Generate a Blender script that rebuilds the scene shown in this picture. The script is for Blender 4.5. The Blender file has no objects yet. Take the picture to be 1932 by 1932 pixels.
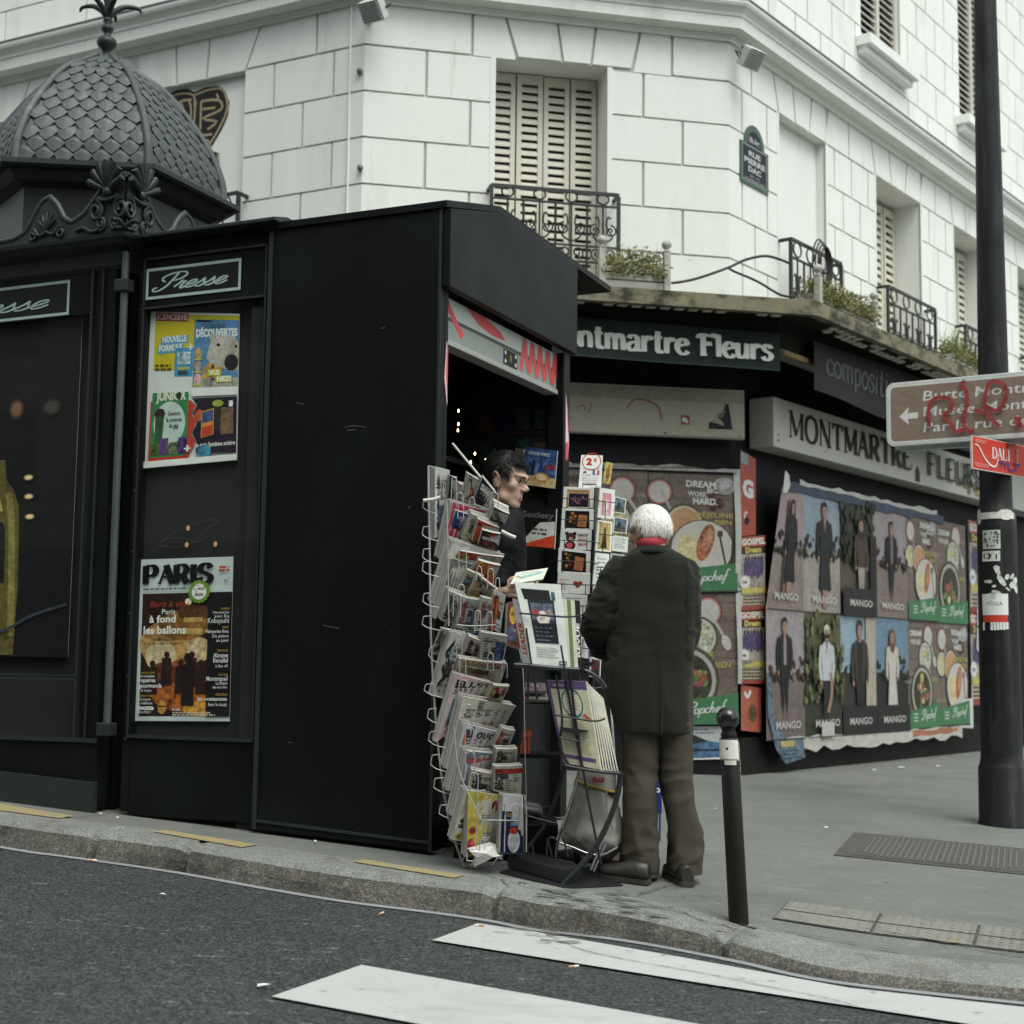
import bpy, bmesh, math, random
from mathutils import Vector, Matrix, Quaternion
random.seed(7)
R = math.radians
SC = bpy.context.scene
COL = SC.collection
# ------------------------------------------------------------------ camera, sky, sun, exposure
W = 1932.0; FP = 2760.0; CAMZ = 0.923
TH = math.atan((1252 - 966) / FP); RHO = 0.012
_r0 = Vector((1,0,0)); _u0 = Vector((0,-math.sin(TH), math.cos(TH)))
CF = Vector((0, math.cos(TH), math.sin(TH)))
CR = _r0 * math.cos(RHO) + _u0 * math.sin(RHO)
CU = -_r0 * math.sin(RHO) + _u0 * math.cos(RHO)
CAM = Vector((0,0, CAMZ))
cd = bpy.data.cameras.new('camera'); cam = bpy.data.objects.new('camera', cd); COL.objects.link(cam)
cam.matrix_world = Matrix(((CR.x, CU.x, -CF.x, 0),(CR.y, CU.y, -CF.y, 0),(CR.z, CU.z, -CF.z, CAMZ),(0,0,0,1)))
cd.sensor_width = 36; cd.lens = FP / W * 36; cd.clip_start = .05; cd.clip_end = 2000
cd.dof.use_dof = True; cd.dof.focus_distance = 6.9; cd.dof.aperture_fstop = cd.lens / 17.0
SC.camera = cam
SUN_EL, SUN_AZ = R(62), R(150)
wd = bpy.data.worlds.new('World'); SC.world = wd; wd.use_nodes = True
nt = wd.node_tree; nt.nodes.clear()
sky = nt.nodes.new('ShaderNodeTexSky'); sky.sky_type = 'NISHITA'; sky.sun_disc = False
sky.sun_elevation = SUN_EL; sky.sun_rotation = SUN_AZ; sky.dust_density = 4; sky.air_density = 1.2
hs = nt.nodes.new('ShaderNodeHueSaturation'); hs.inputs['Saturation'].default_value = .20
bg = nt.nodes.new('ShaderNodeBackground'); bg.inputs['Strength'].default_value = .15
wo = nt.nodes.new('ShaderNodeOutputWorld')
nt.links.new(sky.outputs[0], hs.inputs['Color']); mul = nt.nodes.new('ShaderNodeMix'); mul.data_type = 'RGBA'; mul.blend_type = 'MULTIPLY'; mul.inputs[0].default_value = 1; mul.inputs[7].default_value = (.955,1.0,.955,1)
nt.links.new(hs.outputs[0], mul.inputs[6]); nt.links.new(mul.outputs[2], bg.inputs['Color']); nt.links.new(bg.outputs[0], wo.inputs[0])
sl = bpy.data.lights.new('sun', 'SUN'); sl.energy = .8; sl.angle = R(40); sl.color = (1,.97,.92)
so = bpy.data.objects.new('sun', sl); COL.objects.link(so); so.location = (0,-5,20)
_sd = Vector((math.sin(SUN_AZ) * math.cos(SUN_EL), math.cos(SUN_AZ) * math.cos(SUN_EL), math.sin(SUN_EL)))
so.rotation_euler = _sd.to_track_quat('Z', 'Y').to_euler()
SC.view_settings.view_transform = 'Standard'; SC.view_settings.look = 'None'
SC.view_settings.gamma = 1; SC.view_settings.exposure = 0.72
# ------------------------------------------------------------------ geometry helpers
def ray(px, py):
 return CF + CR * ((px - 966) / FP) - CU * ((py - 966) / FP)
def at(px, py, y):
 """world point on the line of sight at world depth y"""
 d = ray(px, py); return CAM + d * (y / d.y)
class Fr:
 """a local frame: a along ex, b along ey, c along ez"""
 def __init__(s, O, ex, ey, ez): s.O, s.ex, s.ey, s.ez = Vector(O), Vector(ex), Vector(ey), Vector(ez)
 def __call__(s, a, b, c=0.0): return s.O + s.ex * a + s.ey * b + s.ez * c
 def pix(s, px, py, c=0.0):
  d = ray(px, py); P0 = s.O + s.ez * c
  t = (P0 - CAM).dot(s.ez) / d.dot(s.ez); q = CAM + d * t - s.O
  return (q.dot(s.ex), q.dot(s.ey))
def az(deg): return Vector((math.sin(R(deg)), math.cos(R(deg)),0))
ZUP = Vector((0,0,1))
KO = Vector((-.365,7.15,0)); EU = az(-66); EW = az(24)
def uw(x, y):
 q = Vector((x, y, 0)) - KO; q.z = 0; return q.dot(EU), q.dot(EW)
def K(u, w, z=0.0): return KO + EU * u + EW * w + ZUP * z
def sm(t, a, b):
 t = max(0., min(1., (t - a) / (b - a))); return t * t * (3 - 2 * t)
def plane_z(x, y):
 u, w = uw(x, y); return .05 * u + .01 * w
def pave_z(x, y):
 u, w = uw(x, y)
 return .05 * u + .01 * w - .078 * sm(-u, .7,2.2) * sm(-w, -.6,.9)
ROAD_DROP = .124
def road_z(x, y): return plane_z(x, y) - ROAD_DROP
def hit(px, py, zf):
 d = ray(px, py); t = 6.0
 for _ in range(40):
  p = CAM + d * t; t += (p.z - zf(p.x, p.y)) / max(.02,-d.z) * .8
 p = CAM + d * t; p.z = zf(p.x, p.y); return p
def pave_pt(px, py): return hit(px, py, pave_z)
def road_pt(px, py): return hit(px, py, road_z)
def cat_rom(pts, n=6, closed=False):
 P = [Vector(p) for p in pts]; out = []
 m = len(P)
 for i in range(m if closed else m - 1):
  if closed: p0, p1, p2, p3 = P[(i - 1) % m], P[i], P[(i + 1) % m], P[(i + 2) % m]
  else: p0, p1, p2, p3 = P[max(i - 1,0)], P[i], P[i + 1], P[min(i + 2, m - 1)]
  for k in range(n):
   t = k / n
   out.append(.5 * ((2 * p1) + (p2 - p0) * t + (2 * p0 - 5 * p1 + 4 * p2 - p3) * t * t + (3 * p1 - p0 - 3 * p2 + p3) * t ** 3))
 if not closed: out.append(P[-1].copy())
 return out
class MB:
 def __init__(s): s.v = []; s.f = []; s.m = []; s.c = []; s.sm = []
 def add(s, vs, fs, mat=0, col=None, smooth=False):
  o = len(s.v); s.v += [Vector(v) for v in vs]
  for f in fs:
   s.f.append([i + o for i in f]); s.m.append(mat); s.c.append(col); s.sm.append(smooth)
 def quad(s, a, b, c, d, mat=0, col=None): s.add([a, b, c, d], [(0,1,2,3)], mat, col)
 def box(s, fr, a0, a1, b0, b1, c0, c1, mat=0):
  vs = [fr(a, b, c) for c in (c0, c1) for b in (b0, b1) for a in (a0, a1)]
  s.add(vs, [(0,2,3,1),(4,5,7,6),(0,1,5,4),(2,6,7,3),(0,4,6,2),(1,3,7,5)], mat)
 def prism(s, fr, pts, c0, c1, mat=0, inset=0.0, col=None):
  n = len(pts); top = pts
  if inset: top = inset_poly(pts, inset)
  vs = [fr(a, b, c0) for a, b in pts] + [fr(a, b, c1) for a, b in top]
  s.add(vs, [tuple(range(n - 1,-1,-1)), tuple(range(n, 2 * n))] + [(i, (i + 1) % n, n + (i + 1) % n, n + i) for i in range(n)], mat, col)
 def tube(s, pts, r, n=8, mat=0, closed=False, smooth=True, caps=True):
  P = [Vector(p) for p in pts]; m = len(P)
  rs = r if isinstance(r, (list, tuple)) else [r] * m
  up = None; rings = []
  for i in range(m):
   if closed: t = P[(i + 1) % m] - P[i - 1]
   else: t = P[min(i + 1, m - 1)] - P[max(i - 1,0)]
   if t.length < 1e-9: t = Vector((0,0,1))
   t.normalize()
   if up is None:
    up = t.orthogonal().normalized()
   else:
    up = (up - t * up.dot(t))
    up = up.normalized() if up.length > 1e-6 else t.orthogonal().normalized()
   b = t.cross(up); rings.append([P[i] + (up * math.cos(2 * math.pi * k / n) + b * math.sin(2 * math.pi * k / n)) * rs[i] for k in range(n)])
  vs = [q for rg in rings for q in rg]; fs = []
  for i in range(m if closed else m - 1):
   j = (i + 1) % m
   for k in range(n): fs.append((i * n + k, i * n + (k + 1) % n, j * n + (k + 1) % n, j * n + k))
  s.add(vs, fs, mat, None, smooth)
  if caps and not closed:
   s.add(rings[0][::-1], [tuple(range(n))], mat); s.add(rings[-1], [tuple(range(n))], mat)
 def lathe(s, O, prof, n=24, mat=0, smooth=True, axis=ZUP):
  q = axis.to_track_quat('Z', 'Y'); O = Vector(O)
  vs = [O + q @ Vector((r * math.cos(2 * math.pi * k / n), r * math.sin(2 * math.pi * k / n), z)) for r, z in prof for k in range(n)]
  fs = [(i * n + k, i * n + (k + 1) % n, (i + 1) * n + (k + 1) % n, (i + 1) * n + k) for i in range(len(prof) - 1) for k in range(n)]
  s.add(vs, fs, mat, None, smooth)
  if prof[0][0] > 1e-4: s.add(vs[:n][::-1], [tuple(range(n))], mat)
  if prof[-1][0] > 1e-4: s.add(vs[-n:], [tuple(range(n))], mat)
 def ball(s, O, rx, ry, rz, n=16, m=10, mat=0, rot=None):
  O = Vector(O); vs = []; fs = []
  for i in range(m + 1):
   ph = math.pi * i / m
   for k in range(n):
    q = Vector((rx * math.sin(ph) * math.cos(2 * math.pi * k / n), ry * math.sin(ph) * math.sin(2 * math.pi * k / n), rz * math.cos(ph)))
    vs.append(O + (rot @ q if rot else q))
  for i in range(m):
   for k in range(n): fs.append((i * n + k, (i + 1) * n + k, (i + 1) * n + (k + 1) % n, i * n + (k + 1) % n))
  s.add(vs, fs, mat, None, True)
 def loft(s, rings, mat=0, smooth=True, closed=True, caps=True):
  n = len(rings[0]); vs = [p for r in rings for p in r]; fs = []
  for i in range(len(rings) - 1):
   for k in range(n if closed else n - 1): fs.append((i * n + k, i * n + (k + 1) % n, (i + 1) * n + (k + 1) % n, (i + 1) * n + k))
  s.add(vs, fs, mat, None, smooth)
  if caps and closed: s.add(list(rings[0])[::-1], [tuple(range(n))], mat, None, smooth); s.add(rings[-1], [tuple(range(n))], mat, None, smooth)
 def build(s, name, mats, parent=None, bevel=0.0, base=None):
  me = bpy.data.meshes.new(name); o = bpy.data.objects.new(name, me); COL.objects.link(o)
  off = Vector((0,0,0))
  if parent is not None: off = parent_loc(parent)
  elif base is not None: off = Vector(base)
  me.from_pydata([v - off for v in s.v], [], s.f)
  if not isinstance(mats, (list, tuple)): mats = [mats]
  for m in mats: me.materials.append(m)
  me.polygons.foreach_set('material_index', s.m)
  me.polygons.foreach_set('use_smooth', s.sm)
  if any(c is not None for c in s.c):
   ca = me.color_attributes.new('Col', 'FLOAT_COLOR', 'CORNER'); buf = []
   for f, c in zip(s.f, s.c):
    c = c or (1,1,1,0)
    if len(c) == 3: c = (*c, 0)
    buf += list(c) * len(f)
   ca.data.foreach_set('color', buf)
  me.update()
  if parent is not None: o.parent = parent
  else: o.location = off
  if bevel:
   bv = o.modifiers.new('bevel', 'BEVEL'); bv.width = bevel; bv.segments = 2; bv.limit_method = 'ANGLE'; bv.angle_limit = R(40)
  return o
def parent_loc(p):
 v = Vector((0,0,0))
 while p is not None: v += p.location; p = p.parent
 return v
def inset_poly(pts, d):
 n = len(pts); out = []
 area = sum(pts[i][0] * pts[(i + 1) % n][1] - pts[(i + 1) % n][0] * pts[i][1] for i in range(n)); sg = 1 if area > 0 else -1
 for i in range(n):
  p0, p1, p2 = Vector(pts[i - 1]).to_2d(), Vector(pts[i]).to_2d(), Vector(pts[(i + 1) % n]).to_2d()
  d1 = (p1 - p0).normalized(); d2 = (p2 - p1).normalized()
  n1 = Vector((-d1.y, d1.x)) * sg; n2 = Vector((-d2.y, d2.x)) * sg
  b = (n1 + n2); k = d / max(.35,1 + n1.dot(n2)); out.append(tuple(p1 + b * k))
 return out
def tag(o, label, cat, group=None, kind=None):
 if label: o['label'] = label
 if cat: o['category'] = cat
 if group: o['group'] = group
 if kind: o['kind'] = kind
 return o
def thing(name, label, cat, loc=(0,0,0), group=None):
 o = bpy.data.objects.new(name, None); COL.objects.link(o); o.location = loc; o.empty_display_size = .1
 return tag(o, label, cat, group)
def struct(mb, name, m, **k):
 o = mb.build(name, m, **k); o['kind'] = 'structure'; return o
def copy_tree(o, parent=None):
 c = o.copy(); COL.objects.link(c)
 if parent is not None: c.parent = parent
 for ch in list(o.children): copy_tree(ch, c)
 return c
# ------------------------------------------------------------------ materials
def srgb(r, g, b):
 f = lambda c: (c / 255 / 12.92) if c / 255 <= .04045 else ((c / 255 + .055) / 1.055) ** 2.4
 return (f(r), f(g), f(b))
def mat(name, base, rough=.6, metal=0.0, spec=.5, layers=(), tint=None, bump=(), speck=None, rvar=0, coat=0, trans=0, emit=None, stretch=(1,1,1)):
 """layers: (scale, amount, detail[, stretch xyz]) multiply the value; tint: (colour, scale, lo, hi[, stretch]) blotches;
 speck: (scale, amount) grain; bump: (scale, strength, distance)"""
 m = bpy.data.materials.new(name); m.use_nodes = True; nt = m.node_tree; N = nt.nodes; L = nt.links
 p = N['Principled BSDF']
 p.inputs['Roughness'].default_value = rough; p.inputs['Metallic'].default_value = metal
 p.inputs['Specular IOR Level'].default_value = spec; p.inputs['Coat Weight'].default_value = coat
 if trans: p.inputs['Transmission Weight'].default_value = trans
 if emit: p.inputs['Emission Color'].default_value = (*emit[:3], 1); p.inputs['Emission Strength'].default_value = emit[3]
 tc = N.new('ShaderNodeTexCoord')
 def noise(sc, det=4, st=None, ro=.55):
  n = N.new('ShaderNodeTexNoise'); n.inputs['Scale'].default_value = sc; n.inputs['Detail'].default_value = det; n.inputs['Roughness'].default_value = ro
  if st:
   mp = N.new('ShaderNodeMapping'); mp.inputs['Scale'].default_value = st; L.new(tc.outputs['Object'], mp.inputs[0]); L.new(mp.outputs[0], n.inputs['Vector'])
  else: L.new(tc.outputs['Object'], n.inputs['Vector'])
  return n
 def math_(op, a, b=None, c=None):
  n = N.new('ShaderNodeMath'); n.operation = op
  for i, x in enumerate((a, b, c)):
   if x is None: continue
   if isinstance(x, (int, float)): n.inputs[i].default_value = x
   else: L.new(x, n.inputs[i])
  return n.outputs[0]
 if base == 'attr':
  at_ = N.new('ShaderNodeAttribute'); at_.attribute_name = 'Col'; col = at_.outputs['Color']
  nz = noise(38,5); nz2 = noise(9,4)
  k = math_('ADD', math_('MULTIPLY', math_('SUBTRACT', nz.outputs['Fac'], .5),6.4), math_('MULTIPLY', math_('SUBTRACT', nz2.outputs['Fac'], .5),3.4))
  k = math_('MAXIMUM', math_('ADD', math_('MULTIPLY', k, at_.outputs['Alpha']),1.0),.06)
  vm = N.new('ShaderNodeVectorMath'); vm.operation = 'SCALE'; L.new(col, vm.inputs[0]); L.new(k, vm.inputs['Scale']); col = vm.outputs[0]
 else:
  rgb = N.new('ShaderNodeRGB'); rgb.outputs[0].default_value = (*base, 1); col = rgb.outputs[0]
 for t in ([tint] if tint and not isinstance(tint[0][0], (tuple, list)) else (tint or [])):
  nz = noise(t[1], 6, t[4] if len(t) > 4 else None, .62); mr = N.new('ShaderNodeMapRange')
  mr.inputs[1].default_value = t[2]; mr.inputs[2].default_value = t[3]; L.new(nz.outputs['Fac'], mr.inputs[0])
  mx = N.new('ShaderNodeMix'); mx.data_type = 'RGBA'; L.new(mr.outputs[0], mx.inputs[0]); L.new(col, mx.inputs[6]); mx.inputs[7].default_value = (*t[0], 1); col = mx.outputs[2]
 fac = None
 for ly in layers:
  nz = noise(ly[0], ly[2], ly[3] if len(ly) > 3 else None)
  k = math_('ADD', math_('MULTIPLY', math_('SUBTRACT', nz.outputs['Fac'], .5),2 * ly[1]),1.0)
  fac = k if fac is None else math_('MULTIPLY', fac, k)
 if speck:
  vo = N.new('ShaderNodeTexVoronoi'); vo.inputs['Scale'].default_value = speck[0]; L.new(tc.outputs['Object'], vo.inputs['Vector'])
  sep = N.new('ShaderNodeSeparateColor'); L.new(vo.outputs['Color'], sep.inputs[0])
  k = math_('ADD', math_('MULTIPLY', math_('SUBTRACT', math_('POWER', sep.outputs[0], 2.0),.33),2 * speck[1]),1.0)
  fac = k if fac is None else math_('MULTIPLY', fac, k)
 if fac is not None:
  fac = math_('MAXIMUM', fac, .05)
  vm = N.new('ShaderNodeVectorMath'); vm.operation = 'SCALE'; L.new(col, vm.inputs[0]); L.new(fac, vm.inputs['Scale']); col = vm.outputs[0]
 L.new(col, p.inputs['Base Color'])
 if rvar:
  nz = noise(3.5,5); L.new(math_('ADD', math_('MULTIPLY', math_('SUBTRACT', nz.outputs['Fac'], .5),2 * rvar), rough), p.inputs['Roughness'])
 prev = None
 for b in bump:
  bp = N.new('ShaderNodeBump'); bp.inputs['Strength'].default_value = b[1]; bp.inputs['Distance'].default_value = b[2] if len(b) > 2 else .01
  nz = noise(b[0], 5, b[3] if len(b) > 3 else None); L.new(nz.outputs['Fac'], bp.inputs['Height'])
  if prev: L.new(prev, bp.inputs['Normal'])
  prev = bp.outputs[0]
 if prev: L.new(prev, p.inputs['Normal'])
 return m
# ------------------------------------------------------------------ flat print (posters, covers, signs): coloured shapes on thin layers
_tc = {}
def text_mesh(s, off=0.0):
 k = (s, off)
 if k not in _tc:
  c = bpy.data.curves.new('t', 'FONT'); c.body = s; c.size = 1.0; c.offset = off; c.resolution_u = 2
  o = bpy.data.objects.new('t', c); me = bpy.data.meshes.new_from_object(o)
  vs = [(v.co.x, v.co.y) for v in me.vertices]; fs = [tuple(p.vertices) for p in me.polygons]
  bpy.data.objects.remove(o); bpy.data.meshes.remove(me); bpy.data.curves.remove(c)
  if vs:
   x0 = min(v[0] for v in vs); x1 = max(v[0] for v in vs)
   vs = [(v[0] - x0, v[1]) for v in vs]; w = x1 - x0
  else: w = 0
  _tc[k] = (vs, fs, w)
 return _tc[k]
class Print:
 """draws in (x right, y up) local units of w x h; place(x, y, c) gives the world point, c metres proud of the sheet"""
 def __init__(s, place, w, h, step=.0006, base=0.0, mb=None, grid=(1,1)):
  s.p, s.w, s.h, s.step, s.l, s.base = place, w, h, step * .3,0, base
  s.mb = mb or MB(); s.grid = grid
 def lift(s): s.l += 1; return s.base + s.l * s.step
 def rect(s, x0, y0, x1, y1, col, mott=0, n=None):
  c = s.lift(); gx, gy = n or s.grid
  for i in range(gx):
   for j in range(gy):
    xa, xb = x0 + (x1 - x0) * i / gx, x0 + (x1 - x0) * (i + 1) / gx; ya, yb = y0 + (y1 - y0) * j / gy, y0 + (y1 - y0) * (j + 1) / gy
    s.mb.add([s.p(xa, ya, c), s.p(xb, ya, c), s.p(xb, yb, c), s.p(xa, yb, c)], [(0,1,2,3)], 0,(*col, mott))
 def poly(s, pts, col, mott=0):
  c = s.lift()
  if len(pts) > 4:
   from mathutils.geometry import tessellate_polygon
   tr = tessellate_polygon([[Vector((a, b, 0)) for a, b in pts]])
   fs = []
   for t in tr:
    (ax, ay),(bx, by),(cx, cy) = (pts[i] for i in t)
    fs.append(tuple(t) if (bx - ax) * (cy - ay) - (by - ay) * (cx - ax) > 0 else tuple(t)[::-1])
  else: fs = [tuple(range(len(pts)))]
  s.mb.add([s.p(a, b, c) for a, b in pts], fs, 0,(*col, mott))
 def ell(s, cx, cy, rx, ry, col, mott=0, rot=0, n=20):
  ca, sa = math.cos(rot), math.sin(rot); c = s.lift(); pts = []
  for k in range(n):
   a, b = rx * math.cos(2 * math.pi * k / n), ry * math.sin(2 * math.pi * k / n); pts.append((cx + a * ca - b * sa, cy + a * sa + b * ca))
  s.mb.add([s.p(a, b, c) for a, b in pts], [tuple(range(n))], 0,(*col, mott))
 def ring(s, cx, cy, r0, r1, col, mott=0, n=22, sx=1):
  c = s.lift(); vs = []
  for k in range(n):
   a = 2 * math.pi * k / n; vs += [s.p(cx + sx * r0 * math.cos(a), cy + r0 * math.sin(a), c), s.p(cx + sx * r1 * math.cos(a), cy + r1 * math.sin(a), c)]
  s.mb.add(vs, [(2 * k, 2 * k + 1,(2 * k + 3) % (2 * n),(2 * k + 2) % (2 * n)) for k in range(n)], 0,(*col, mott))
 def text(s, t, x, y, h, col, bold=0.0, width=None, align='l', rot=0.0, shear=0.0, sx=1.0):
  """h: cap height; width: squeeze to this width"""
  vs, fs, w = text_mesh(t, bold)
  if not vs: return
  k = h / .70; kx = (width / w) if width else k * sx; tot = w * kx
  ox = {'l': 0, 'c': -tot / 2, 'r': -tot}[align]; ca, sa = math.cos(rot), math.sin(rot); c = s.lift(); out = []
  for a, b in vs:
   X, Y = ox + a * kx + shear * b * k, b * k; out.append(s.p(x + X * ca - Y * sa, y + X * sa + Y * ca, c))
  s.mb.add(out, fs, 0,(*col, 0))
 def stroke(s, pts, w, col, nib=None, smooth=5, mott=0, taper=False):
  """w constant, or with nib=(angle, min ratio) a broad pen"""
  P = [Vector((a, b, 0)) for a, b in pts]
  if smooth and len(P) > 2: P = cat_rom(P, smooth)
  c = s.lift(); vs = []; m = len(P)
  for i in range(m):
   t = P[min(i + 1, m - 1)] - P[max(i - 1,0)]
   if t.length < 1e-9: t = Vector((1,0,0))
   t.normalize(); nn = Vector((-t.y, t.x, 0)); ww = w
   if nib: ww = w * (nib[1] + (1 - nib[1]) * abs(math.sin(math.atan2(t.y, t.x) - nib[0])))
   if taper: ww *= .25 + .75 * math.sin(math.pi * (i + .5) / m) ** .6
   a, b = P[i] + nn * ww / 2, P[i] - nn * ww / 2; vs += [s.p(a.x, a.y, c), s.p(b.x, b.y, c)]
  s.mb.add(vs, [(2 * i + 1,2 * i + 3,2 * i + 2,2 * i) for i in range(m - 1)], 0,(*col, mott))
 def lines(s, x, y, w, n, dy, th, col, ragged=.25):
  """rows of small illegible body print"""
  for i in range(n):
   ww = w * (1 - ragged * random.random()); xx = x
   while xx < x + ww:
    l = min(th * random.uniform(1.2,4), x + ww - xx)
    s.l -= 1; s.rect(xx, y - i * dy, xx + l, y - i * dy + th, col, n=(1,1)); xx += l + th * .7
  s.l += 1
# ------------------------------------------------------------------ ground, road, pavement, kerb
M = {}
M['asphalt'] = mat('asphalt', (.038,.042,.043), rough=.68, spec=.4, layers=((1.1,.25,4),(9,.2,4),(45,.4,3)), speck=(125,.95),
                   tint=[((.11,.115,.115),2.2,.625,.66,(4,14,10)),((.028,.030,.032),.9,.60,.70)], bump=((120,.8,.010),(45,.35,.008)), rvar=.12)
M['pavement'] = mat('pavement_asphalt', (.142,.150,.138), rough=.82, spec=.3, layers=((.7,.20,4),(3,.14,5),(14,.10,4),(110,.22,3)), speck=(240,.22),
     tint=[((.10,.107,.10),1.1,.52,.72,(1,1.6,1)),((.185,.195,.18),2.6,.58,.72,(2,4,3)),((.075,.078,.072),6,.665,.72)], bump=((160,.35,.004),(30,.2,.004)))
M['granite'] = mat('kerb_granite', (.175,.184,.17), rough=.8, layers=((3,.25,5),(22,.2,4)), speck=(190,.40), bump=((90,.4,.006),(14,.4,.01)),
                   tint=[((.09,.088,.076),4.0,.56,.74),((.15,.135,.105),8,.62,.74)])
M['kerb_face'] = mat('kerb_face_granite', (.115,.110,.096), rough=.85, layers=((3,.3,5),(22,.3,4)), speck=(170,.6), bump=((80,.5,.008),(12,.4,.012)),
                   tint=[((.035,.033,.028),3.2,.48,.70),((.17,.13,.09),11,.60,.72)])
M['road_paint'] = mat('road_paint', (.415,.425,.415), rough=.7, layers=((2,.08,4),(40,.06,4,(1,6,1))), bump=((120,.35,.004,(1,5,1)),),
                      tint=[((.33,.34,.34),2.2,.54,.74,(1,2,1)),((.20,.21,.21),14,.64,.72),((.12,.125,.13),55,.66,.72)])
M['yellow_paint'] = mat('yellow_paint', (.30,.24,.105), rough=.85, layers=((20,.15,4),(3,.1,3)), tint=[((.21,.21,.185),9,.50,.68),((.2,.2,.18),40,.56,.66)])
M['gutter'] = mat('gutter_cement', (.24,.255,.26), rough=.55, layers=((4,.2,4),(40,.15,3)))
M['tactile'] = mat('tactile_paving', (.18,.18,.155), rough=.85, layers=((2,.12,4),(30,.15,4)), speck=(200,.15), tint=((.135,.14,.128),5,.48,.68))
M['joint'] = mat('joint_dirt', (.06,.06,.056), rough=.95)
M['earth'] = mat('far_ground', (.10,.10,.095), rough=.9, layers=((.2,.2,4),))
mb = MB(); S = 260
mb.quad(*[Vector((x, y, plane_z(x, y) - .6)) for x, y in ((-S, -S),(S, -S),(S, S),(-S, S))])
struct(mb, 'ground', M['earth'])
kp = [(-700,1465),(-300,1535),(0,1597),(150,1619),(330,1645),(515,1678),(664,1702),(800,1719),(921,1736),(1007,1753),(1100,1764),(1179,1774),(1268,1789),(1400,1815),(1577,1852),(1932,1892),(2400,1940)]
kf = [road_pt(*q) for q in kp]
def ext(p, q, d): t = (q - p).normalized(); return q + t * d
kf = [ext(kf[1], kf[0], 30)] + kf + [ext(kf[-2], kf[-1], 25)]
kfs = [kf[0]] + [v for v in cat_rom(kf[1:-1], 6)] + [kf[-1]]
KW = .30
def normals(line):
 out = []
 for i in range(len(line)):
  t = line[min(i + 1, len(line) - 1)] - line[max(i - 1,0)]; t.z = 0; t.normalize(); out.append(Vector((-t.y, t.x, 0)))
 return out
kn = normals(kfs)
mb = MB()
for i in range(len(kfs) - 1):
 for (d0, d1) in ((.02,-1.5),(-1.5,-4),(-4,-9),(-9,-40)):
  q = []
  for p, n, d in ((kfs[i], kn[i], d0),(kfs[i], kn[i], d1),(kfs[i + 1], kn[i + 1], d1),(kfs[i + 1], kn[i + 1], d0)):
   r = p + EW * d; q.append(Vector((r.x, r.y, road_z(r.x, r.y))))
  mb.add(q, [(0,1,2,3)])
struct(mb, 'road', M['asphalt'])
prof = [(-.0,0.0,1),(.012,.45,1),(.03,.80,1),(.055,.955,0),(.09,1.0,0),(.20,1.004,0),(KW, 1.0,0)]
rnd = random.Random(3)
dist = 0; next_j = .4; cross = []
ks = []
for i, p in enumerate(kfs): ks.append((p, kn[i]))
fine = [ks[0]]
for i in range(1, len(ks) - 2):
 (p, n),(q, n2) = ks[i], ks[i + 1]; L_ = (q - p).length; m = max(1, int(L_ / .03))
 for k in range(m): fine.append((p.lerp(q, k / m), n.lerp(n2, k / m).normalized()))
fine += ks[-2:]
joints = []
jpx = [(165,1622),(340,1647),(925,1737),(1350,1806),(-250,1545)]
jp = [road_pt(*q) for q in jpx]
mb = MB(); rows = []
for i, (p, n) in enumerate(fine):
 dj = min((p - j).length for j in jp); gap = max(0,1 - dj / .026)
 row = []
 for k, (o, h, f) in enumerate(prof):
  wob = (rnd.random() - .5) * (.008 if 0 < k < 5 else .002)
  r = p + n * (o + gap * (.07 if k < 5 else .0) + wob); zr = road_z(r.x, r.y) - .01; zp = pave_z(r.x, r.y) + .004
  row.append(Vector((r.x, r.y, zr + (zp - zr) * h - (gap * .045 if 2 <= k < 6 else 0) + (rnd.random() - .5) * (.004 if k in (2,3) else 0))))
 rows.append(row)
nk = len(prof)
vs = [q for r in rows for q in r];
for i in range(len(rows) - 1):
 for k in range(nk - 1):
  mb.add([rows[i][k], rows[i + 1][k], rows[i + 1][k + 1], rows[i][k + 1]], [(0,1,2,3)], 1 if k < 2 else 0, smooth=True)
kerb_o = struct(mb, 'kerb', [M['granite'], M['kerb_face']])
mb = MB()
for i in range(len(kfs) - 1):
 ds = (KW - .03,.42,.55,.7,.85,1.0,1.25,1.5,1.85,2.2,3.2,5,8,14,40)
 for d0, d1 in zip(ds, ds[1:]):
  q = []
  for p, n, d in ((kfs[i], kn[i], d0),(kfs[i + 1], kn[i + 1], d0),(kfs[i + 1], kn[i + 1], d1),(kfs[i], kn[i], d1)):
   r = p + EW * d; q.append(Vector((r.x, r.y, pave_z(r.x, r.y))))
  mb.add(q, [(0,1,2,3)], 0, None, True)
struct(mb, 'pavement', M['pavement'])
mb = MB()
for i in range(1, len(kfs) - 2):
 q = []
 for p, n, d in ((kfs[i], kn[i], .0),(kfs[i], kn[i], -.045),(kfs[i + 1], kn[i + 1], -.045),(kfs[i + 1], kn[i + 1], .0)):
  r = p + n * d; q.append(Vector((r.x, r.y, road_z(r.x, r.y) + .004)))
 mb.add(q, [(0,1,2,3)])
struct(mb, 'gutter_strip', M['gutter'])
def flat_poly(mb, px, zf, lift, mat_i=0):
 P = [hit(a, b, zf) for a, b in px]
 for p in P: p.z += lift
 mb.add(P, [tuple(range(len(P)))], mat_i)
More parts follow.
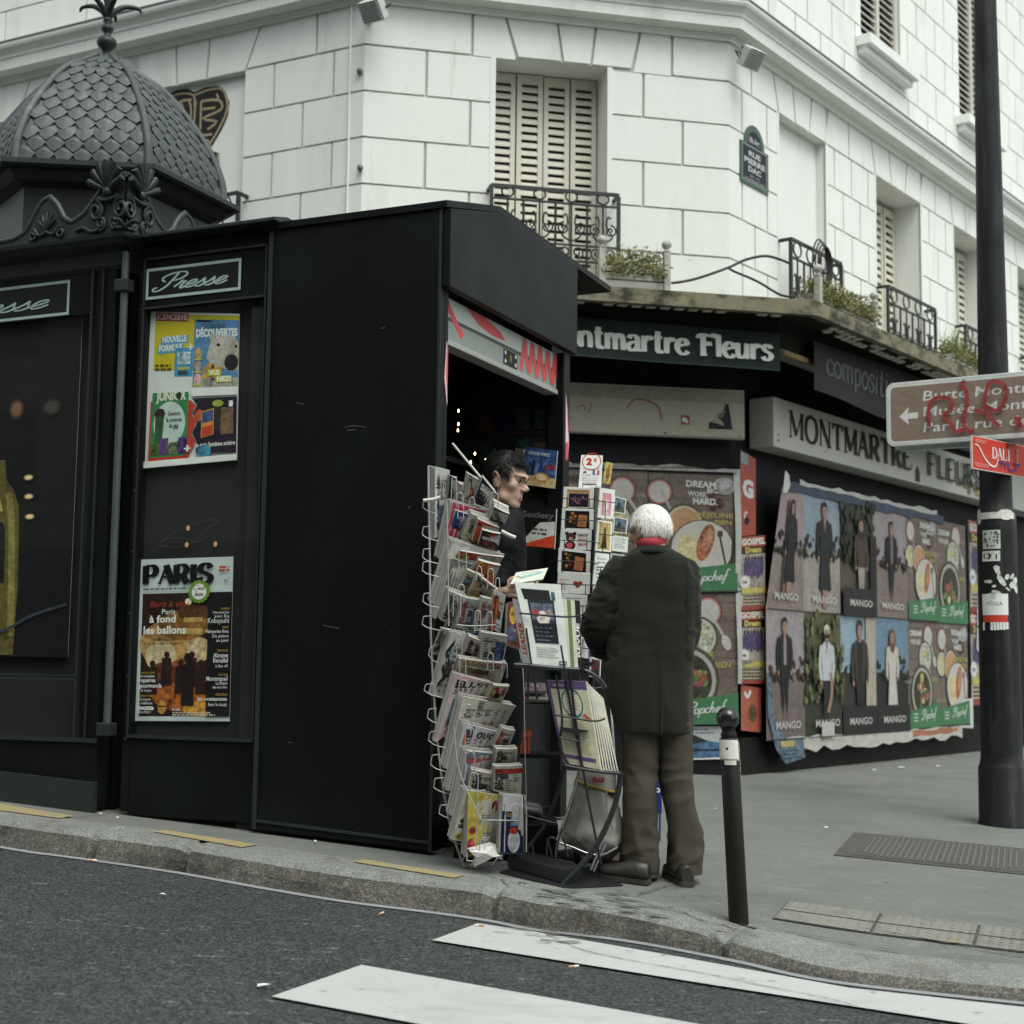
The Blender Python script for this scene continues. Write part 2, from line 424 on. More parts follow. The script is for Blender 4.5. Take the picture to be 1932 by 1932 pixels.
def flat_strip(mb, top, bot, zf, lift, n=24):
 """strip between two pixel polylines, each (left, right)"""
 def lerp(a, b, t): return (a[0] + (b[0] - a[0]) * t, a[1] + (b[1] - a[1]) * t)
 A = [hit(*q, zf) for q in top]; B = [hit(*q, zf) for q in bot]
 for i in range(n):
  t0, t1 = i / n, (i + 1) / n
  q = [B[0].lerp(B[1], t0), B[0].lerp(B[1], t1), A[0].lerp(A[1], t1), A[0].lerp(A[1], t0)]
  for p in q: p.z = zf(p.x, p.y) + lift
  mb.add(q, [(0,1,2,3)])
mb = MB(); flat_poly(mb, [(815,1778),(1340,1862),(1990,1962),(2050,1918),(1600,1868),(1268,1807),(1010,1762),(902,1746)], road_z, .009)
struct(mb, 'crossing_stripe', M['road_paint'])
mb = MB(); flat_poly(mb, [(512,1885),(900,1958),(1700,2110),(1860,2040),(1300,1934),(682,1825)], road_z, .009)
struct(mb, 'crossing_stripe', M['road_paint'])
mb = MB(); flat_poly(mb, [(100,2040),(600,2150),(1300,2340),(1500,2240),(900,2100),(320,1985)], road_z, .009)
struct(mb, 'crossing_stripe', M['road_paint'])
for q in ([(-60,1510),(0,1519),(137,1542),(113,1547),(-60,1524)], [(287,1572),(311,1569),(486,1597),(457,1602)], [(664,1629),(689,1625),(877,1655),(856,1660)]):
 mb = MB(); flat_poly(mb, q, pave_z, .009); struct(mb, 'yellow_marking', M['yellow_paint'])
TA, TB, TC = pave_pt(1457,1735), pave_pt(1505,1704), pave_pt(1932,1757)
ex = (TC - TB); ex.z = 0; ex.normalize(); ey = Vector((-ex.y, ex.x, 0)); ey = ey if ey.dot(TB - TA) > 0 else -ey
dep = (TB - TA).dot(ey) / 2
mb = MB(); sd = MB()
sl = .40
for i in range(12):
 for j in range(2):
  o = TA + ey * (dep * j) + ex * (sl * i + .0)
  g = .007
  q = [o + ex * g + ey * g, o + ex * (sl - g) + ey * g, o + ex * (sl - g) + ey * (dep - g), o + ex * g + ey * (dep - g)]
  for p in q: p.z = pave_z(p.x, p.y) + .007
  mb.add(q, [(0,1,2,3)])
  for a in range(10):
   for b in range(4):
    c = o + ex * (sl * (a + .5) / 10) + ey * (dep * (b + .5) / 4); c.z = pave_z(c.x, c.y) + .007
    mb.lathe(c, [(.013,0),(.009,.003),(0,.0035)], 8)
for i in range(12):
 for j in range(2):
  o = TA + ey * (dep * j) + ex * (sl * i)
  q = [o, o + ex * sl, o + ex * sl + ey * dep, o + ey * dep]
  for p in q: p.z = pave_z(p.x, p.y) + .004
  sd.add(q, [(0,1,2,3)])
struct(mb, 'tactile_paving', M['tactile']); struct(sd, 'tactile_joint', M['joint'])
crk = [[(1290,1725),(1340,1745),(1420,1753),(1560,1774),(1700,1800)], [(905,1650),(975,1672),(1060,1690),(1130,1712),(1240,1735)],
       [(1205,1690),(1240,1680),(1290,1663)], [(150,1545),(180,1540),(215,1533),(225,1527)], [(0,1500),(60,1510),(110,1518)], [(1660,1760),(1790,1783),(1932,1808)]]
mb = MB()
for c in crk:
 P = cat_rom([pave_pt(*q) for q in c], 8)
 for i in range(len(P) - 1):
  t = (P[i + 1] - P[i]); t.z = 0; t.normalize(); n = Vector((-t.y, t.x, 0)) * .004 * rnd.uniform(.3,1.2)
  q = [P[i] - n, P[i + 1] - n, P[i + 1] + n, P[i] + n]
  for p in q: p.z = pave_z(p.x, p.y) + .010
  mb.add(q, [(0,1,2,3)])
struct(mb, 'pavement_crack', M['joint'])
mb = MB(); P = cat_rom([road_pt(*q) for q in ((985,1752),(1030,1768),(1068,1785),(1110,1801),(1200,1820),(1330,1843),(1450,1868),(1560,1890),(1640,1912))], 8)
for i in range(len(P) - 1):
 n = Vector((.3,1,0)) * .0028 * rnd.uniform(.3,1.2); q = [P[i] - n, P[i + 1] - n, P[i + 1] + n, P[i] + n]
 mb.add([Vector((p.x, p.y, road_z(p.x, p.y) + .0135)) for p in q], [(0,1,2,3)])
struct(mb, 'road_crack', M['joint'])
M['wet'] = mat('dark_wet_stain', (.075,.078,.072), rough=.5, layers=((20,.3,4),)); M['grime'] = mat('road_grime', (.14,.142,.138), rough=.9, layers=((20,.3,4),))
rw = random.Random(14)
def stains(name, zf, lift, lst, m):
 mb = MB()
 for (x, y, n, sx, sy, sz) in lst:
  for i in range(n):
   c = hit(x + rw.uniform(-sx, sx), y + rw.uniform(-sy, sy), zf); l = sz * rw.uniform(.3,1.1); wd = l * rw.uniform(.07,.22); a = rw.uniform(-.5,.1); k = 9; ca, sa = math.cos(a), math.sin(a)
   pts = []
   for j in range(k):
    t = 2 * math.pi * j / k; r_ = rw.uniform(.6,1.1); u_, v_ = l * r_ * math.cos(t), wd * r_ * math.sin(t); p = Vector((c.x + u_ * ca - v_ * sa, c.y + u_ * sa + v_ * ca, 0)); p.z = zf(p.x, p.y) + lift + .0001 * i; pts.append(p)
   mb.add(pts, [tuple(range(k))])
 struct(mb, name, m)
stains('pavement_stain', pave_z, .0105, [(1120,1705,26,70,14,.07),(1230,1722,16,50,10,.05),(1352,1770,14,14,9,.035),(1060,1690,10,40,8,.06),(1400,1745,5,20,4,.03),(1180,1690,8,30,8,.04),(1330,1700,6,60,30,.03),(700,1600,8,160,12,.03),(1290,1672,6,30,8,.05)], M['wet'])
stains('road_stain', road_z, .0137, [(985,1763,16,60,10,.045),(1060,1778,12,40,8,.05),(930,1775,6,20,5,.02),(1500,1870,8,120,20,.02),(1250,1810,5,70,12,.025)], M['grime'])
# ------------------------------------------------------------------ corner building
M['stucco'] = mat('white_stucco', (.76,.775,.745), rough=.85, spec=.25, layers=((.8,.05,4),(4,.04,4),(1.6,.05,4,(6,6,.5))),
                  tint=[((.50,.51,.47),.9,.58,.86,(1.6,1.6,.5)),((.56,.57,.53),2.8,.62,.80,(4,4,.35)),((.60,.61,.58),9,.66,.78)], bump=((60,.12,.004),(7,.1,.006)))
M['groove'] = mat('groove_render', (.50,.51,.48), rough=.9, layers=((6,.2,4),))
M['shutter'] = mat('shutter_paint', (.64,.62,.53), rough=.6, layers=((5,.08,4),(30,.06,3,(1,1,6))))
M['shutter_dark'] = mat('weathered_shutter', (.52,.50,.45), rough=.75, layers=((5,.15,4),(40,.15,3)))
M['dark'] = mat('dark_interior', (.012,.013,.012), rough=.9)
M['iron'] = mat('wrought_iron', (.014,.016,.017), rough=.5, layers=((30,.25,3),))
M['moss_concrete'] = mat('mossy_concrete', (.185,.172,.12), rough=.95, layers=((3,.25,5),(20,.3,4)), tint=[((.035,.036,.022),5,.44,.62,(1,1,1.6)),((.22,.20,.10),9,.55,.7)], bump=((30,.4,.01),))
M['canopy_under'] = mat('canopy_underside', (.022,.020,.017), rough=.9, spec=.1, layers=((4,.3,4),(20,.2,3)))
M['glass_tile'] = mat('daylit_glass_tile', (.75,.74,.64), rough=.5, layers=((8,.4,4),(30,.2,3)))  # pale base colour stands in for daylight coming through the glass
M['rust'] = mat('rusty_gutter', (.30,.20,.09), rough=.8, layers=((8,.4,4),), tint=((.10,.08,.05),14,.5,.62))
M['shop_dark'] = mat('dark_shopfront_paint', (.010,.0105,.0095), rough=.6, spec=.15, layers=((5,.3,4),(30,.25,3)), tint=((.10,.10,.095),9,.68,.76,(3,3,1)))
M['white_wood'] = mat('white_painted_wood', (.40,.40,.365), rough=.6, layers=((8,.1,4),), tint=((.24,.24,.19),9,.50,.70))
M['lamp_metal'] = mat('floodlight_housing', (.52,.53,.52), rough=.5, layers=((9,.1,3),))
M['rubber'] = mat('black_cable', (.02,.02,.022), rough=.6)
M['zinc'] = mat('zinc_flashing', (.35,.36,.36), rough=.5, metal=.3, layers=((5,.2,4),))
CRN = Vector((1.80,12.0,0))                     # right edge of the chamfer
FC = Fr(CRN, az(77.5), ZUP, az(167.5))            # chamfer: a runs to the right, a=0 at the right corner (a<0 on the chamfer)
def solve_left():
 return FC.pix(684,275)[0]
AL = solve_left()                                 # left edge of the chamfer
FR = Fr(CRN, az(38), ZUP, az(128))                # right facade, a>0 to the right
FL = Fr(FC(AL, 0), az(117), ZUP, az(207))         # left facade, a<0 to the left
COURSE = .384; Z0 = FC.pix(1374,154)[1]          # first joint under the cornice
ZC = FC.pix(1374,80)[1]                          # underside of the cornice
TOPZ = 10.5
bld = thing('corner_building', 'white rendered corner building with block joints, louvred shutters and iron balconies', 'building', CRN)
def rect_holes(a0, a1, b0, b1, holes):
 """cut rectangle [a0,a1]x[b0,b1] by hole rectangles -> list of rectangles"""
 out = [(a0, a1, b0, b1)]
 for (h0, h1, k0, k1) in holes:
  nx = []
  for (x0, x1, y0, y1) in out:
   if h1 <= x0 or h0 >= x1 or k1 <= y0 or k0 >= y1: nx.append((x0, x1, y0, y1)); continue
   if x0 < h0: nx.append((x0, h0, y0, y1))
   if x1 > h1: nx.append((h1, x1, y0, y1))
   lo, hi = max(x0, h0), min(x1, h1)
   if y0 < k0: nx.append((lo, hi, y0, k0))
   if y1 > k1: nx.append((lo, hi, k1, y1))
  out = nx
 return out
GA, GD = .012,.022     # half joint, joint depth
def facade(fr, a0, a1, zs, cuts, holes, extra_polys=(), skip=None):
 """block face: zs = joint heights bottom to top; cuts(k) = vertical joints of course k; holes = openings"""
 mb = MB()
 zlo, zhi = zs[0], zs[-1]
 for r in rect_holes(a0, a1, zlo, zhi, holes):
  mb.quad(fr(r[0], r[2], -GD), fr(r[1], r[2], -GD), fr(r[1], r[3], -GD), fr(r[0], r[3], -GD),1)
 for k in range(len(zs) - 1):
  if skip and k in skip: continue
  xs = [a0] + [c for c in sorted(cuts(k)) if a0 < c < a1] + [a1]
  for x0, x1 in zip(xs, xs[1:]):
   for (p0, p1, q0, q1) in rect_holes(x0, x1, zs[k], zs[k + 1], holes):
    l = p0 + (GA if p0 == x0 and x0 != a0 else 0); r = p1 - (GA if p1 == x1 and x1 != a1 else 0)
    b = q0 + (GA * .75 if q0 == zs[k] else 0); t = q1 - (GA * .75 if q1 == zs[k + 1] else 0)
    if r - l < .03 or t - b < .03: continue
    mb.prism(fr, [(l, b),(r, b),(r, t),(l, t)], -GD - .001,0,0, inset=.0)
 for poly in extra_polys: mb.prism(fr, poly, -GD - .001,0,0)
 for h in holes:
  if len(h) > 4 and h[4] == 0: continue
 return mb
def reveal(mb, fr, h, d, back=0, mat_i=0, floor=True):
 a0, a1, b0, b1 = h[:4]
 mb.quad(fr(a0, b0,0), fr(a0, b1,0), fr(a0, b1,-d), fr(a0, b0,-d), mat_i)
 mb.quad(fr(a1, b0,-d), fr(a1, b1,-d), fr(a1, b1,0), fr(a1, b0,0), mat_i)
 mb.quad(fr(a0, b1,-d), fr(a0, b1,0), fr(a1, b1,0), fr(a1, b1,-d), mat_i)
 if floor: mb.quad(fr(a0, b0,0), fr(a0, b0,-d), fr(a1, b0,-d), fr(a1, b0,0), mat_i)
def shutter(fr, a0, a1, b0, b1, c, leaves, parent, m, pitch=.068, open_=False, label=None):
 """folding louvred shutter: stiles, rails and real slats"""
 mb = MB(); lw = (a1 - a0) / leaves
 for i in range(leaves):
  x0, x1 = a0 + lw * i + .006, a0 + lw * (i + 1) - .006; st = .040
  zc = c + (.010 if i % 2 else 0)
  mb.box(fr, x0, x0 + st, b0, b1, zc - .035, zc); mb.box(fr, x1 - st, x1, b0, b1, zc - .035, zc)
  n = int((b1 - b0 - .2) / pitch)
  mb.box(fr, x0 + st, x1 - st, b1 - .08, b1, zc - .033, zc - .002); mb.box(fr, x0 + st, x1 - st, b0, b0 + .12, zc - .033, zc - .002)
  p = (b1 - b0 - .20) / n
  for k in range(n):
   y = b0 + .12 + p * k
   mb.add([fr(x, y + dy, zc + dz) for x in (x0 + st, x1 - st) for dy, dz in ((0,-.004),(p * .40,-.008),(p * .76,-.032),(p * .66,-.036),(p * .3,-.022),(-.004,-.010))],
                   [(0,6,7,1),(1,7,8,2),(2,8,9,3),(3,9,10,4),(4,10,11,5),(5,11,6,0)])
 mb.quad(fr(a0, b0, c - .06), fr(a1, b0, c - .06), fr(a1, b1, c - .06), fr(a0, b1, c - .06),1)
 return mb.build('shutter', [m, M['dark']], parent)
def spiral(fr, ca, cb, c, r, turns, start, sgn=1, n=14):
 return [fr(ca + (r * (1 - .75 * i / n)) * math.cos(start + sgn * turns * 2 * math.pi * i / n), cb + (r * (1 - .75 * i / n)) * math.sin(start + sgn * turns * 2 * math.pi * i / n), c) for i in range(n + 1)]
def balcony(fr, a0, a1, b0, b1, c, parent, bays=4, ret=.0):
 """wrought iron window guard: rails, bars, rings and scrolls"""
 mb = MB(); h = b1 - b0; r = .0105
 rl = lambda y, t: mb.box(fr, a0, a1, y - t, y, c - .012, c + .012)
 rl(b1,.028); rl(b1 - h * .17,.014); rl(b0 + h * .10,.016); rl(b0 + h * .30,.012)
 for x in (a0, a1):
  mb.box(fr, x - .014, x + .014, b0, b1 - .029, c - .014, c + .014)
  if ret: mb.box(fr, x - .013, x + .013, b1 - .03, b1 - .004,-.02, c - .015); mb.box(fr, x - .013, x + .013, b0 + h * .1 - .02, b0 + h * .1 - .002,-.02, c - .015)
 bw = (a1 - a0) / bays
 for i in range(bays):
  m_ = a0 + bw * (i + .5); x = a0 + bw * i
  if i: mb.tube([fr(x, b0, c), fr(x, b1 - h * .17 - .015, c)], r, 6)
  mb.tube([fr(m_ + h * .075 * math.cos(k * .4488), b1 - h * .088 + h * .068 * math.sin(k * .4488), c) for k in range(14)], r * .8,6, closed=True)
  mb.tube([fr(m_, b0 + .01, c), fr(m_, b1 - h * .17 - .015, c)], r * .8,6)
  for s in (-1,1):
   mb.tube(spiral(fr, m_ + s * bw * .24, b0 + h * .50, c + .004, bw * .20,1.3, math.pi / 2,-s), r * .75,5)
   mb.tube(spiral(fr, m_ + s * bw * .20, b0 + h * .20, c + .004, bw * .20,1.3,-math.pi / 2, s), r * .75,5)
   mb.tube(cat_rom([fr(m_, b0 + h * .34, c), fr(m_ + s * bw * .3, b0 + h * .42, c), fr(m_ + s * bw * .12, b0 + h * .56, c), fr(m_ + s * bw * .16, b0 + h * .68, c), fr(m_ + s * bw * .26, b0 + h * .66, c)], 4), r * .75,5)
 return mb.build('balcony_railing', M['iron'], parent)
def zlist(z_low, z_hi):
 z = Z0;
 while z - COURSE > z_low: z -= COURSE
 out = [z_low] if z - z_low > .05 else []
 while z < z_hi - .03: out.append(z); z += COURSE
 out.append(z_hi); return out
# --- openings, from the picture onto each facade plane
wl, wt = FC.pix(936,105); wr, _ = FC.pix(1146,130)
CW = (wl, wr, 3.86, wt)
ZLOW = 3.60
zs = zlist(ZLOW, ZC)
ca = lambda x, v: FC.pix(x, v)[0]
g_odd = [ca(805,130), ca(1214,130)]; g_even = [ca(887,220), ca(1288,220)]
K_TOP = len(zs) - 2
def cuts_c(k): return g_odd if (K_TOP - k) % 2 == 1 else g_even
zt, zb = ZC - .004, Z0 + .006
vt = [ca(x, 60) for x in (964,1048,1123,1206)]; vb = [ca(x, 104) for x in (979,1056,1107,1196)]
arch_lo = wt + .015
tl, tr = ca(905,40), ca(1237,60)
polys = []
xs_t = [ca(892,35)] + [ca(955,50), ca(1052,60), ca(1124,70), ca(1208,78)] + [ca(1268,80)]
xs_b = [ca(892,35)] + [ca(976,95), ca(1062,107), ca(1116,110), ca(1193,118)] + [ca(1268,80)]
for i in range(5):
 lo0 = arch_lo if 0 < i < 4 else Z0
 polys.append([(xs_b[i] + GA, lo0),(xs_b[i + 1] - GA, lo0),(xs_t[i + 1] - GA, ZC),(xs_t[i] + GA, ZC)])
polys.append([(AL, Z0 + GA),(xs_b[0] - GA, Z0 + GA),(xs_b[0] - GA, ZC),(AL, ZC)])
polys.append([(xs_b[-1] + GA, Z0 + GA),(0, Z0 + GA),(0, ZC),(xs_b[-1] + GA, ZC)])
mb = facade(FC, AL, 0, zs, cuts_c, [CW], polys, skip={K_TOP})
sw = .045
for (p0, p1, q0, q1) in ((CW[0] - sw, CW[0], CW[2], CW[3] + .0),(CW[1], CW[1] + sw, CW[2], CW[3])):
 mb.box(FC, p0, p1, q0, q1,-GD, .0035)
reveal(mb, FC, (CW[0], CW[1], CW[2], CW[3]),.36)
ZU = ZC + .34
zsu = [ZU + COURSE * i for i in range(int((TOPZ - ZU) / COURSE) + 1)]
up = facade(FC, AL, 0, zsu, lambda k: [AL + 1.05, AL + 2.0] if k % 2 else [AL + .6, AL + 1.5, AL + 2.5], [(AL + 1.0, AL + 2.05, ZU + .75, ZU + 2.8)])
reveal(up, FC, (AL + 1.0, AL + 2.05, ZU + .75, ZU + 2.8),.3)
wc = mb.build('wall', [M['stucco'], M['groove']], bld); up.build('wall', [M['stucco'], M['groove']], bld)
wn = MB(); wn.quad(FC(AL + 1, ZU + .7,-.28), FC(AL + 2.1, ZU + .7,-.28), FC(AL + 2.1, ZU + 2.9,-.28), FC(AL + 1, ZU + 2.9,-.28)); wn.build('window_pane', M['dark'], bld)
shutter(FC, CW[0] + .005, CW[1] - .005, CW[2] + .02, CW[3] - .012,-.30,4, bld, M['shutter'])
balcony(FC, ca(921,350), ca(1158,370), FC.pix(1158,520)[1], FC.pix(921,345,.14)[1], .14, bld, 4, ret=1)
# --- right facade
RL = 22.0
pr = lambda x, v, c=0: FR.pix(x, v, c)
n0, nt = pr(1469,214); n1, _ = pr(1557,267)
w0, wtop = pr(1652,334); w1, _ = pr(1736,381)
per = w0 - n0
HR = [(n0, n1,3.9, nt)] + [(w0 + per * i, w0 + per * i + (w1 - w0),3.9, nt) for i in range(6)]
centres = [(h[0] + h[1]) / 2 for h in HR]
def cuts_r(k):
 out = []
 odd = k % 2
 ed = [0] + [e for h in HR for e in h[:2]] + [RL]
 for l, r in zip(ed[0::2], ed[1::2]):
  w = r - l; n = max(2, round(w / .42));
  for i in range(n + 1):
   x = l + w * (i + (.5 if odd else 0)) / n
   if l + .12 < x < r - .12: out.append(x)
 return out
polys = []
edges = [0]
for h in HR:
 cx = (h[0] + h[1]) / 2; hw = (h[1] - h[0]) / 2
 xt = [cx - hw - .10, cx - hw * .35 - .03, cx + hw * .35 + .03, cx + hw + .10]; xb = [cx - hw - .0, cx - hw * .3, cx + hw * .3, cx + hw + .0]
 prev = edges[-1]
 m_ = prev + (xt[0] - prev) * .5
 for (b0, b1, t1, t0, lo) in ((prev, m_, m_, prev, Z0),(m_, xb[0], xt[0], m_, Z0)):
  polys.append([(b0 + (GA if b0 else 0), lo + GA),(b1 - GA, lo + GA),(t1 - GA, ZC),(t0 + (GA if t0 else 0), ZC)])
 for i in range(3): polys.append([(xb[i] + GA, nt + .015),(xb[i + 1] - GA, nt + .015),(xt[i + 1] - GA, ZC),(xt[i] + GA, ZC)])
 edges.append(xb[3]);
polys.append([(edges[-1] + GA, Z0 + GA),(RL, Z0 + GA),(RL, ZC),(edges[-1] + GA, ZC)])
mb = facade(FR, 0, RL, zs, cuts_r, HR, polys, skip={K_TOP})
for i, h in enumerate(HR):
 d = .10 if i == 0 else .36
 reveal(mb, FR, h, d)
 for (p0, p1) in ((h[0] - .04, h[0]),(h[1], h[1] + .04)): mb.box(FR, p0, p1, h[2], h[3], -GD, .0035)
 if i == 0: mb.quad(FR(h[0], h[2], -d), FR(h[1], h[2], -d), FR(h[1], h[3], -d), FR(h[0], h[3], -d))
mb.build('wall', [M['stucco'], M['groove']], bld)
for i, h in enumerate(HR):
 if 0 < i < 4: shutter(FR, h[0] + .005, h[1] - .005, h[2] + .02, h[3] - .05,-.30,4, bld, M['shutter'], pitch=.085)
 elif i:
  q = MB(); q.quad(FR(h[0], h[2], -.3), FR(h[1], h[2], -.3), FR(h[1], h[3], -.3), FR(h[0], h[3], -.3)); q.build('window_pane', M['dark'], bld)
 if i < 4:
  bt = pr(1470,436,.12)[1] if i == 0 else pr(1656,527,.12)[1]
  balcony(FR, h[0] - .02, h[1] + .06, bt - 1.0, bt, .12, bld, 4 if i else 4, ret=1)
u0, _ = pr(1643,60); u1, ub = pr(1738,150,0)
u0 = pr(1624,60)[0]; ub = pr(1624,70)[1]
perU = pr(1810,195)[0] - u0
HU = [(u0 + perU * i, u0 + perU * i + .98, ub, ub + 2.1) for i in range(-1,6)]
HU = [h for h in HU if h[0] > .4 and h[1] < RL - 1]
cu = lambda k: [x for i in range(60) for x in [.25 * (k % 2) + .52 * i + .2] if not any(h[0] - .1 < x < h[1] + .1 for h in HU)]
up = facade(FR, 0, RL, zsu, cu, HU)
for h in HU:
 reveal(up, FR, h, .25)
 up.box(FR, h[0] - .12, h[1] + .12, h[2] - .13, h[2] - .03,.004,.16); up.box(FR, h[0] - .08, h[1] + .08, h[2] - .20, h[2] - .132,.004,.10)
up.build('wall', [M['stucco'], M['groove']], bld)
for i, h in enumerate(HU):
 s = MB();
 if i < 3:
  s.box(FR, h[0] + .0, h[1], h[2] + .0, h[2] + .07,-.10,-.03); s.box(FR, h[0], h[0] + .06, h[2] + .072, h[3], -.10,-.03); s.box(FR, h[1] - .06, h[1], h[2] + .072, h[3], -.10,-.03); s.box(FR, (h[0] + h[1]) / 2 - .035,(h[0] + h[1]) / 2 + .035, h[2] + .072, h[3], -.10,-.03)
  n = 26
  for k in range(n):
   y = h[2] + .09 + (h[3] - h[2] - .1) * k / n
   s.add([FR(x, y + dy, dz) for x in (h[0] + .062, h[1] - .062) for dy, dz in ((0,-.045),(.014,-.045),(.055,-.10),(.041,-.10))], [(0,4,5,1),(1,5,6,2),(2,6,7,3),(3,7,4,0)])
  s.build('shutter', M['shutter_dark'], bld)
 q = MB(); q.quad(FR(h[0], h[2], -.2), FR(h[1], h[2], -.2), FR(h[1], h[3], -.2), FR(h[0], h[3], -.2)); q.build('window_pane', M['dark'], bld)
# --- left facade
LL = 16.0
pl_ = lambda x, v, c=0: FL.pix(x, v, c)
ln1, ltop = pl_(489 * .948,135); ln0 = ln1 - 1.15
HL = [(ln0 - 2.6 * i, ln1 - 2.6 * i, 3.9, ltop) for i in range(5)]
def cuts_l(k):
 out = []
 ed = [0] + [e for h in HL for e in (h[1], h[0])] + [-LL]
 for r, l in zip(ed[0::2], ed[1::2]):
  w = r - l; n = max(2, round(w / .72))
  for i in range(n + 1):
   x = l + w * (i + (.5 if (k % 2) else 0)) / n
   if l + .15 < x < r - .15: out.append(x)
 return out
polys = []; last = 0
for h in HL:
 cx = (h[0] + h[1]) / 2; hw = (h[1] - h[0]) / 2
 xt = [cx - hw - .14, cx - hw * .32, cx + hw * .32, cx + hw + .14]; xb = [cx - hw, cx - hw * .28, cx + hw * .28, cx + hw]
 m_ = last + (xt[3] - last) * .45
 polys.append([(m_ + GA, Z0 + GA),(last - (GA if last else 0), Z0 + GA),(last - (GA if last else 0), ZC),(m_ + GA, ZC)])
 polys.append([(xb[3] + GA, Z0 + GA),(m_ - GA, Z0 + GA),(m_ - GA, ZC),(xt[3] + GA, ZC)])
 for i in range(3): polys.append([(xb[i] + GA, ltop + .015),(xb[i + 1] - GA, ltop + .015),(xt[i + 1] - GA, ZC),(xt[i] + GA, ZC)])
 last = xb[0]
polys.append([(-LL, Z0 + GA),(last - GA, Z0 + GA),(last - GA, ZC),(-LL, ZC)])
mb = facade(FL, -LL, 0, zs, cuts_l, HL, polys, skip={K_TOP})
for h in HL:
 reveal(mb, FL, h, .06); mb.quad(FL(h[0], h[2], -.06), FL(h[1], h[2], -.06), FL(h[1], h[3], -.06), FL(h[0], h[3], -.06))
mb.build('wall', [M['stucco'], M['groove']], bld)
up = facade(FL, -LL, 0, zsu, lambda k: [-.5 * (k % 2) - 1.0 * i for i in range(16)], [])
up.build('wall', [M['stucco'], M['groove']], bld)
for h in HL[:2]:
 bt = pl_(440,362,.12)[1]; balcony(FL, h[0] - .02, h[1] + .06, bt - 1.0, bt, .12, bld, 4, ret=1)
# --- cornice: one moulding swept round the three faces
def sweep(prof, z, name, m, mats_by=None):
 def off(fr_pts):
  pass
 n1, n2, n3 = FL.ez, FC.ez, FR.ez
 def miter(na, nb): return (na + nb) / (1 + na.dot(nb))
 A = FL(-LL, 0); B = FC(AL, 0); C = CRN; D = FR(RL, 0)
 mb = MB(); rows = []
 for (p, dz) in prof:
  rows.append([A + n1 * p + ZUP * (z + dz), B + miter(n1, n2) * p + ZUP * (z + dz), C + miter(n2, n3) * p + ZUP * (z + dz), D + n3 * p + ZUP * (z + dz)])
 for i in range(len(rows) - 1):
  for k in range(3): mb.quad(rows[i][k], rows[i][k + 1], rows[i + 1][k + 1], rows[i + 1][k])
 return mb.build(name, m, bld)
sweep([(0,0),(.03,.0),(.03,.02),(.045,.035),(.045,.05),(.10,.055),(.13,.06),(.15,.065),(.155,.16),(.165,.165),(.17,.19),(.19,.215),(.22,.235),(.23,.255),(.23,.285),(0,.34)], ZC, 'cornice', M['stucco'])
sweep([(.0,.335),(.10,.31),(.235,.289),(.242,.289),(.242,.297),(.11,.318),(0,.345)], ZC, 'cornice_flashing', M['zinc'])
# --- ground floor behind the canopy
gf = MB()
gf.quad(FC(AL, -.3,0), FC(0,-.3,0), FC(0, ZLOW + .02,0), FC(AL, ZLOW + .02,0))
gf.quad(FR(0,-.6,0), FR(RL, -.6,0), FR(RL, ZLOW + .02,0), FR(0, ZLOW + .02,0))
gf.quad(FL(-LL, -.3,0), FL(0,-.3,0), FL(0, ZLOW + .02,0), FL(-LL, ZLOW + .02,0))
gf.build('shopfront', M['shop_dark'], bld)
roof = MB(); A, B, C, D = FL(-LL, TOPZ - .5), FC(AL, TOPZ - .5), FC(0, TOPZ - .5), FR(RL, TOPZ - .5)
roof.add([A, B, C, D, D + Vector((-8,14,0)), A + Vector((8,14,0))], [(0,1,2,3,4,5)]); roof.build('roof', M['zinc'], bld)
PC = .97; CANZ1 = FC.pix(1150,540, PC)[1]; CANZ0 = CANZ1 - .115
n2, n3, n1 = FC.ez, FR.ez, FL.ez
mit = (n2 + n3) / (1 + n2.dot(n3)); mitl = (n1 + n2) / (1 + n1.dot(n2))
def cpt(i, p, z):
 if i == 0: q = FC(AL, 0) + mitl * p
 elif i == 1: q = CRN + mit * p
 else: q = FR(RL, 0) + n3 * p
 return q + ZUP * z
mb = MB()
slope = .06
for i in (0,1):
 mb.quad(cpt(i, PC, CANZ0), cpt(i + 1, PC, CANZ0), cpt(i + 1, PC, CANZ1), cpt(i, PC, CANZ1),0)
 mb.quad(cpt(i, PC, CANZ1), cpt(i + 1, PC, CANZ1), cpt(i + 1,0, CANZ1 + slope), cpt(i, 0, CANZ1 + slope),0)
 mb.quad(cpt(i, PC - .07, CANZ0), cpt(i + 1, PC - .07, CANZ0), cpt(i + 1, PC, CANZ0), cpt(i, PC, CANZ0),0)
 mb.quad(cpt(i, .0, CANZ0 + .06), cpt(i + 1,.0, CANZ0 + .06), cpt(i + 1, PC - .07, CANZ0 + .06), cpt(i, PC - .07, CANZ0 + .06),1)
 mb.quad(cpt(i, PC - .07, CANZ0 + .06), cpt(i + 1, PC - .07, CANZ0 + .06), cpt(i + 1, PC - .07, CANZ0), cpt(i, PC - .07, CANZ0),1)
cano = mb.build('canopy', [M['moss_concrete'], M['canopy_under']], bld)
gt = MB(); rn = random.Random(5)
for fr, a0, a1 in ((FC, AL + .2,.12),(FR, .25,9.0)):
 x = a0
 while x < a1:
  for j, (c0, c1) in enumerate(((.66,.72),(.75,.81),(.84,.885))):
   if rn.random() < .82:
    o = (.055 if j % 2 else 0)
    gt.box(fr, x + o, x + o + .075, CANZ0 + .045, CANZ0 + .059, c0, c1)
  x += .115
gt.build('glass_tile', M['glass_tile'], cano)
bm_ = MB()
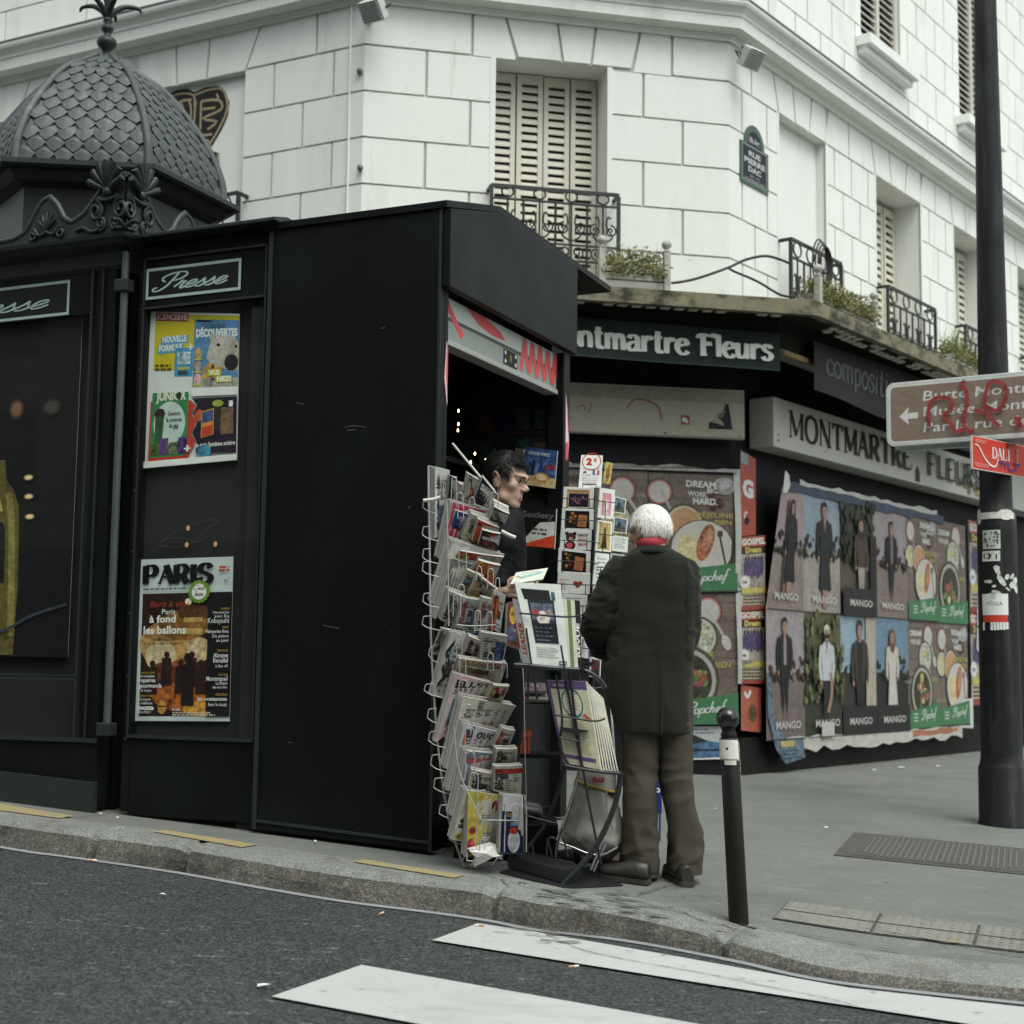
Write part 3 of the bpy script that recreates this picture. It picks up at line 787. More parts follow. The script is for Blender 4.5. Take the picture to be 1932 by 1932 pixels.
for i, fr in ((0, FC),(1, FR)):
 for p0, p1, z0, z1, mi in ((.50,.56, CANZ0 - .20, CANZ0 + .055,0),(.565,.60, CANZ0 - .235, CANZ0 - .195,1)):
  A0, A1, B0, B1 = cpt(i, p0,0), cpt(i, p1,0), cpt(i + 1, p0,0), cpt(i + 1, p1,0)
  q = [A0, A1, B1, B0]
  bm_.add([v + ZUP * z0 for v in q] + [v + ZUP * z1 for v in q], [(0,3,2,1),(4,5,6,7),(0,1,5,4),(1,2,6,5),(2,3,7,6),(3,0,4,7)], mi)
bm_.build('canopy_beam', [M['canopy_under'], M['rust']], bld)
pb = MB()
for i, fr, a0, a1 in ((0, FC, AL, 0),(1, FR, 0, RL)):
 A0, A1, B0, B1 = cpt(i, 0,0), cpt(i, .10,0), cpt(i + 1,0,0), cpt(i + 1,.10,0)
 q = [A0, A1, B1, B0]
 zz = [-.5,-.5,-.9,-.9]
 pb.add([v + ZUP * (plane_z(v.x, v.y) - .3) for v in q] + [v + ZUP * (max(.0, plane_z(v.x, v.y)) + .27 if i == 0 else plane_z(v.x, v.y) + .30) for v in q], [(0,3,2,1),(4,5,6,7),(0,1,5,4),(1,2,6,5),(2,3,7,6),(3,0,4,7)])
pb.build('plinth', M['shop_dark'], bld)
# ------------------------------------------------------------------ lettering drawn with strokes
SERIF = {  # (points, thick?) in a 1x1 box; serifs go on stroke ends at y=0 / y=1
 'M': [([(.10,0),(.10,1)], 0),([(.10,1),(.5,.12)], 1),([(.5,.12),(.9,1)], 0),([(.9,1),(.9,0)], 1)],
 'O': [([(.5,1),(.18,.85),(.08,.5),(.18,.15),(.5,0),(.82,.15),(.92,.5),(.82,.85),(.5,1)], 2)],
 'N': [([(.12,0),(.12,1)], 0),([(.12,1),(.88,0)], 1),([(.88,0),(.88,1)], 0)],
 'T': [([(.5,0),(.5,1)], 1),([(.05,.97),(.95,.97)], 0),([(.07,.97),(.05,.78)], 3),([(.93,.97),(.95,.78)], 3)],
 'A': [([(.06,0),(.48,1)], 0),([(.48,1),(.92,0)], 1),([(.24,.36),(.72,.36)], 3)],
 'R': [([(.16,0),(.16,1)], 1),([(.16,.97),(.6,.97),(.82,.76),(.6,.5),(.16,.5)], 2),([(.48,.5),(.88,0)], 1)],
 'E': [([(.18,0),(.18,1)], 1),([(.18,.97),(.84,.97),(.86,.76)], 3),([(.18,.52),(.62,.52)], 3),([(.18,.03),(.86,.03),(.9,.26)], 3)],
 'F': [([(.2,0),(.2,1)], 1),([(.2,.97),(.84,.97),(.86,.76)], 3),([(.2,.52),(.62,.52)], 3)],
 'L': [([(.2,0),(.2,1)], 1),([(.2,.03),(.84,.03),(.88,.3)], 3)],
 'U': [([(.16,1),(.16,.3),(.3,.04),(.52,.0),(.74,.06),(.84,.3)], 2),([(.84,.3),(.84,1)], 0)],
 'P': [([(.16,0),(.16,1)], 1),([(.16,.97),(.62,.97),(.84,.73),(.62,.47),(.16,.47)], 2)],
 'I': [([(.5,0),(.5,1)], 1)],
 'S': [([(.82,.76),(.7,.95),(.45,.99),(.2,.84),(.22,.62),(.55,.48),(.82,.32),(.78,.1),(.5,.0),(.22,.06),(.12,.28)], 2)],
 'D': [([(.16,0),(.16,1)], 1),([(.16,.97),(.5,.97),(.84,.75),(.9,.5),(.84,.25),(.5,.03),(.16,.03)], 2)],
}
def serif_text(P, txt, x, y, h, w, col, gap=.12, thick=.26, thin=.11, sw=.34, adv=None):
 for ch in txt:
  if ch == ' ': x += w * .6; continue
  cw = w * (.5 if ch == 'I' else 1.15 if ch in 'MO' else 1)
  for pts, k in SERIF[ch]:
   q = [(x + a * cw, y + b * h) for a, b in pts]
   sm_ = 5 if (len(pts) > 4) else 1
   if k == 1: P.stroke(q, w * thick, col, smooth=sm_)
   elif k == 2: P.stroke(q, w * thick, col, nib=(0, thin / thick), smooth=5)
   else: P.stroke(q, w * thin, col, smooth=1)
   if k in (0,1) and ch != 'O':
    for e in (pts[0], pts[-1]):
     if e[1] in (0,1): P.rect(x + e[0] * cw - w * sw / 2 * (1 if k else .8), y + (e[1] * h - (h * .055 if e[1] else 0)), x + e[0] * cw + w * sw / 2 * (1 if k else .8), y + (e[1] * h + (0 if e[1] else h * .055)), col, n=(1,1))
  x += cw + w * gap
 return x
SCRIPT = {
 'P': (.66, [[(.42,1.0),(.40,.6),(.36,.2),(.22,-.04),(.06,-.02),(.02,.12),(.10,.18)], [(.22,.50),(.08,.62),(.06,.82),(.25,1.0),(.55,1.03),(.72,.88),(.68,.66),(.50,.54),(.40,.58)]]),
 'r': (.30, [[(-.02,.12),(.06,.3),(.10,.46),(.16,.40),(.26,.40)], [(.22,.42),(.19,.12),(.24,.0),(.34,.10)]]),
 'e': (.32, [[(.02,.10),(.20,.24),(.27,.36),(.19,.44),(.08,.36),(.04,.18),(.10,.02),(.22,.02),(.36,.16)]]),
 's': (.29, [[(-.02,.08),(.10,.28),(.16,.48)], [(.16,.48),(.20,.30),(.26,.14),(.18,.0),(.04,.02)], [(.18,.01),(.30,.12)]]),
 'o': (.34, [[(.2,.43),(.06,.36),(.04,.14),(.14,.0),(.28,.08),(.28,.32),(.18,.43),(.30,.38)]]),
 'p': (.34, [[(.08,.46),(.06,.1),(.03,-.36)], [(.07,.3),(.2,.44),(.3,.32),(.26,.06),(.1,.02)]]),
 'c': (.28, [[(.26,.36),(.16,.44),(.04,.3),(.05,.08),(.16,.0),(.28,.08)]]),
 'h': (.36, [[(.08,1.0),(.07,.5),(.05,.0)], [(.06,.26),(.18,.44),(.26,.34),(.25,.08),(.34,.02)]]),
 'f': (.26, [[(.28,.95),(.18,1.02),(.12,.8),(.12,.3),(.06,-.3),(-.02,-.34)], [(.02,.44),(.26,.46)]]),
 'l': (.18, [[(.10,1.0),(.07,.4),(.08,.04),(.18,.02)]]),
 'C': (.6, [[(.52,.84),(.36,1.0),(.12,.84),(.04,.4),(.16,.04),(.42,.04),(.56,.24)]]),
 't': (.24, [[(.14,.8),(.10,.3),(.14,.02),(.26,.08)], [(.0,.5),(.26,.52)]]),
 'b': (.34, [[(.08,1.0),(.07,.4),(.06,.05),(.18,.0),(.30,.14),(.28,.36),(.14,.42),(.07,.3)]]),
 'n': (.36, [[(.06,.44),(.05,.0)], [(.06,.26),(.18,.44),(.26,.34),(.26,.06),(.36,.04)]]),
 "'": (.12, [[(.06,1.0),(.04,.82)]]),
}
def script_text(P, txt, x, y, h, col, shear=.42, wt=.085, nib=(0,.28), sx=1.0, rot=0):
 ca_, sa_ = math.cos(rot), math.sin(rot); X = 0
 for ch in txt:
  if ch == ' ': X += .3; continue
  adv, st = SCRIPT[ch]
  for pts in st:
   q = []
   for a, b in pts:
    l, m_ = (X + a + shear * b) * h * sx, b * h; q.append((x + l * ca_ - m_ * sa_, y + l * sa_ + m_ * ca_))
   P.stroke(q, h * wt, col, nib=nib, smooth=6)
  X += adv
 return X * h * sx
# ------------------------------------------------------------------ news kiosk
M['print'] = mat('printed_paper', 'attr', rough=.55, spec=.3, bump=((6,.55,.014),(22,.3,.005)))
M['kiosk'] = mat('kiosk_dark_paint', (.0055,.0068,.0064), rough=.45, spec=.14, layers=((2,.25,4),(25,.2,3)), rvar=.10, tint=[((.011,.014,.0155),1.1,.50,.80),((.10,.10,.10),26,.735,.77)], bump=((3,.06,.01),))
M['kiosk_iron'] = mat('kiosk_cast_iron', (.020,.025,.024), rough=.45, spec=.4, layers=((6,.3,4),(40,.2,3)))
M['zinc_scale'] = mat('dome_zinc_scale', (.068,.080,.081), rough=.55, spec=.4, metal=.15, layers=((5,.25,4),(30,.15,3)), tint=((.12,.133,.133),7,.58,.74), bump=((30,.12,.004),))
M['pipe'] = mat('grey_pipe', (.055,.064,.072), rough=.5, layers=((10,.2,3),))
M['sign_line'] = mat('pale_sign_paint', (.50,.58,.57), rough=.6, layers=((25,.12,3),))
M['grey_metal'] = mat('grey_shutter_metal', (.32,.33,.32), rough=.45, layers=((6,.12,3),))
def glass_mat():
 m = bpy.data.materials.new('display_glass'); m.use_nodes = True; nt = m.node_tree; N = nt.nodes; N.clear()
 o = N.new('ShaderNodeOutputMaterial'); mx = N.new('ShaderNodeMixShader'); t = N.new('ShaderNodeBsdfTransparent'); g = N.new('ShaderNodeBsdfGlossy'); f = N.new('ShaderNodeFresnel')
 t.inputs[0].default_value = (.93,.95,.94,1); g.inputs['Roughness'].default_value = .03; f.inputs['IOR'].default_value = 1.25; mx.inputs[0].default_value = .03
 nt.links.new(t.outputs[0], mx.inputs[1]); nt.links.new(g.outputs[0], mx.inputs[2]); nt.links.new(mx.outputs[0], o.inputs[0]); return m
M['glass'] = glass_mat()
KF = Fr(KO, -EU, ZUP, -EW)          # long side, seen from the road: a right, c towards the road
KE = Fr(KO, EW, ZUP, -EU)           # open end: a away from the road, c outwards
kx = lambda x, v, c=0: KF.pix(x, v, c)
kiosk = thing('news_kiosk', 'dark green news kiosk with scaled zinc dome and open serving hatch', 'kiosk', KO + Vector((0,0,0)))
aW = kx(243,900)[0]; aD = kx(500,900)[0]; aM = kx(205,900)[0]; AEND = -5.6
zA = kx(840,393)[1]; DW = 1.80
def gz(a, w): p = K(-a, w); return pave_z(p.x, p.y)
tB, zB = KE.pix(935,402); tC, zC_ = KE.pix(1145,552)
mb = MB()
TH_ = .045
mb.prism(KF, [(aD, gz(aD, 0) + .02),(0, gz(0,0) + .02),(0, zA),(aD, zA)], -TH_, 0)
mb.build('side_wall', M['kiosk'], kiosk, bevel=.004)
mb = MB()   # rails and edge trims on the dark wall
zr0, zr1 = kx(480,1545)[1], kx(822,1588)[1]
mb.prism(KF, [(aD, zr0 - .015),(-.002, zr1 - .015),(-.002, zr1),(aD, zr0)], .001,.008)
mb.box(KF, aD - .012, aD + .012, gz(aD, 0) + .02, zA - .01,.001,.010)
mb.box(KF, -.016,.0, gz(0,0) + .02, zA + .0,.001,.006)
mb.build('wall_trim', M['kiosk_iron'], kiosk)
P = Print(lambda x, y, c: KF(*kx(x, y),.0015 + c),1,1); r = random.Random(12)
for q in ([(651,806),(668,803),(690,806)], [(655,812),(672,811)], [(322,1588),(324,1580)], [(560,760),(575,763)], [(720,620),(727,618)], [(610,1180),(640,1186)], [(770,960),(776,955)], [(545,1400),(552,1402)]): P.stroke([(a + (0 if a > 500 else 230), b) for a, b in q], 2.2,(.05,.055,.055), smooth=1)
for i in range(60): P.ell(r.uniform(510,835), r.uniform(450,1550), r.uniform(.4,1.3), r.uniform(.4,1.2),(.06,.062,.06), n=6)
P.mb.build('scuff_marks', M['print'], kiosk)
mb = MB()   # roof, extruded along the wing
pf = [(-.015, zA + .002),(tB, zB),(tC, zC_)]
a_l = aD - .05
for (t0, z0),(t1, z1) in zip(pf, pf[1:]):
 mb.add([KE(t0, z0,.03), KE(t1, z1,.03), KE(t1, z1, a_l), KE(t0, z0, a_l), KE(t0, z0 + .035,.03), KE(t1, z1 + .035,.03), KE(t1, z1 + .035, a_l), KE(t0, z0 + .035, a_l)],
           [(0,1,2,3),(4,7,6,5),(0,4,5,1),(1,5,6,2),(2,6,7,3),(3,7,4,0)])
mb.build('roof', M['kiosk'], kiosk)
zE = kx(838,541)[1]; tR, zD = KE.pix(1076,649)
mb = MB(); zBD = zB + (zC_ - zB) * (tR - tB) / (tC - tB)
mb.prism(KE, [(.0, zE),(tR, zE - .0),(tR, zBD - .004),(tB, zB - .004),(.0, zA - .004)], .002,.045)
mb.build('fascia', M['kiosk'], kiosk, bevel=.004)
mb = MB(); JW = .085
mb.box(KE, .046, JW, gz(0,0) + .02, zE - .001,-.10,.0); mb.build('door_jamb', M['kiosk'], kiosk, bevel=.004)
mb = MB(); mb.box(KE, tR - .10, tR, gz(0, tR) + .02, zE - .001,-.10,.0); mb.build('door_jamb', M['kiosk'], kiosk, bevel=.004)
sb_z1 = KE.pix(855,556)[1]; sb_z0 = KE.pix(855,637)[1]
mb = MB()
mb.box(KE, JW + .002, tR - .102, sb_z0 - .0, sb_z1,-.16,-.05)
mb.box(KE, JW + .002, tR - .102, sb_z0 - .03, sb_z0 - .001,-.12,-.035)
shb = mb.build('shutter_box', [M['grey_metal']], kiosk, bevel=.004)
sw_, sh_ = tR - .102 - JW - .002, sb_z1 - sb_z0
P = Print(lambda x, y, c: KE(JW + .002 + x, sb_z0 + y, -.049 + c), sw_, sh_, .0008)
P.rect(0, sh_ * .55, sw_, sh_ - .002, srgb(186,190,184)); P.rect(0, sh_ * .46, sw_, sh_ * .55, srgb(72,74,70)); P.rect(0,0, sw_, sh_ * .46, srgb(140,146,142))
red = srgb(205,84,84)
P.stroke([(.05, sh_),(.10, sh_ * .75),(.20, sh_ * .40),(.26, sh_ * .22)], .045, red); P.stroke([(.02, sh_ * .55),(.08, sh_ * .38)], .04, red)
P.poly([(.30, sh_ - .004),(.45, sh_ * .72),(.62, sh_ * .62),(.80, sh_ * .64),(.74, sh_ * .80),(.52, sh_ - .004)], red)
for i in range(5):
 x = sw_ * .66 + i * .115; P.stroke([(x, sh_ * (.10 + .06 * (i % 2))),(x + .02, sh_ * .5),(x + .05, sh_ * .95)], .05, red); P.stroke([(x + .05, sh_ * .93),(x + .08, sh_ * .4),(x + .115, sh_ * .1)], .04, red)
P.rect(sw_ * .50, sh_ * .06, sw_ * .62, sh_ * .44, srgb(26,27,25))
for a, b in ((.515,.36),(.515,.14),(.605,.36),(.605,.14)): P.ell(sw_ * a, sh_ * b, .012,.012, srgb(200,200,195))
P.ell(sw_ * .56, sh_ * .25,.012,.022, srgb(140,115,60))
P.mb.build('graffiti', M['print'], shb)
P = Print(lambda x, y, c: KE(x, y, .0006 + c),1,1)
z1, z2 = KE.pix(845,655)[1], KE.pix(845,760)[1]
P.poly([(.047, z2 + .12),(.083, z2 - .02),(.083, z1),(.065, z1 + .03)], srgb(214,196,204)); P.poly([(.062, z2 + .14),(.083, z2 + .02),(.083, z1),(.07, z1 + .02)], red)
P.mb.build('graffiti', M['print'], kiosk); P = Print(lambda x, y, c: KE(x, y, .0006 + c),1,1)
z1, z2 = KE.pix(1068,742)[1], KE.pix(1068,868)[1]
P.poly([(tR - .065, z1),(tR - .03, z1 - .10),(tR - .012, z1 - .3),(tR - .03, z2),(tR - .065, z2)], srgb(212,200,210)); P.poly([(tR - .065, z1),(tR - .03, z1 - .10),(tR - .01, z1 - .28),(tR - .03, z1 - .22),(tR - .045, z1 - .12)], red); P.poly([(tR - .065, z2),(tR - .03, z2),(tR - .018, z2 + .12),(tR - .065, z2 + .10)], red)
P.mb.build('graffiti', M['print'], kiosk)
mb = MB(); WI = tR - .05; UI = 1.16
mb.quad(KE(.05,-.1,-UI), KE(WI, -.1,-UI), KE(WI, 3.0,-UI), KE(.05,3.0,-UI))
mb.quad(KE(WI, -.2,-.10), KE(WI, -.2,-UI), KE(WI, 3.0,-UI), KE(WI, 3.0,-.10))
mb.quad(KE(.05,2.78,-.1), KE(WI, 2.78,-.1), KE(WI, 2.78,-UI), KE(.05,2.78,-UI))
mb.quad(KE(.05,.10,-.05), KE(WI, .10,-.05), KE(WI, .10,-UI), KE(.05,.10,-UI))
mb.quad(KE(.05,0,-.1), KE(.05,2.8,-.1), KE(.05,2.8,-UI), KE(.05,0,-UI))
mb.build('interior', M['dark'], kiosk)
zc = 1.02
mb = MB(); mb.box(KE, JW + .01, tR - .11, zc - .04, zc, -.5,.02); mb.box(KE, JW + .01, tR - .11, gz(0,.9) + .02, zc - .041,-.12,-.06)
mb.build('counter', M['kiosk'], kiosk, bevel=.004)
zsh = KE.pix(1010,918,-.55)[1]
mb = MB(); mb.box(KE, JW + .01, tR - .06, zsh - .03, zsh, -.95,-.45); mb.build('shelf', M['kiosk'], kiosk)
P = Print(lambda x, y, c: KF(-1.12 + x, 1.9 + y, -(WI - .01) + c),1.05,.8,.001); r = random.Random(4)
for j in range(4):
 for i in range(8): P.rect(.04 + .125 * i, .06 + .19 * j, .04 + .125 * i + .09,.06 + .19 * j + r.uniform(.10,.15), tuple(r.uniform(.01,.06) * q for q in ((1,.8,.6),(.7,.8,1),(1,.5,.4),(.8,.8,.7))[r.randrange(4)]),.5)
 P.rect(0,.03 + .19 * j, 1.05,.045 + .19 * j, (.02,.018,.015))
P.mb.build('stock_board', M['print'], kiosk)
# --- display wing (left of the dark wall)
zT = kx(250,462)[1]
mb = MB(); CD = -.03
zp0, zp1 = kx(275,508)[1], kx(275,568)[1]
zg1, zg0 = kx(270,582)[1], kx(260,1386)[1]
mb.box(KF, aW, aW + .05, gz(aW, 0) + .02, zT, CD - .06, CD); mb.box(KF, aD - .06, aD - .014, gz(aD, 0) + .02, zT, CD - .06, CD)
mb.box(KF, aW + .051, aD - .061, zg1, zT, CD - .06, CD - .004); mb.box(KF, aW + .051, aD - .061, gz(aW, 0) + .0, zg0, CD - .06, CD - .004)
mb.build('display_frame', M['kiosk'], kiosk, bevel=.004)
mb = MB()
for (a0, a1, b0, b1) in ((aW + .03, aD - .04, zg0 - .02, zg0),(aW + .03, aD - .04, zg1 - .0, zg1 + .012),(aW + .03, aW + .042, zg0, zT - .08),(aD - .052, aD - .04, zg0, zT - .08),(aW + .03, aD - .04, zT - .092, zT - .08)):
 mb.box(KF, a0, a1, b0, b1, CD + .001, CD + .010)
for a in (aW + .022, aD - .03):
 for k in range(9): mb.lathe(KF(a, zg0 + (zT - zg0) * k / 8 - .03, CD), [(.009,0),(.009,.004),(.004,.008),(0,.008)], 8, axis=KF.ez)
mb.build('frame_trim', M['kiosk_iron'], kiosk)
mb = MB(); mb.quad(KF(aW + .05, zg0, CD - .058), KF(aD - .06, zg0, CD - .058), KF(aD - .06, zg1, CD - .058), KF(aW + .05, zg1, CD - .058)); mb.build('display_back', M['dark'], kiosk)
mb = MB(); mb.quad(KF(aW + .05, zg0, CD - .012), KF(aD - .06, zg0, CD - .012), KF(aD - .06, zg1, CD - .012), KF(aW + .05, zg1, CD - .012)); mb.build('display_glass', M['glass'], kiosk)
def presse(x0, x1, v0, v1, fr, c, vis=1):
 (a0, b1),(a1, _) = fr.pix(x0, v0, c), fr.pix(x1, v0, c); b0 = fr.pix(x0, v1, c)[1]
 w, h = a1 - a0, b1 - b0
 P = Print(lambda x, y, cc: fr(a0 + x, b0 + y, c + cc), w, h, .0008); cl = srgb(168,190,188)
 P.rect(-.0,-.0, w, h, cl); P.rect(.016,.016, w - .016, h - .016,(.006,.007,.0065))
 script_text(P, 'Presse', w * .06, h * .27, h * .50, cl, wt=.18, nib=(0,.42), sx=w / (h * .50 * 2.85))
 o = P.mb.build('sign_panel', M['print'], kiosk); return o
presse(277,455,508,566, KF, CD + .002)
mb = MB()   # sloping roof cap over the display wing
zc0 = kx(245,463,.10)[1]
mb.prism(KE, [(-.07, zT + .01),(-.07, zT + .03),(.05, zT + .06),(1.8, zT + .06),(1.8, zT + .01)], aD + .06, aW - .06)
mb.build('roof_cap', M['kiosk_iron'], kiosk, bevel=.004)
# --- main body under the dome
mb = MB(); a0m = AEND; zM = kx(228,455)[1]
aJ = kx(168,900)[0]
mb.box(KF, aJ, aM, gz(aM, 0) + .02, zM, -.10,.0)
zl1, zl0 = kx(120,598)[1], kx(120,1395)[1]
zb_ = gz(AEND, 0)
mb.prism(KF, [(AEND, zb_),(aJ - .001, gz(aJ, 0)),(aJ - .001, zl0),(AEND, zl0)], -.10,-.004); mb.box(KF, AEND, aJ - .001, zl1, zM, -.10,-.004)
mb.box(KF, AEND, AEND + .1, zl0 + .001, zl1 - .001,-.10,-.004)
amid = kx(-330,900)[0]
mb.box(KF, amid - .06, amid + .06, zl0 + .001, zl1 - .001,-.10,-.004)
mb.prism(KF, [(AEND, zb_),(aM, gz(aM, 0)),(aM, zM),(AEND, zM)], -2.3,-.14)
mb.build('body', M['kiosk'], kiosk, bevel=.005)
mb = MB()
for (p0, p1, q0, q1) in ((amid + .06, aJ - .02, kx(60,1282)[1], kx(60,1282)[1] + .012),(amid + .06, aJ - .02, kx(60,1274)[1], kx(60,1274)[1] + .008),(AEND, aM, zl0 - .012, zl0 + .012),(aJ - .03, aJ - .018, zl0 + .013, zM - .07),(aJ + .045, aJ + .055, zl0 + .013, zM - .07)):
 mb.box(KF, p0, p1, q0, q1,.001,.012)
zsk = gz(aM, 0) + .33
mb.prism(KF, [(AEND, gz(AEND, 0)),(aM + .01, gz(aM, 0)),(aM + .01, gz(aM, 0) + .16),(AEND, gz(AEND, 0) + .16)], .001,.03)
mb.build('body_trim', M['kiosk_iron'], kiosk)
mb = MB(); mb.quad(KF(AEND, zl0,-.10), KF(aJ, zl0,-.10), KF(aJ, zl1,-.10), KF(AEND, zl1,-.10)); mb.build('display_back', M['dark'], kiosk)
mb = MB(); mb.quad(KF(AEND, zl0,-.02), KF(aJ, zl0,-.02), KF(aJ, zl1,-.02), KF(AEND, zl1,-.02)); mb.build('display_glass', M['glass'], kiosk)
presse(-135,131,528 + 32,528 + 94, KF, -.003)
mb = MB(); pa = kx(222,900,.03)[0]
mb.tube([KF(pa, kx(222,1380)[1], .035), KF(pa, kx(222,482)[1], .035)], .021,12)
mb.build('down_pipe', M['pipe'], kiosk)
for v in (545,1376): mb = MB(); z = kx(222, v)[1]; mb.box(KF, pa - .045, pa + .04, z - .035, z + .035,.0,.07); mb.build('pipe_bracket', M['kiosk_iron'], kiosk, bevel=.006)
mb = MB(); zC0 = kx(230,455,.1)[1]; zC1 = kx(230,437,.13)[1]
aR = aM + .02
prof = [(0, zC0 - .12),(.02, zC0 - .10),(.03, zC0 - .03),(.10, zC0 - .005),(.13, zC1 - .02),(.135, zC1),(.0, zC1 + .02)]
def corner_sweep(mb, prof, al, ar, wb):
 rows = [[KF(al, z, p), KF(ar + p, z, p), KF(ar + p, z, -wb)] for p, z in prof]
 for i in range(len(rows) - 1):
  for k in range(2): mb.quad(rows[i][k], rows[i][k + 1], rows[i + 1][k + 1], rows[i + 1][k])
corner_sweep(mb, prof, AEND, aR, 2.4)
mb.quad(KF(AEND, zC1 + .0,0), KF(aR, zC1 + .0,0), KF(aR, zC1 + .0,-2.4), KF(AEND, zC1,-2.4))
mb.build('cornice', M['kiosk_iron'], kiosk)
# --- hexagonal drum, eave, dome
HC = K(3.20,1.22)
def hv(k, r, z):
 d = az(143.5 + 60 * k); return Vector((HC.x + d.x * r, HC.y + d.y * r, z))
RE, RD = .93,.80
zEv = at(300,312, hv(0, RE, 0).y).z
zD0 = zEv + .03
zTop = at(200,112, HC.y).z
mb = MB()
drum = [[hv(k, r, z) for k in range(6)] for r, z in ((.72, zC1),(.72, zEv - .12),(.80, zEv - .09),(.86, zEv - .04),(RE - .02, zEv - .035),(RE, zEv - .02),(RE, zEv + .01),(RD + .02, zD0 + .01),(RD - .05, zD0 + .012))]
mb.loft(drum, smooth=False); mb.build('drum', M['kiosk_iron'], kiosk)
DP = [(0,1),(.154,.976),(.368,.867),(.607,.67),(.8,.457),(.927,.22),(1,.10)]
def dprof(t):
 for (a, ra),(b, rb) in zip(DP, DP[1:]):
  if t <= b:
   i = DP.index((a, ra)); p0 = DP[max(i - 1,0)]; p3 = DP[min(i + 2, len(DP) - 1)]
   m1 = (rb - p0[1]) / max(b - p0[0], 1e-6); m2 = (p3[1] - ra) / max(p3[0] - a, 1e-6); h = b - a; s = (t - a) / h
   return (2*s**3-3*s*s+1)*ra + (s**3-2*s*s+s)*h*m1 + (-2*s**3+3*s*s)*rb + (s**3-s*s)*h*m2
 return DP[-1][1]
DH = zTop - zD0
def dv(k, t, ex_=0.0): return hv(k, RD * dprof(t) + ex_, zD0 + DH * t)
mb = MB(); mb.loft([[dv(k, t / 24) for k in range(6)] for t in range(25)], smooth=False)
dome = mb.build('dome', M['zinc_scale'], kiosk)
mb = MB()
NR = 12
for k in range(6):
 for j in range(NR):
  t1, t0 = .955 * (j + 1) / NR + .02,.955 * (j - .55) / NR + .02
  tm = .955 * (j + .12) / NR + .02
  wid = (dv(k, max(tm, 0)) - dv(k + 1, max(tm, 0))).length
  n = max(2, round((RD * 1.0) / .118 * (.35 + .65 * dprof(max(tm, 0)))))
  for i in range(-1, n):
   s0 = (i + (.5 if j % 2 else 0)) / n; s1 = s0 + 1 / n; sm_ = (s0 + s1) / 2
   if s0 < -.01 or s1 > 1.01:
    if sm_ < .03 or sm_ > .97: continue
    s0, s1 = max(s0,.0), min(s1,1)
   def q(s, t, o):
    t = max(t, 0.0); a, b = dv(k, t), dv(k + 1, t); p = a.lerp(b, s); nn = (p - HC); nn.z = 0; nn.normalize(); nn.z = .45; return p + nn.normalized() * o
   w1 = s1 - s0
   vs = [q(s0, t1,.002), q(s1, t1,.002), q(s1, tm + (t1 - tm) * .15,.013), q(s0 + w1 * .80,(t0 + tm) / 2 , .017), q(sm_, t0,.020), q(s0 + w1 * .2,(t0 + tm) / 2,.017), q(s0, tm + (t1 - tm) * .15,.013), q(sm_, (t1 + tm) / 2,.022)]
   low = [q(s1, tm + (t1 - tm) * .15,.0), q(s0 + w1 * .80,(t0 + tm) / 2,.0), q(sm_, t0,.0), q(s0 + w1 * .2,(t0 + tm) / 2,.0), q(s0, tm + (t1 - tm) * .15,.0)]
   mb.add(vs + low, [(0,7,1),(1,7,2),(2,7,3),(3,7,4),(4,7,5),(5,7,6),(6,7,0),(2,3,9,8),(3,4,10,9),(4,5,11,10),(5,6,12,11)])
mb.build('zinc_scales', M['zinc_scale'], dome)
mb = MB()
for k in range(6):
 mb.tube([dv(k, t / 20,.012) for t in range(21)], [.030 - .012 * t / 20 for t in range(21)], 8)
 mb.tube([dv(k, t / 20,.032) for t in range(21)], [.012 - .004 * t / 20 for t in range(21)], 6)
mb.build('rib', M['zinc_scale'], dome)
mb = MB(); Z = zTop - .01
mb.lathe(Vector((HC.x, HC.y, Z)), [(0.09,-0.03),(0.0765,0.0),(0.03,0.02),(0.027,0.05),(0.033,0.075),(0.06,0.1),(0.069,0.125),(0.06,0.15),(0.03,0.165),(0.021,0.19),(0.036,0.21),(0.0432,0.225),(0.036,0.24),(0.018,0.255),(0.03,0.275),(0.0312,0.29),(0.018,0.31),(0.0132,0.42),(0.012,0.9),(0.0,0.92)], 16)
for k in range(5):
 d = az(70 + 72 * k); b = Vector((HC.x, HC.y, Z + .30))
 mb.tube(cat_rom([b, b + d * .05 + ZUP * .06, b + d * .12 + ZUP * .10, b + d * .20 + ZUP * .10, b + d * .22 + ZUP * .07], 4), [.022,.022,.021,.021,.02,.02,.02,.018,.017,.016,.015,.014,.013,.012,.01,.008,.006], 6)
 b = b + ZUP * .04; mb.tube(cat_rom([b, b + d * .03 + ZUP * .12, b + d * .09 + ZUP * .2, b + d * .15 + ZUP * .27], 4), [.02,.02,.019,.018,.017,.016,.015,.014,.012,.010,.008,.007,.005], 6)
mb.build('finial', M['kiosk_iron'], kiosk)
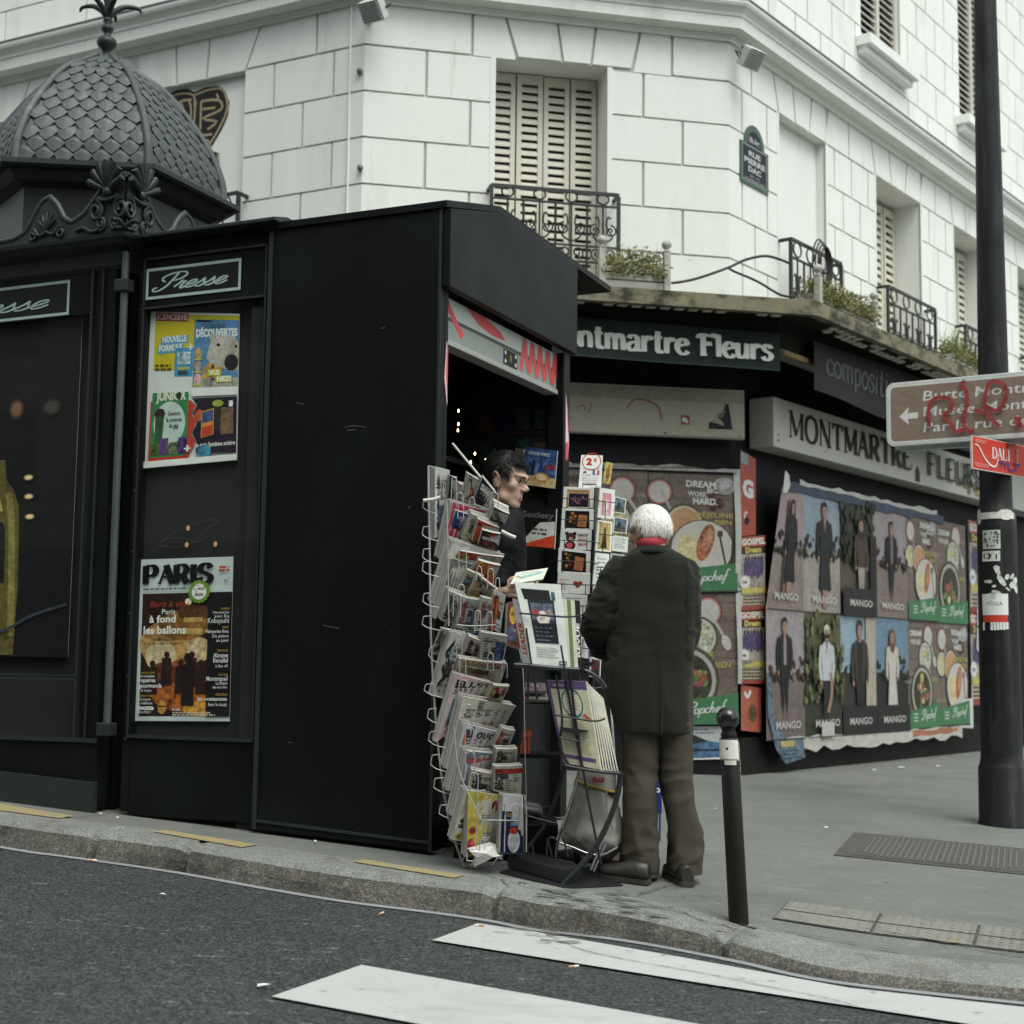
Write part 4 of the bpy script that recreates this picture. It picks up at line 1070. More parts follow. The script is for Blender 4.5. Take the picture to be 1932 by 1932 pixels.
# --- cresting with palmettes along the roof edge
CH = [(0,.27),(.10,.25),(.17,.20),(.27,.11),(.36,.075),(.42,.10),(.47,.17),(.53,.215),(.59,.19),(.64,.12),(.69,.06),(.77,.035),(.88,.03),(1.0,.06)]
def ch(d):
 d = d % 2.0; d = 2.0 - d if d > 1.0 else d
 for (a, x),(b, y) in zip(CH, CH[1:]):
  if d <= b: s = (d - a) / (b - a); return x + (y - x) * s
 return CH[-1][1]
def cresting(fr_pt, length, name):
 """fr_pt(d, z, c): d from the corner"""
 mb = MB(); n = int(length / .025)
 for i in range(n):
  d0, d1 = length * i / n, length * (i + 1) / n
  h0, h1 = ch(d0), ch(d1)
  vs = [fr_pt(d0,0,-.012), fr_pt(d1,0,-.012), fr_pt(d1, h1,-.012), fr_pt(d0, h0,-.012), fr_pt(d0,0,.012), fr_pt(d1,0,.012), fr_pt(d1, h1,.012), fr_pt(d0, h0,.012)]
  mb.add(vs, [(0,3,2,1),(4,5,6,7),(3,7,6,2)])
 mb.tube([fr_pt(length * i / n, ch(length * i / n) + .004,0) for i in range(n + 1)], .020,8)
 def sp(d, z, r, s, st, t=1.4, rr=.013): mb.tube([fr_pt(d + (r * (1 - .7 * i / 14)) * math.cos(st + s * t * 2 * math.pi * i / 14), z + (r * (1 - .7 * i / 14)) * math.sin(st + s * t * 2 * math.pi * i / 14),.018) for i in range(15)], rr, 6)
 for c0 in [0.10] + [2.0 * k + e for k in range(1, int(length / 2) + 1) for e in (-.1,.1)]:
  if c0 > length: continue
  for k in range(7):
   an = R(20 + 140 * k / 6); b = fr_pt(c0,.20,.022); tip = fr_pt(c0 + .125 * math.cos(an),.20 + .135 * math.sin(an),.05)
   mb.tube([b, b.lerp(tip, .5) + (fr_pt(c0,.2,.05) - b) * .4, tip], [.008,.019,.021], 6)
  mb.ball(fr_pt(c0,.195,.03),.028,.028,.028,8,6)
  for s in (-1,1): sp(c0 + s * .085,.115,.052, s, math.pi / 2); sp(c0 + s * .05,.055,.035,-s, -math.pi / 2, rr=.010)
  mb.tube(cat_rom([fr_pt(c0 - .07,.175,.02), fr_pt(c0,.155,.035), fr_pt(c0 + .07,.175,.02)], 4),.012,6)
  for s in (-1,1): mb.tube(cat_rom([fr_pt(c0 + s * .05,.03,.018), fr_pt(c0 + s * .11,.02,.02), fr_pt(c0 + s * .17,.045,.018), fr_pt(c0 + s * .22,.035,.016)], 4),.012,6)
 for c0 in [x for k in range(0, int(length / 2) + 2) for x in (2.0 * k + .53,2.0 * k - .53)]:
  if not .1 < c0 < length: continue
  for k in range(5):
   an = R(35 + 110 * k / 4); mb.tube([fr_pt(c0,.06,.014), fr_pt(c0 + .045 * math.cos(an),.06 + .05 * math.sin(an),.024), fr_pt(c0 + .075 * math.cos(an),.06 + .085 * math.sin(an),.016)], [.006,.011,.004], 5)
  for s in (-1,1): sp(c0 + s * .10,.04,.03, s, math.pi / 2,1.2,.009); mb.tube(cat_rom([fr_pt(c0,.05,.02), fr_pt(c0 + s * .05,.035,.02), fr_pt(c0 + s * .09,.07,.018)], 4),.010,6)
 return mb.build(name, M['kiosk_iron'], kiosk)
zR = zC1 + .0
aQ = aR + .10
cresting(lambda d, z, c: KF(aQ - d, zR + z * 1.22,.10 + c), aQ - AEND, 'cresting')
cresting(lambda d, z, c: KF(aQ + c, zR + z * 1.22,.10 - d),2.3, 'cresting')
# ------------------------------------------------------------------ shop signs, banners, plaque and posters on the corner building
def pq(fr, tl, tr, br, bl, c=0.0, w=1.0, h=1.0, px=True, bow=None):
 """place() for a sheet whose corners are given on the plane of frame fr"""
 A = [fr.pix(*q, c) if px else q for q in (tl, tr, br, bl)]
 def place(x, y, cc):
  s, t = x / w, y / h
  a = (A[3][0] * (1 - s) + A[2][0] * s) * (1 - t) + (A[0][0] * (1 - s) + A[1][0] * s) * t
  b = (A[3][1] * (1 - s) + A[2][1] * s) * (1 - t) + (A[0][1] * (1 - s) + A[1][1] * s) * t
  return fr(a, b, c + cc + (bow(s, t) if bow else 0))
 return place
def sheet(P, th=.003):
 """body of the sheet behind the print"""
 w, h, p = P.w, P.h, P.p
 e = .0001
 vs = [p(0,0, e - th), p(w, 0, e - th), p(w, h, e - th), p(0, h, e - th), p(0,0, e), p(w, 0, e), p(w, h, e), p(0, h, e)]
 P.mb.add(vs, [(0,3,2,1),(4,5,6,7),(0,1,5,4),(1,2,6,5),(2,3,7,6),(3,0,4,7)], 0,(.6,.6,.58,0))
def done(P, name, label, cat, group=None, parent=None):
 if parent is not None: return P.mb.build(name, M['print'], parent)
 v = sum(P.mb.v, Vector()) / len(P.mb.v); zmin = min(q.z for q in P.mb.v)
 o = P.mb.build(name, M['print'], base=Vector((v.x, v.y, zmin))); return tag(o, label, cat, group)
def G(*a):
 r, g, b = srgb(*a); y = .3 * r + .59 * g + .11 * b; return tuple(.62 * (y + (c - y) * .74) for c in (r, g, b))  # dimmed and greyed, putting the canopy's shade into the print colours
WHT = G(236,238,234); BLK = G(22,22,22)
NOUV = {  # lower case with swelling stems
 'o': (.62, [[(.3,.68),(.08,.5),(.06,.22),(.28,.0),(.52,.18),(.54,.48),(.3,.68)]]),
 'n': (.70, [[(.12,.68),(.12,0)], [(.12,.46),(.32,.68),(.52,.56),(.54,0)], [(.04,.02),(.2,.02)], [(.46,.02),(.64,.02)], [(.02,.66),(.14,.66)]]),
 't': (.50, [[(.22,.95),(.20,.3),(.22,.05),(.34,.0),(.44,.08)], [(.04,.66),(.22,.70),(.42,.66)]]),
 'm': (1.0, [[(.12,.68),(.12,0)], [(.12,.48),(.3,.68),(.46,.56),(.48,0)], [(.48,.48),(.66,.68),(.82,.56),(.84,0)], [(.04,.02),(.2,.02)], [(.40,.02),(.56,.02)], [(.76,.02),(.94,.02)], [(.02,.66),(.14,.66)]]),
 'a': (.68, [[(.12,.54),(.2,.66),(.38,.68),(.5,.54),(.5,.12),(.56,.02),(.66,.05)], [(.5,.40),(.24,.36),(.06,.2),(.16,.02),(.34,.02),(.5,.18)]]),
 'r': (.54, [[(.12,.68),(.12,0)], [(.12,.40),(.26,.64),(.40,.66),(.46,.54)], [(.04,.02),(.22,.02)], [(.02,.66),(.14,.66)]]),
 'e': (.60, [[(.08,.34),(.34,.42),(.52,.48),(.42,.66),(.24,.66),(.08,.46),(.08,.2),(.26,.0),(.44,.02),(.56,.14)]]),
 'F': (.80, [[(.26,.92),(.24,.4),(.26,.0)], [(.02,.78),(.08,.92),(.3,.98),(.56,.92),(.76,1.0),(.74,.84)], [(.26,.5),(.44,.54),(.56,.62)], [(.50,.64),(.54,.46)], [(.10,.02),(.42,.02)]]),
 'l': (.34, [[(.16,1.0),(.16,0)], [(.06,.02),(.27,.02)], [(.05,.97),(.18,.98)]]),
 'u': (.70, [[(.12,.68),(.12,.2),(.22,.02),(.4,.06),(.54,.24)], [(.54,.68),(.54,.1),(.66,.02)], [(.02,.66),(.14,.66)], [(.44,.66),(.56,.66)]]),
 's': (.54, [[(.44,.54),(.38,.66),(.22,.68),(.1,.54),(.2,.40),(.36,.32),(.46,.18),(.34,.02),(.16,.0),(.06,.14)]]),
 'M': (1.05, [[(.14,.98),(.14,0)], [(.14,.98),(.5,.2)], [(.5,.2),(.88,.98)], [(.88,.98),(.88,0)], [(.04,.02),(.26,.02)], [(.78,.02),(1.0,.02)]]),
 'c': (.54, [[(.48,.52),(.38,.66),(.2,.64),(.06,.4),(.1,.14),(.28,.0),(.5,.12)]]),
 'p': (.66, [[(.12,.68),(.12,-.3)], [(.12,.5),(.3,.68),(.52,.54),(.5,.16),(.3,.0),(.12,.12)]]),
 'i': (.32, [[(.14,.68),(.14,0)], [(.14,.92),(.14,.84)], [(.05,.02),(.24,.02)]]),
}
def nouv_w(t): return sum(.42 if c == ' ' else NOUV[c][0] for c in t)
def nouv(P, txt, x, y, h, col, sx=1.0, wt=.19):
 for ch in txt:
  if ch == ' ': x += .42 * h * sx; continue
  adv, st = NOUV[ch]
  for pts in st: P.stroke([(x + a * h * sx, y + b * h) for a, b in pts], h * wt, col, nib=(0,.42), smooth=6)
  x += adv * h * sx
w, h = 1.75,.33
bow = lambda s, t: .012 * math.sin(9 * s) * (1 - t) + .02 * math.sin(3.1 * s + 1) * (1 - t) ** 2
P = Print(pq(FC, (960,588),(1471,629),(1473,700),(960,664),.62, w, h, bow=bow), w, h, .0012, grid=(24,3))
P.rect(0,0, w, h, G(24,54,50),.12); P.rect(0,0, w, h * .05, G(44,78,76))
tx = 'Montmartre Fleurs'; k = 1.50 / nouv_w(tx) / .185
nouv(P, tx, .195,.085,.185,(.95,.98,.93), sx=k, wt=.20)
done(P, 'shop_banner', 'dark green hanging fabric banner with cream art nouveau lettering under the canopy', 'banner')
w, h = 1.5,.40
P = Print(pq(FC, (985,717),(1404,737),(1405,829),(985,812),.16, w, h), w, h, .001)
sheet(P, .05); P.rect(0,0, w, h, G(196,192,166),.06); P.rect(0, h * .72, w, h * .97, G(176,174,152),.12); P.rect(0,0, w, .012, G(150,146,124))
P.stroke([(.36,.20),(.40,.22),(.42,.18)], .007, G(170,80,64)); P.stroke([(.46,.24),(.44,.17)], .007, G(170,80,64))
P.stroke([(.69,.21),(.74,.28),(.82,.285),(.90,.24),(.925,.16),(.92,.12)], .016, G(186,96,80), taper=True)
P.rect(1.06,.10,1.12,.175, G(178,42,40)); P.ell(1.085,.14,.018,.02, WHT); P.ell(1.10,.125,.012,.012, WHT)
P.poly([(1.25,.075),(1.25,.12),(1.29,.15),(1.35,.20),(1.37,.285),(1.39,.28),(1.40,.2),(1.415,.075)], G(30,30,30)); P.poly([(1.27,.13),(1.31,.17),(1.345,.14),(1.36,.10),(1.31,.12)], G(186,180,150)); P.ell(1.335,.19,.022,.018, G(120,130,140)); P.ell(1.355,.215,.012,.012, G(200,90,90))
for x in (.02,.95,1.47): P.ell(x, .025,.007,.007, G(60,58,50))
done(P, 'fascia_board', 'blank cream fascia board with a torn black sticker under the hanging banner', 'sign board')
cS = .26
a0, z0 = FR.pix(1460,842, cS); _, z1 = FR.pix(1460,748, cS); a1 = FR.pix(1990,950, cS)[0]
sgn = thing('shop_sign', 'long grey light box sign with black serif capitals on the side street', 'shop sign', FR(a0, z0, cS))
mb = MB(); mb.box(FR, a0, a1, z0, z1,.03, cS); M['sign_box'] = mat('sign_box_grey', (.46,.46,.42), rough=.6, layers=((3,.1,4),(12,.08,4)), tint=((.25,.25,.22),7,.62,.75))
mb.build('box', M['sign_box'], sgn, bevel=.006)
H_ = z1 - z0
P = Print(lambda x, y, c: FR(a0 + x, z0 + y, cS + c), a1 - a0, H_, .001)
xt0 = FR.pix(1489,800, cS)[0] - a0; xt1 = FR.pix(1718,880, cS)[0] - a0
wl_ = (xt1 - xt0) / (10 + .12 * 9 + .15 * 3)
e = serif_text(P, 'MONTMARTRE', xt0, H_ * .27, H_ * .55, wl_, BLK)
xf = FR.pix(1748,900, cS)[0] - a0
serif_text(P, 'FLEURS', xf, H_ * .27, H_ * .55, wl_, BLK)
P.mb.build('lettering', M['print'], sgn); P = Print(P.p, P.w, P.h, .001)
xm = FR.pix(1731,900, cS)[0] - a0; P.poly([(xm - .06,.02),(xm + .06,.02),(xm + .06, H_ * .3),(xm, H_ * .45),(xm - .06, H_ * .3)], G(40,38,34))
P.rect(.06, H_ * .12,.10, H_ * .16, G(170,60,50)); P.rect(.06, H_ * .24,.10, H_ * .27, G(170,60,50))
xe = FR.pix(1850,950, cS)[0] - a0
for i in range(14): P.ell(xe + random.uniform(-.5,.6), random.uniform(.03, H_ - .06), random.uniform(.03,.11), random.uniform(.02,.05), random.choice([G(190,170,70), G(120,124,130), G(70,100,150), G(176,150,80)]),.3)
P.mb.build('stains', M['print'], sgn)
w, h = 3.2,.42
P = Print(pq(FR, (1536,643),(1850,752),(1850,862),(1536,735),.66, w, h, bow=lambda s, t: .02 * math.sin(14 * s) * (1 - t)), w, h, .0012, grid=(24,2))
P.rect(0,0, w, h, G(9,10,9),.08)
nouv(P, 'compositions', .18,.17,.20, G(110,114,106), sx=1.05, wt=.15)
done(P, 'awning_valance', 'dark drooping awning valance with pale lettering on the side street', 'awning')
(pa0, pz1),(pa1, pz0) = FR.pix(1397,262,.012), FR.pix(1450,365,.012)
pz0 = FR.pix(1397,340,.012)[1]; pw = pa1 - pa0; ph = FR.pix(1397,262,.012)[1] - pz0
pl = thing('street_plaque', 'green bordered navy enamel street name plaque with arched top', 'street sign', FR(pa0, pz0))
arch = [(0,0),(pw, 0),(pw, ph)] + [(pw * .5 + pw * .36 * math.cos(t), ph + pw * .36 * 1.05 * math.sin(t)) for t in [math.pi * i / 14 for i in range(15)]] + [(0, ph)]
mb = MB(); mb.prism(FR, [(pa0 + a, pz0 + b) for a, b in arch], .001,.012); M['enamel'] = mat('green_enamel', srgb(24,74,52), rough=.25, spec=.5, layers=((20,.2,3),)); mb.build('plate', M['enamel'], pl)
P = Print(lambda x, y, c: FR(pa0 + x, pz0 + y, .012 + c), pw, ph, .001)
q = .06 * pw; navy = G(26,34,62)
P.poly([(q, q),(pw - q, q),(pw - q, ph - q * .4),(q, ph - q * .4)], G(160,178,168)); P.poly([(q * 1.35, q * 1.35),(pw - q * 1.35, q * 1.35),(pw - q * 1.35, ph - q * .75),(q * 1.35, ph - q * .75)], navy)
P.poly([(pw * .5 + pw * .25 * math.cos(t), ph + pw * .27 * math.sin(t)) for t in [math.pi * i / 12 for i in range(13)]], navy)
P.text('18e Arr.', pw / 2, ph + pw * .04, pw * .11, WHT, .012, width=pw * .38, align='c')
for i, t in enumerate(('RUE', 'PIERRE', 'DAC')): P.text(t, pw / 2, ph * (.72 - .19 * i), ph * .125, WHT, .03, width=pw * (.42,.74,.46)[i], align='c')
P.text('1893 - 1975', pw / 2, ph * .215, ph * .045, WHT, 0, width=pw * .36, align='c'); P.text('HUMORISTE', pw / 2, ph * .12, ph * .05, WHT, 0, width=pw * .7, align='c')
P.mb.build('lettering', M['print'], pl)
# ---------------- bill posters
def wood(P, w, h, seed):
 r = random.Random(seed)
 P.rect(0,0, w, h, G(126,110,98),.24)
 for i in range(7): y = h * (i + .5) / 7; P.rect(0, y, w, y + .004, G(96,82,72),.2)
 for i in range(6): P.ell(w * r.random(), h * r.random(), w * .18, h * .02, G(148,132,118),.3)
def bowl(P, x, y, r, rim, fill, mott=.25):
 P.ell(x, y, r * 1.12, r * 1.12, G(90,78,68),.1); P.ell(x, y, r, r, rim); P.ell(x, y, r * .86, r * .86, fill, mott)
def food_poster(P, w, h, seed=0, tall=True):
 r = random.Random(seed); wood(P, w, h, seed)
 k = w
 bowl(P, w * .12, h * .84, k * .14, G(206,110,86), G(206,204,196),.1); P.stroke([(w * .13, h * .86),(w * .24, h * .70),(w * .28, h * .60)], k * .03, G(190,186,178)); P.ell(w * .29, h * .57, k * .045, k * .07, G(206,204,198),.1,.4)
 bowl(P, w * .10, h * .60, k * .15, G(206,202,190), G(206,198,140),.35)
 bowl(P, w * .40, h * .58, k * .20, G(220,200,170), G(214,150,82),.18)
 for t in range(4): P.ring(w * .40 + k * .01 * t, h * .58, k * (.10 + .025 * t), k * (.106 + .025 * t), G(228,178,120))
 P.ell(w * .86, h * .90, k * .13, k * .10, G(170,168,166),.25); P.ell(w * .86, h * .91, k * .06, k * .05, G(196,198,200),.2)
 for q in ((.72,.82),(.76,.86),(.74,.72),(.82,.74),(.80,.78)): P.ell(w * q[0], h * q[1], k * .035, k * .03, G(104,50,36),.2)
 P.text('DREAM', w * .42, h * .89, h * .052, WHT, .035, width=w * .34, rot=-.03); P.text('WORK', w * .44, h * .81, h * .042, WHT, .02, width=w * .22, rot=-.03); P.text('BIG.', w * .66, h * .84, h * .042, WHT, .02, width=w * .14, rot=-.03); P.text('HARD.', w * .50, h * .745, h * .052, WHT, .035, width=w * .28, rot=-.03)
 P.text('DÉJEUNE', w * .52, h * .635, h * .042, G(196,184,60),.02, width=w * .44, rot=-.03); P.text('BIEN', w * .74, h * .575, h * .038, G(196,184,60),.02, width=w * .2, rot=-.03)
 P.ell(w * .60, h * .37, k * .37, k * .33, G(104,92,82),.1); P.ell(w * .60, h * .375, k * .35, k * .31, G(212,208,198),.06)
 P.ell(w * .46, h * .36, k * .13, k * .18, G(226,210,138),.25,.4); P.ell(w * .64, h * .42, k * .09, k * .22, G(190,100,52),.5,-.3); P.ell(w * .66, h * .44, k * .05, k * .14, G(214,142,84),.4,-.3)
 P.stroke([(w * .80, h * .48),(w * .86, h * .25),(w * .88, h * .18)], k * .022, G(60,58,56)); P.rect(w * .775, h * .47, w * .835, h * .52, G(70,68,66)); P.stroke([(w * .96, h * .46),(w * .93, h * .24)], k * .03, G(70,60,54))
 P.poly([(0,0),(w, 0),(w, h * .245),(0, h * .165)], G(54,140,82),.08)
 script_text(P, 'Popchef', w * .40, h * .085, h * .085, WHT, shear=.25, wt=.13, nib=(0,.55), sx=w * .50 / (h * .085 * 2.7), rot=.06)
 for i in range(3): P.rect(w * .14, h * (.07 + .03 * i), w * .28, h * (.08 + .03 * i), WHT)
 P.rect(0,0, w, h * .012, G(70,66,62))
def salad_poster(P, w, h, seed=0):
 food_bg = wood(P, w, h, seed); k = w
 bowl(P, w * .66, h * .86, k * .15, G(206,110,86), G(206,204,196),.1); P.stroke([(w * .64, h * .88),(w * .78, h * .74),(w * .84, h * .66)], k * .03, G(198,194,186)); P.ell(w * .87, h * .62, k * .05, k * .08, G(212,210,204),.1,.4)
 bowl(P, w * .55, h * .66, k * .2, G(206,202,190), G(196,198,176),.5); P.rect(w * .44, h * .67, w * .62, h * .72, G(216,206,110),.4)
 P.text('DREAM', w * .06, h * .86, h * .05, WHT, .03, width=w * .36); P.text('WORK HARD.', w * .06, h * .78, h * .045, WHT, .02, width=w * .34)
 P.text('DÉJEUNE', w * .32, h * .50, h * .05, G(196,184,60),.02, width=w * .40); P.text('BIEN', w * .72, h * .43, h * .042, G(196,184,60),.02, width=w * .2)
 bowl(P, w * .42, h * .33, k * .33, G(190,184,172), G(60,66,40),.5)
 r = random.Random(seed + 9)
 for c in (G(196,88,48), G(206,186,70), G(120,150,60), G(206,200,150), G(150,60,90), G(186,96,60), G(90,120,50)):
  for i in range(3): a, q = r.uniform(0,6.3), r.uniform(0,.2); P.ell(w * .42 + k * q * math.cos(a), h * .33 + k * q * math.sin(a), k * r.uniform(.04,.09), k * r.uniform(.03,.07), c, .5, a, 12)
 P.poly([(0,0),(w, 0),(w, h * .235),(0, h * .155)], G(54,140,82),.08)
 script_text(P, 'Popchef', w * .36, h * .075, h * .085, WHT, shear=.25, wt=.13, nib=(0,.55), sx=w * .50 / (h * .085 * 2.7), rot=.06)
 for i in range(3): P.rect(w * .10, h * (.065 + .03 * i), w * .24, h * (.075 + .03 * i), WHT)
wr = lambda s0: None
cB = .14; w, h = .74,1.0
P = Print(pq(FC, (1224,891),(1388,897),(1391,1117),(1224,1119), cB, w, h, bow=wr(0)), w, h, .0009, grid=(6,6)); sheet(P); food_poster(P, w, h, 1)
done(P, 'food_poster', 'meal poster with orange soup bowl and chicken plate beside the red vertical strip, upper row', 'poster', 'meal delivery posters on the shop walls')
P = Print(pq(FC, (1060,884),(1222,890),(1222,1118),(1060,1118), cB, w, h, bow=wr(2)), w, h, .0009, grid=(6,6)); sheet(P); wood(P, w, h, 4)
bowl(P, w * .70, h * .84, w * .15, G(206,110,86), G(206,204,196),.1); P.stroke([(w * .68, h * .86),(w * .86, h * .68),(w * .9, h * .60)], w * .035, G(198,194,186)); P.ell(w * .92, h * .56, w * .05, w * .08, G(212,210,204),.1,.4)
bowl(P, w * .62, h * .60, w * .17, G(206,202,190), G(206,196,130),.5); P.ell(w * .10, h * .76, w * .12, w * .16, G(196,140,74),.5); P.text('DREAM', w * .04, h * .90, h * .05, G(80,74,66),.02, width=w * .3); P.text('DÉJEUNE', w * .46, h * .44, h * .05, G(196,184,60),.02, width=w * .44)
P.ell(w * .42, h * .24, w * .30, w * .26, G(60,66,40),.5); P.poly([(0,0),(w, 0),(w, h * .235),(0, h * .155)], G(54,140,82),.08)
done(P, 'food_poster', 'meal poster with red rimmed bowl and spoon partly behind the postcard rack', 'poster', 'meal delivery posters on the shop walls')
P = Print(pq(FC, (1226,1121),(1391,1119),(1392,1366),(1226,1368), cB, w, h, bow=wr(4)), w, h, .0009, grid=(6,6)); sheet(P); salad_poster(P, w, h, 3)
done(P, 'food_poster', 'meal poster with salad bowl beside the old man and behind the ball headed bollard', 'poster', 'meal delivery posters on the shop walls')
w, h = .8,.3
P = Print(pq(FC, (1190,1371),(1372,1370),(1374,1432),(1190,1436), cB - .02, w, h), w, h, .0009, grid=(4,2)); sheet(P)
P.rect(0, h * .45, w, h, G(206,212,216),.1); P.poly([(0,0),(w, .02),(w, h * .45),(w * .7, h * .62),(w * .5, h * .5),(0, h * .48)], G(70,120,168),.4); P.poly([(w * .35, h * .5),(w * .62, h * .78),(w * .8, h * .55),(w * .6, h * .45)], G(50,54,66),.3); P.rect(0, h * .25, w, h * .31, G(30,44,70),.2); P.lines(w * .1, h * .88, w * .8,2,.03,.012, G(120,124,130))
done(P, 'torn_poster', 'remains of a blue and white poster low on the shop wall behind the bollard', 'poster')
P = Print(pq(FC, (1050,868),(1392,884),(1392,892),(1050,880), cB + .02,1.6,.06, bow=lambda s, t: .01 * math.sin(20 * s)),1.6,.06,.0009)
r = random.Random(2); top = [(1.6 * i / 24,.06 * r.uniform(.5,1.3)) for i in range(25)]; P.poly([(1.6,0), *top[::-1], (0,0)][::1], G(176,178,170),.2);
done(P, 'torn_paper', 'pale torn paper strip along the top of the meal posters', 'paper')
def gospel(P, w, h, y0, y1):
 H = y1 - y0; k = H
 P.rect(0, y0, w, y1, G(212,196,170),.12)
 P.rect(0, y0 + H * .86, w, y1, G(196,74,44),.15); P.text('GOSPEL', w * .02, y0 + H * .89, H * .08, WHT, .05, width=w * 1.0)
 P.rect(0, y0 + H * .76, w, y0 + H * .86, G(70,30,20),.2); P.text('Dream', w * .18, y0 + H * .78, H * .075, G(232,206,40),.05, width=w * .66)
 P.rect(0, y0 + H * .30, w, y0 + H * .76, G(180,166,150),.4)
 for i in range(6): P.ell(w * (.18 + .13 * i), y0 + H * (.56 + .03 * (i % 2)), w * .09, H * .14, G(92,78,128),.5); P.ell(w * (.18 + .13 * i), y0 + H * .70, w * .04, H * .025, G(66,44,38),.3)
 P.ell(w * .14, y0 + H * .38, w * .2, H * .09, WHT); P.text('DIM', w * .02, y0 + H * .36, H * .04, BLK, .02, width=w * .2)
 P.rect(0, y0 + H * .22, w, y0 + H * .30, G(214,196,60),.2); P.lines(w * .08, y0 + H * .18, w * .84,4, H * .045, H * .02, G(90,60,50)); P.rect(0, y0, w, y0 + H * .05, G(180,60,40),.2)
w, h = .30,1.25
P = Print(pq(FR, (1397,1014),(1442,1010),(1442,1290),(1396,1290),.13, w, h, bow=wr(1)), w, h, .0009, grid=(3,8)); sheet(P); gospel(P, w, h, 0, h / 2); gospel(P, w, h, h / 2, h)
done(P, 'concert_bill', 'yellow and red choir concert bill with purple robed singers on the corner pillar', 'poster', 'choir concert bills')
w, h = .26,.75
P = Print(pq(FR, (1398,850),(1426,866),(1426,1009),(1397,1012),.12, w, h, bow=wr(3)), w, h, .0009, grid=(3,6)); sheet(P)
P.rect(0,0, w, h, G(196,62,44),.14); P.rect(0, h * .86, w * .5, h, G(140,160,160),.3); P.text('G', w * .12, h * .48, h * .2, WHT, .06, width=w * .72); P.text('c', w * .2, h * .2, h * .14, G(230,220,210),.03); P.ell(w * .4, h * .18, w * .16, h * .05, BLK, .3)
done(P, 'red_poster', 'red vertical poster strip with a large white letter on the corner pillar', 'poster')
w, h = .26,.42
P = Print(pq(FR, (1399,1292),(1436,1298),(1436,1382),(1399,1378),.12, w, h, bow=wr(6)), w, h, .0009); sheet(P); P.rect(0,0, w, h, G(204,92,52),.18); P.ell(w * .55, h * .4, w * .22, h * .2, G(120,84,40),.5); P.stroke([(w * .15, h * .85),(w * .3, h * .75),(w * .45, h * .9)], .03, WHT)
done(P, 'orange_poster', 'small orange poster low on the corner pillar above bare wall', 'poster')
P = Print(pq(FC, (1385,890),(1397,884),(1400,1290),(1392,1290), cB + .02,.06,1.4, bow=lambda s, t: .012 * math.sin(11 * t)),.06,1.4,.0009, grid=(1,14)); P.rect(0,0,.06,1.4, G(214,214,208),.08); P.rect(0,.52,.06,.60, G(60,40,50))
done(P, 'torn_paper', 'narrow white torn paper strip hanging between meal posters and corner pillar', 'paper')
def person_fig(P, cx, y0, H, top, legs, hair, long_hair=False, pose=0, skirt=None, skin=G(176,132,106)):
 k = H
 sh = .115 * k
 P.poly([(cx - .03 * k, y0),(cx - .09 * k, y0 + .50 * k),(cx + .09 * k, y0 + .50 * k),(cx + (.02 + .03 * pose) * k, y0),(cx + .005 * k, y0 + .40 * k)] if not skirt else [(cx - .05 * k, y0),(cx - .06 * k, y0 + .3 * k),(cx + .06 * k, y0 + .3 * k),(cx + .05 * k, y0)], legs if not skirt else skin, .12)
 if skirt: P.poly([(cx - .12 * k, y0 + .16 * k),(cx - .075 * k, y0 + .56 * k),(cx + .075 * k, y0 + .56 * k),(cx + .13 * k, y0 + .16 * k)], skirt, .15)
 for s in (-1,1): P.stroke([(cx + s * sh, y0 + .79 * k),(cx + s * (sh + .03 * k), y0 + .62 * k),(cx + s * (sh + (.0 if pose else .02) * k), y0 + .46 * k)], .055 * k, top, mott=.12); P.ell(cx + s * (sh + .015 * k), y0 + .45 * k, .02 * k, .025 * k, skin, .1)
 P.poly([(cx - .085 * k, y0 + .46 * k),(cx - sh * 1.08, y0 + .78 * k),(cx - .05 * k, y0 + .83 * k),(cx + .05 * k, y0 + .83 * k),(cx + sh * 1.08, y0 + .78 * k),(cx + .085 * k, y0 + .46 * k)], top, .14)
 P.poly([(cx - .03 * k, y0 + .83 * k),(cx, y0 + .70 * k),(cx + .03 * k, y0 + .83 * k)], skin, .1)
 if long_hair: P.ell(cx, y0 + .86 * k, .085 * k, .13 * k, hair, .2)
 P.ell(cx, y0 + .90 * k, .052 * k, .070 * k, skin, .14); P.poly([(cx - .058 * k, y0 + .90 * k),(cx - .05 * k, y0 + .975 * k),(cx, y0 + .995 * k),(cx + .05 * k, y0 + .975 * k),(cx + .058 * k, y0 + .90 * k),(cx + .03 * k, y0 + .945 * k),(cx - .03 * k, y0 + .945 * k)], hair, .15)
 P.ell(cx - .02 * k, y0 + .905 * k, .009 * k, .005 * k, BLK); P.ell(cx + .02 * k, y0 + .905 * k, .009 * k, .005 * k, BLK)
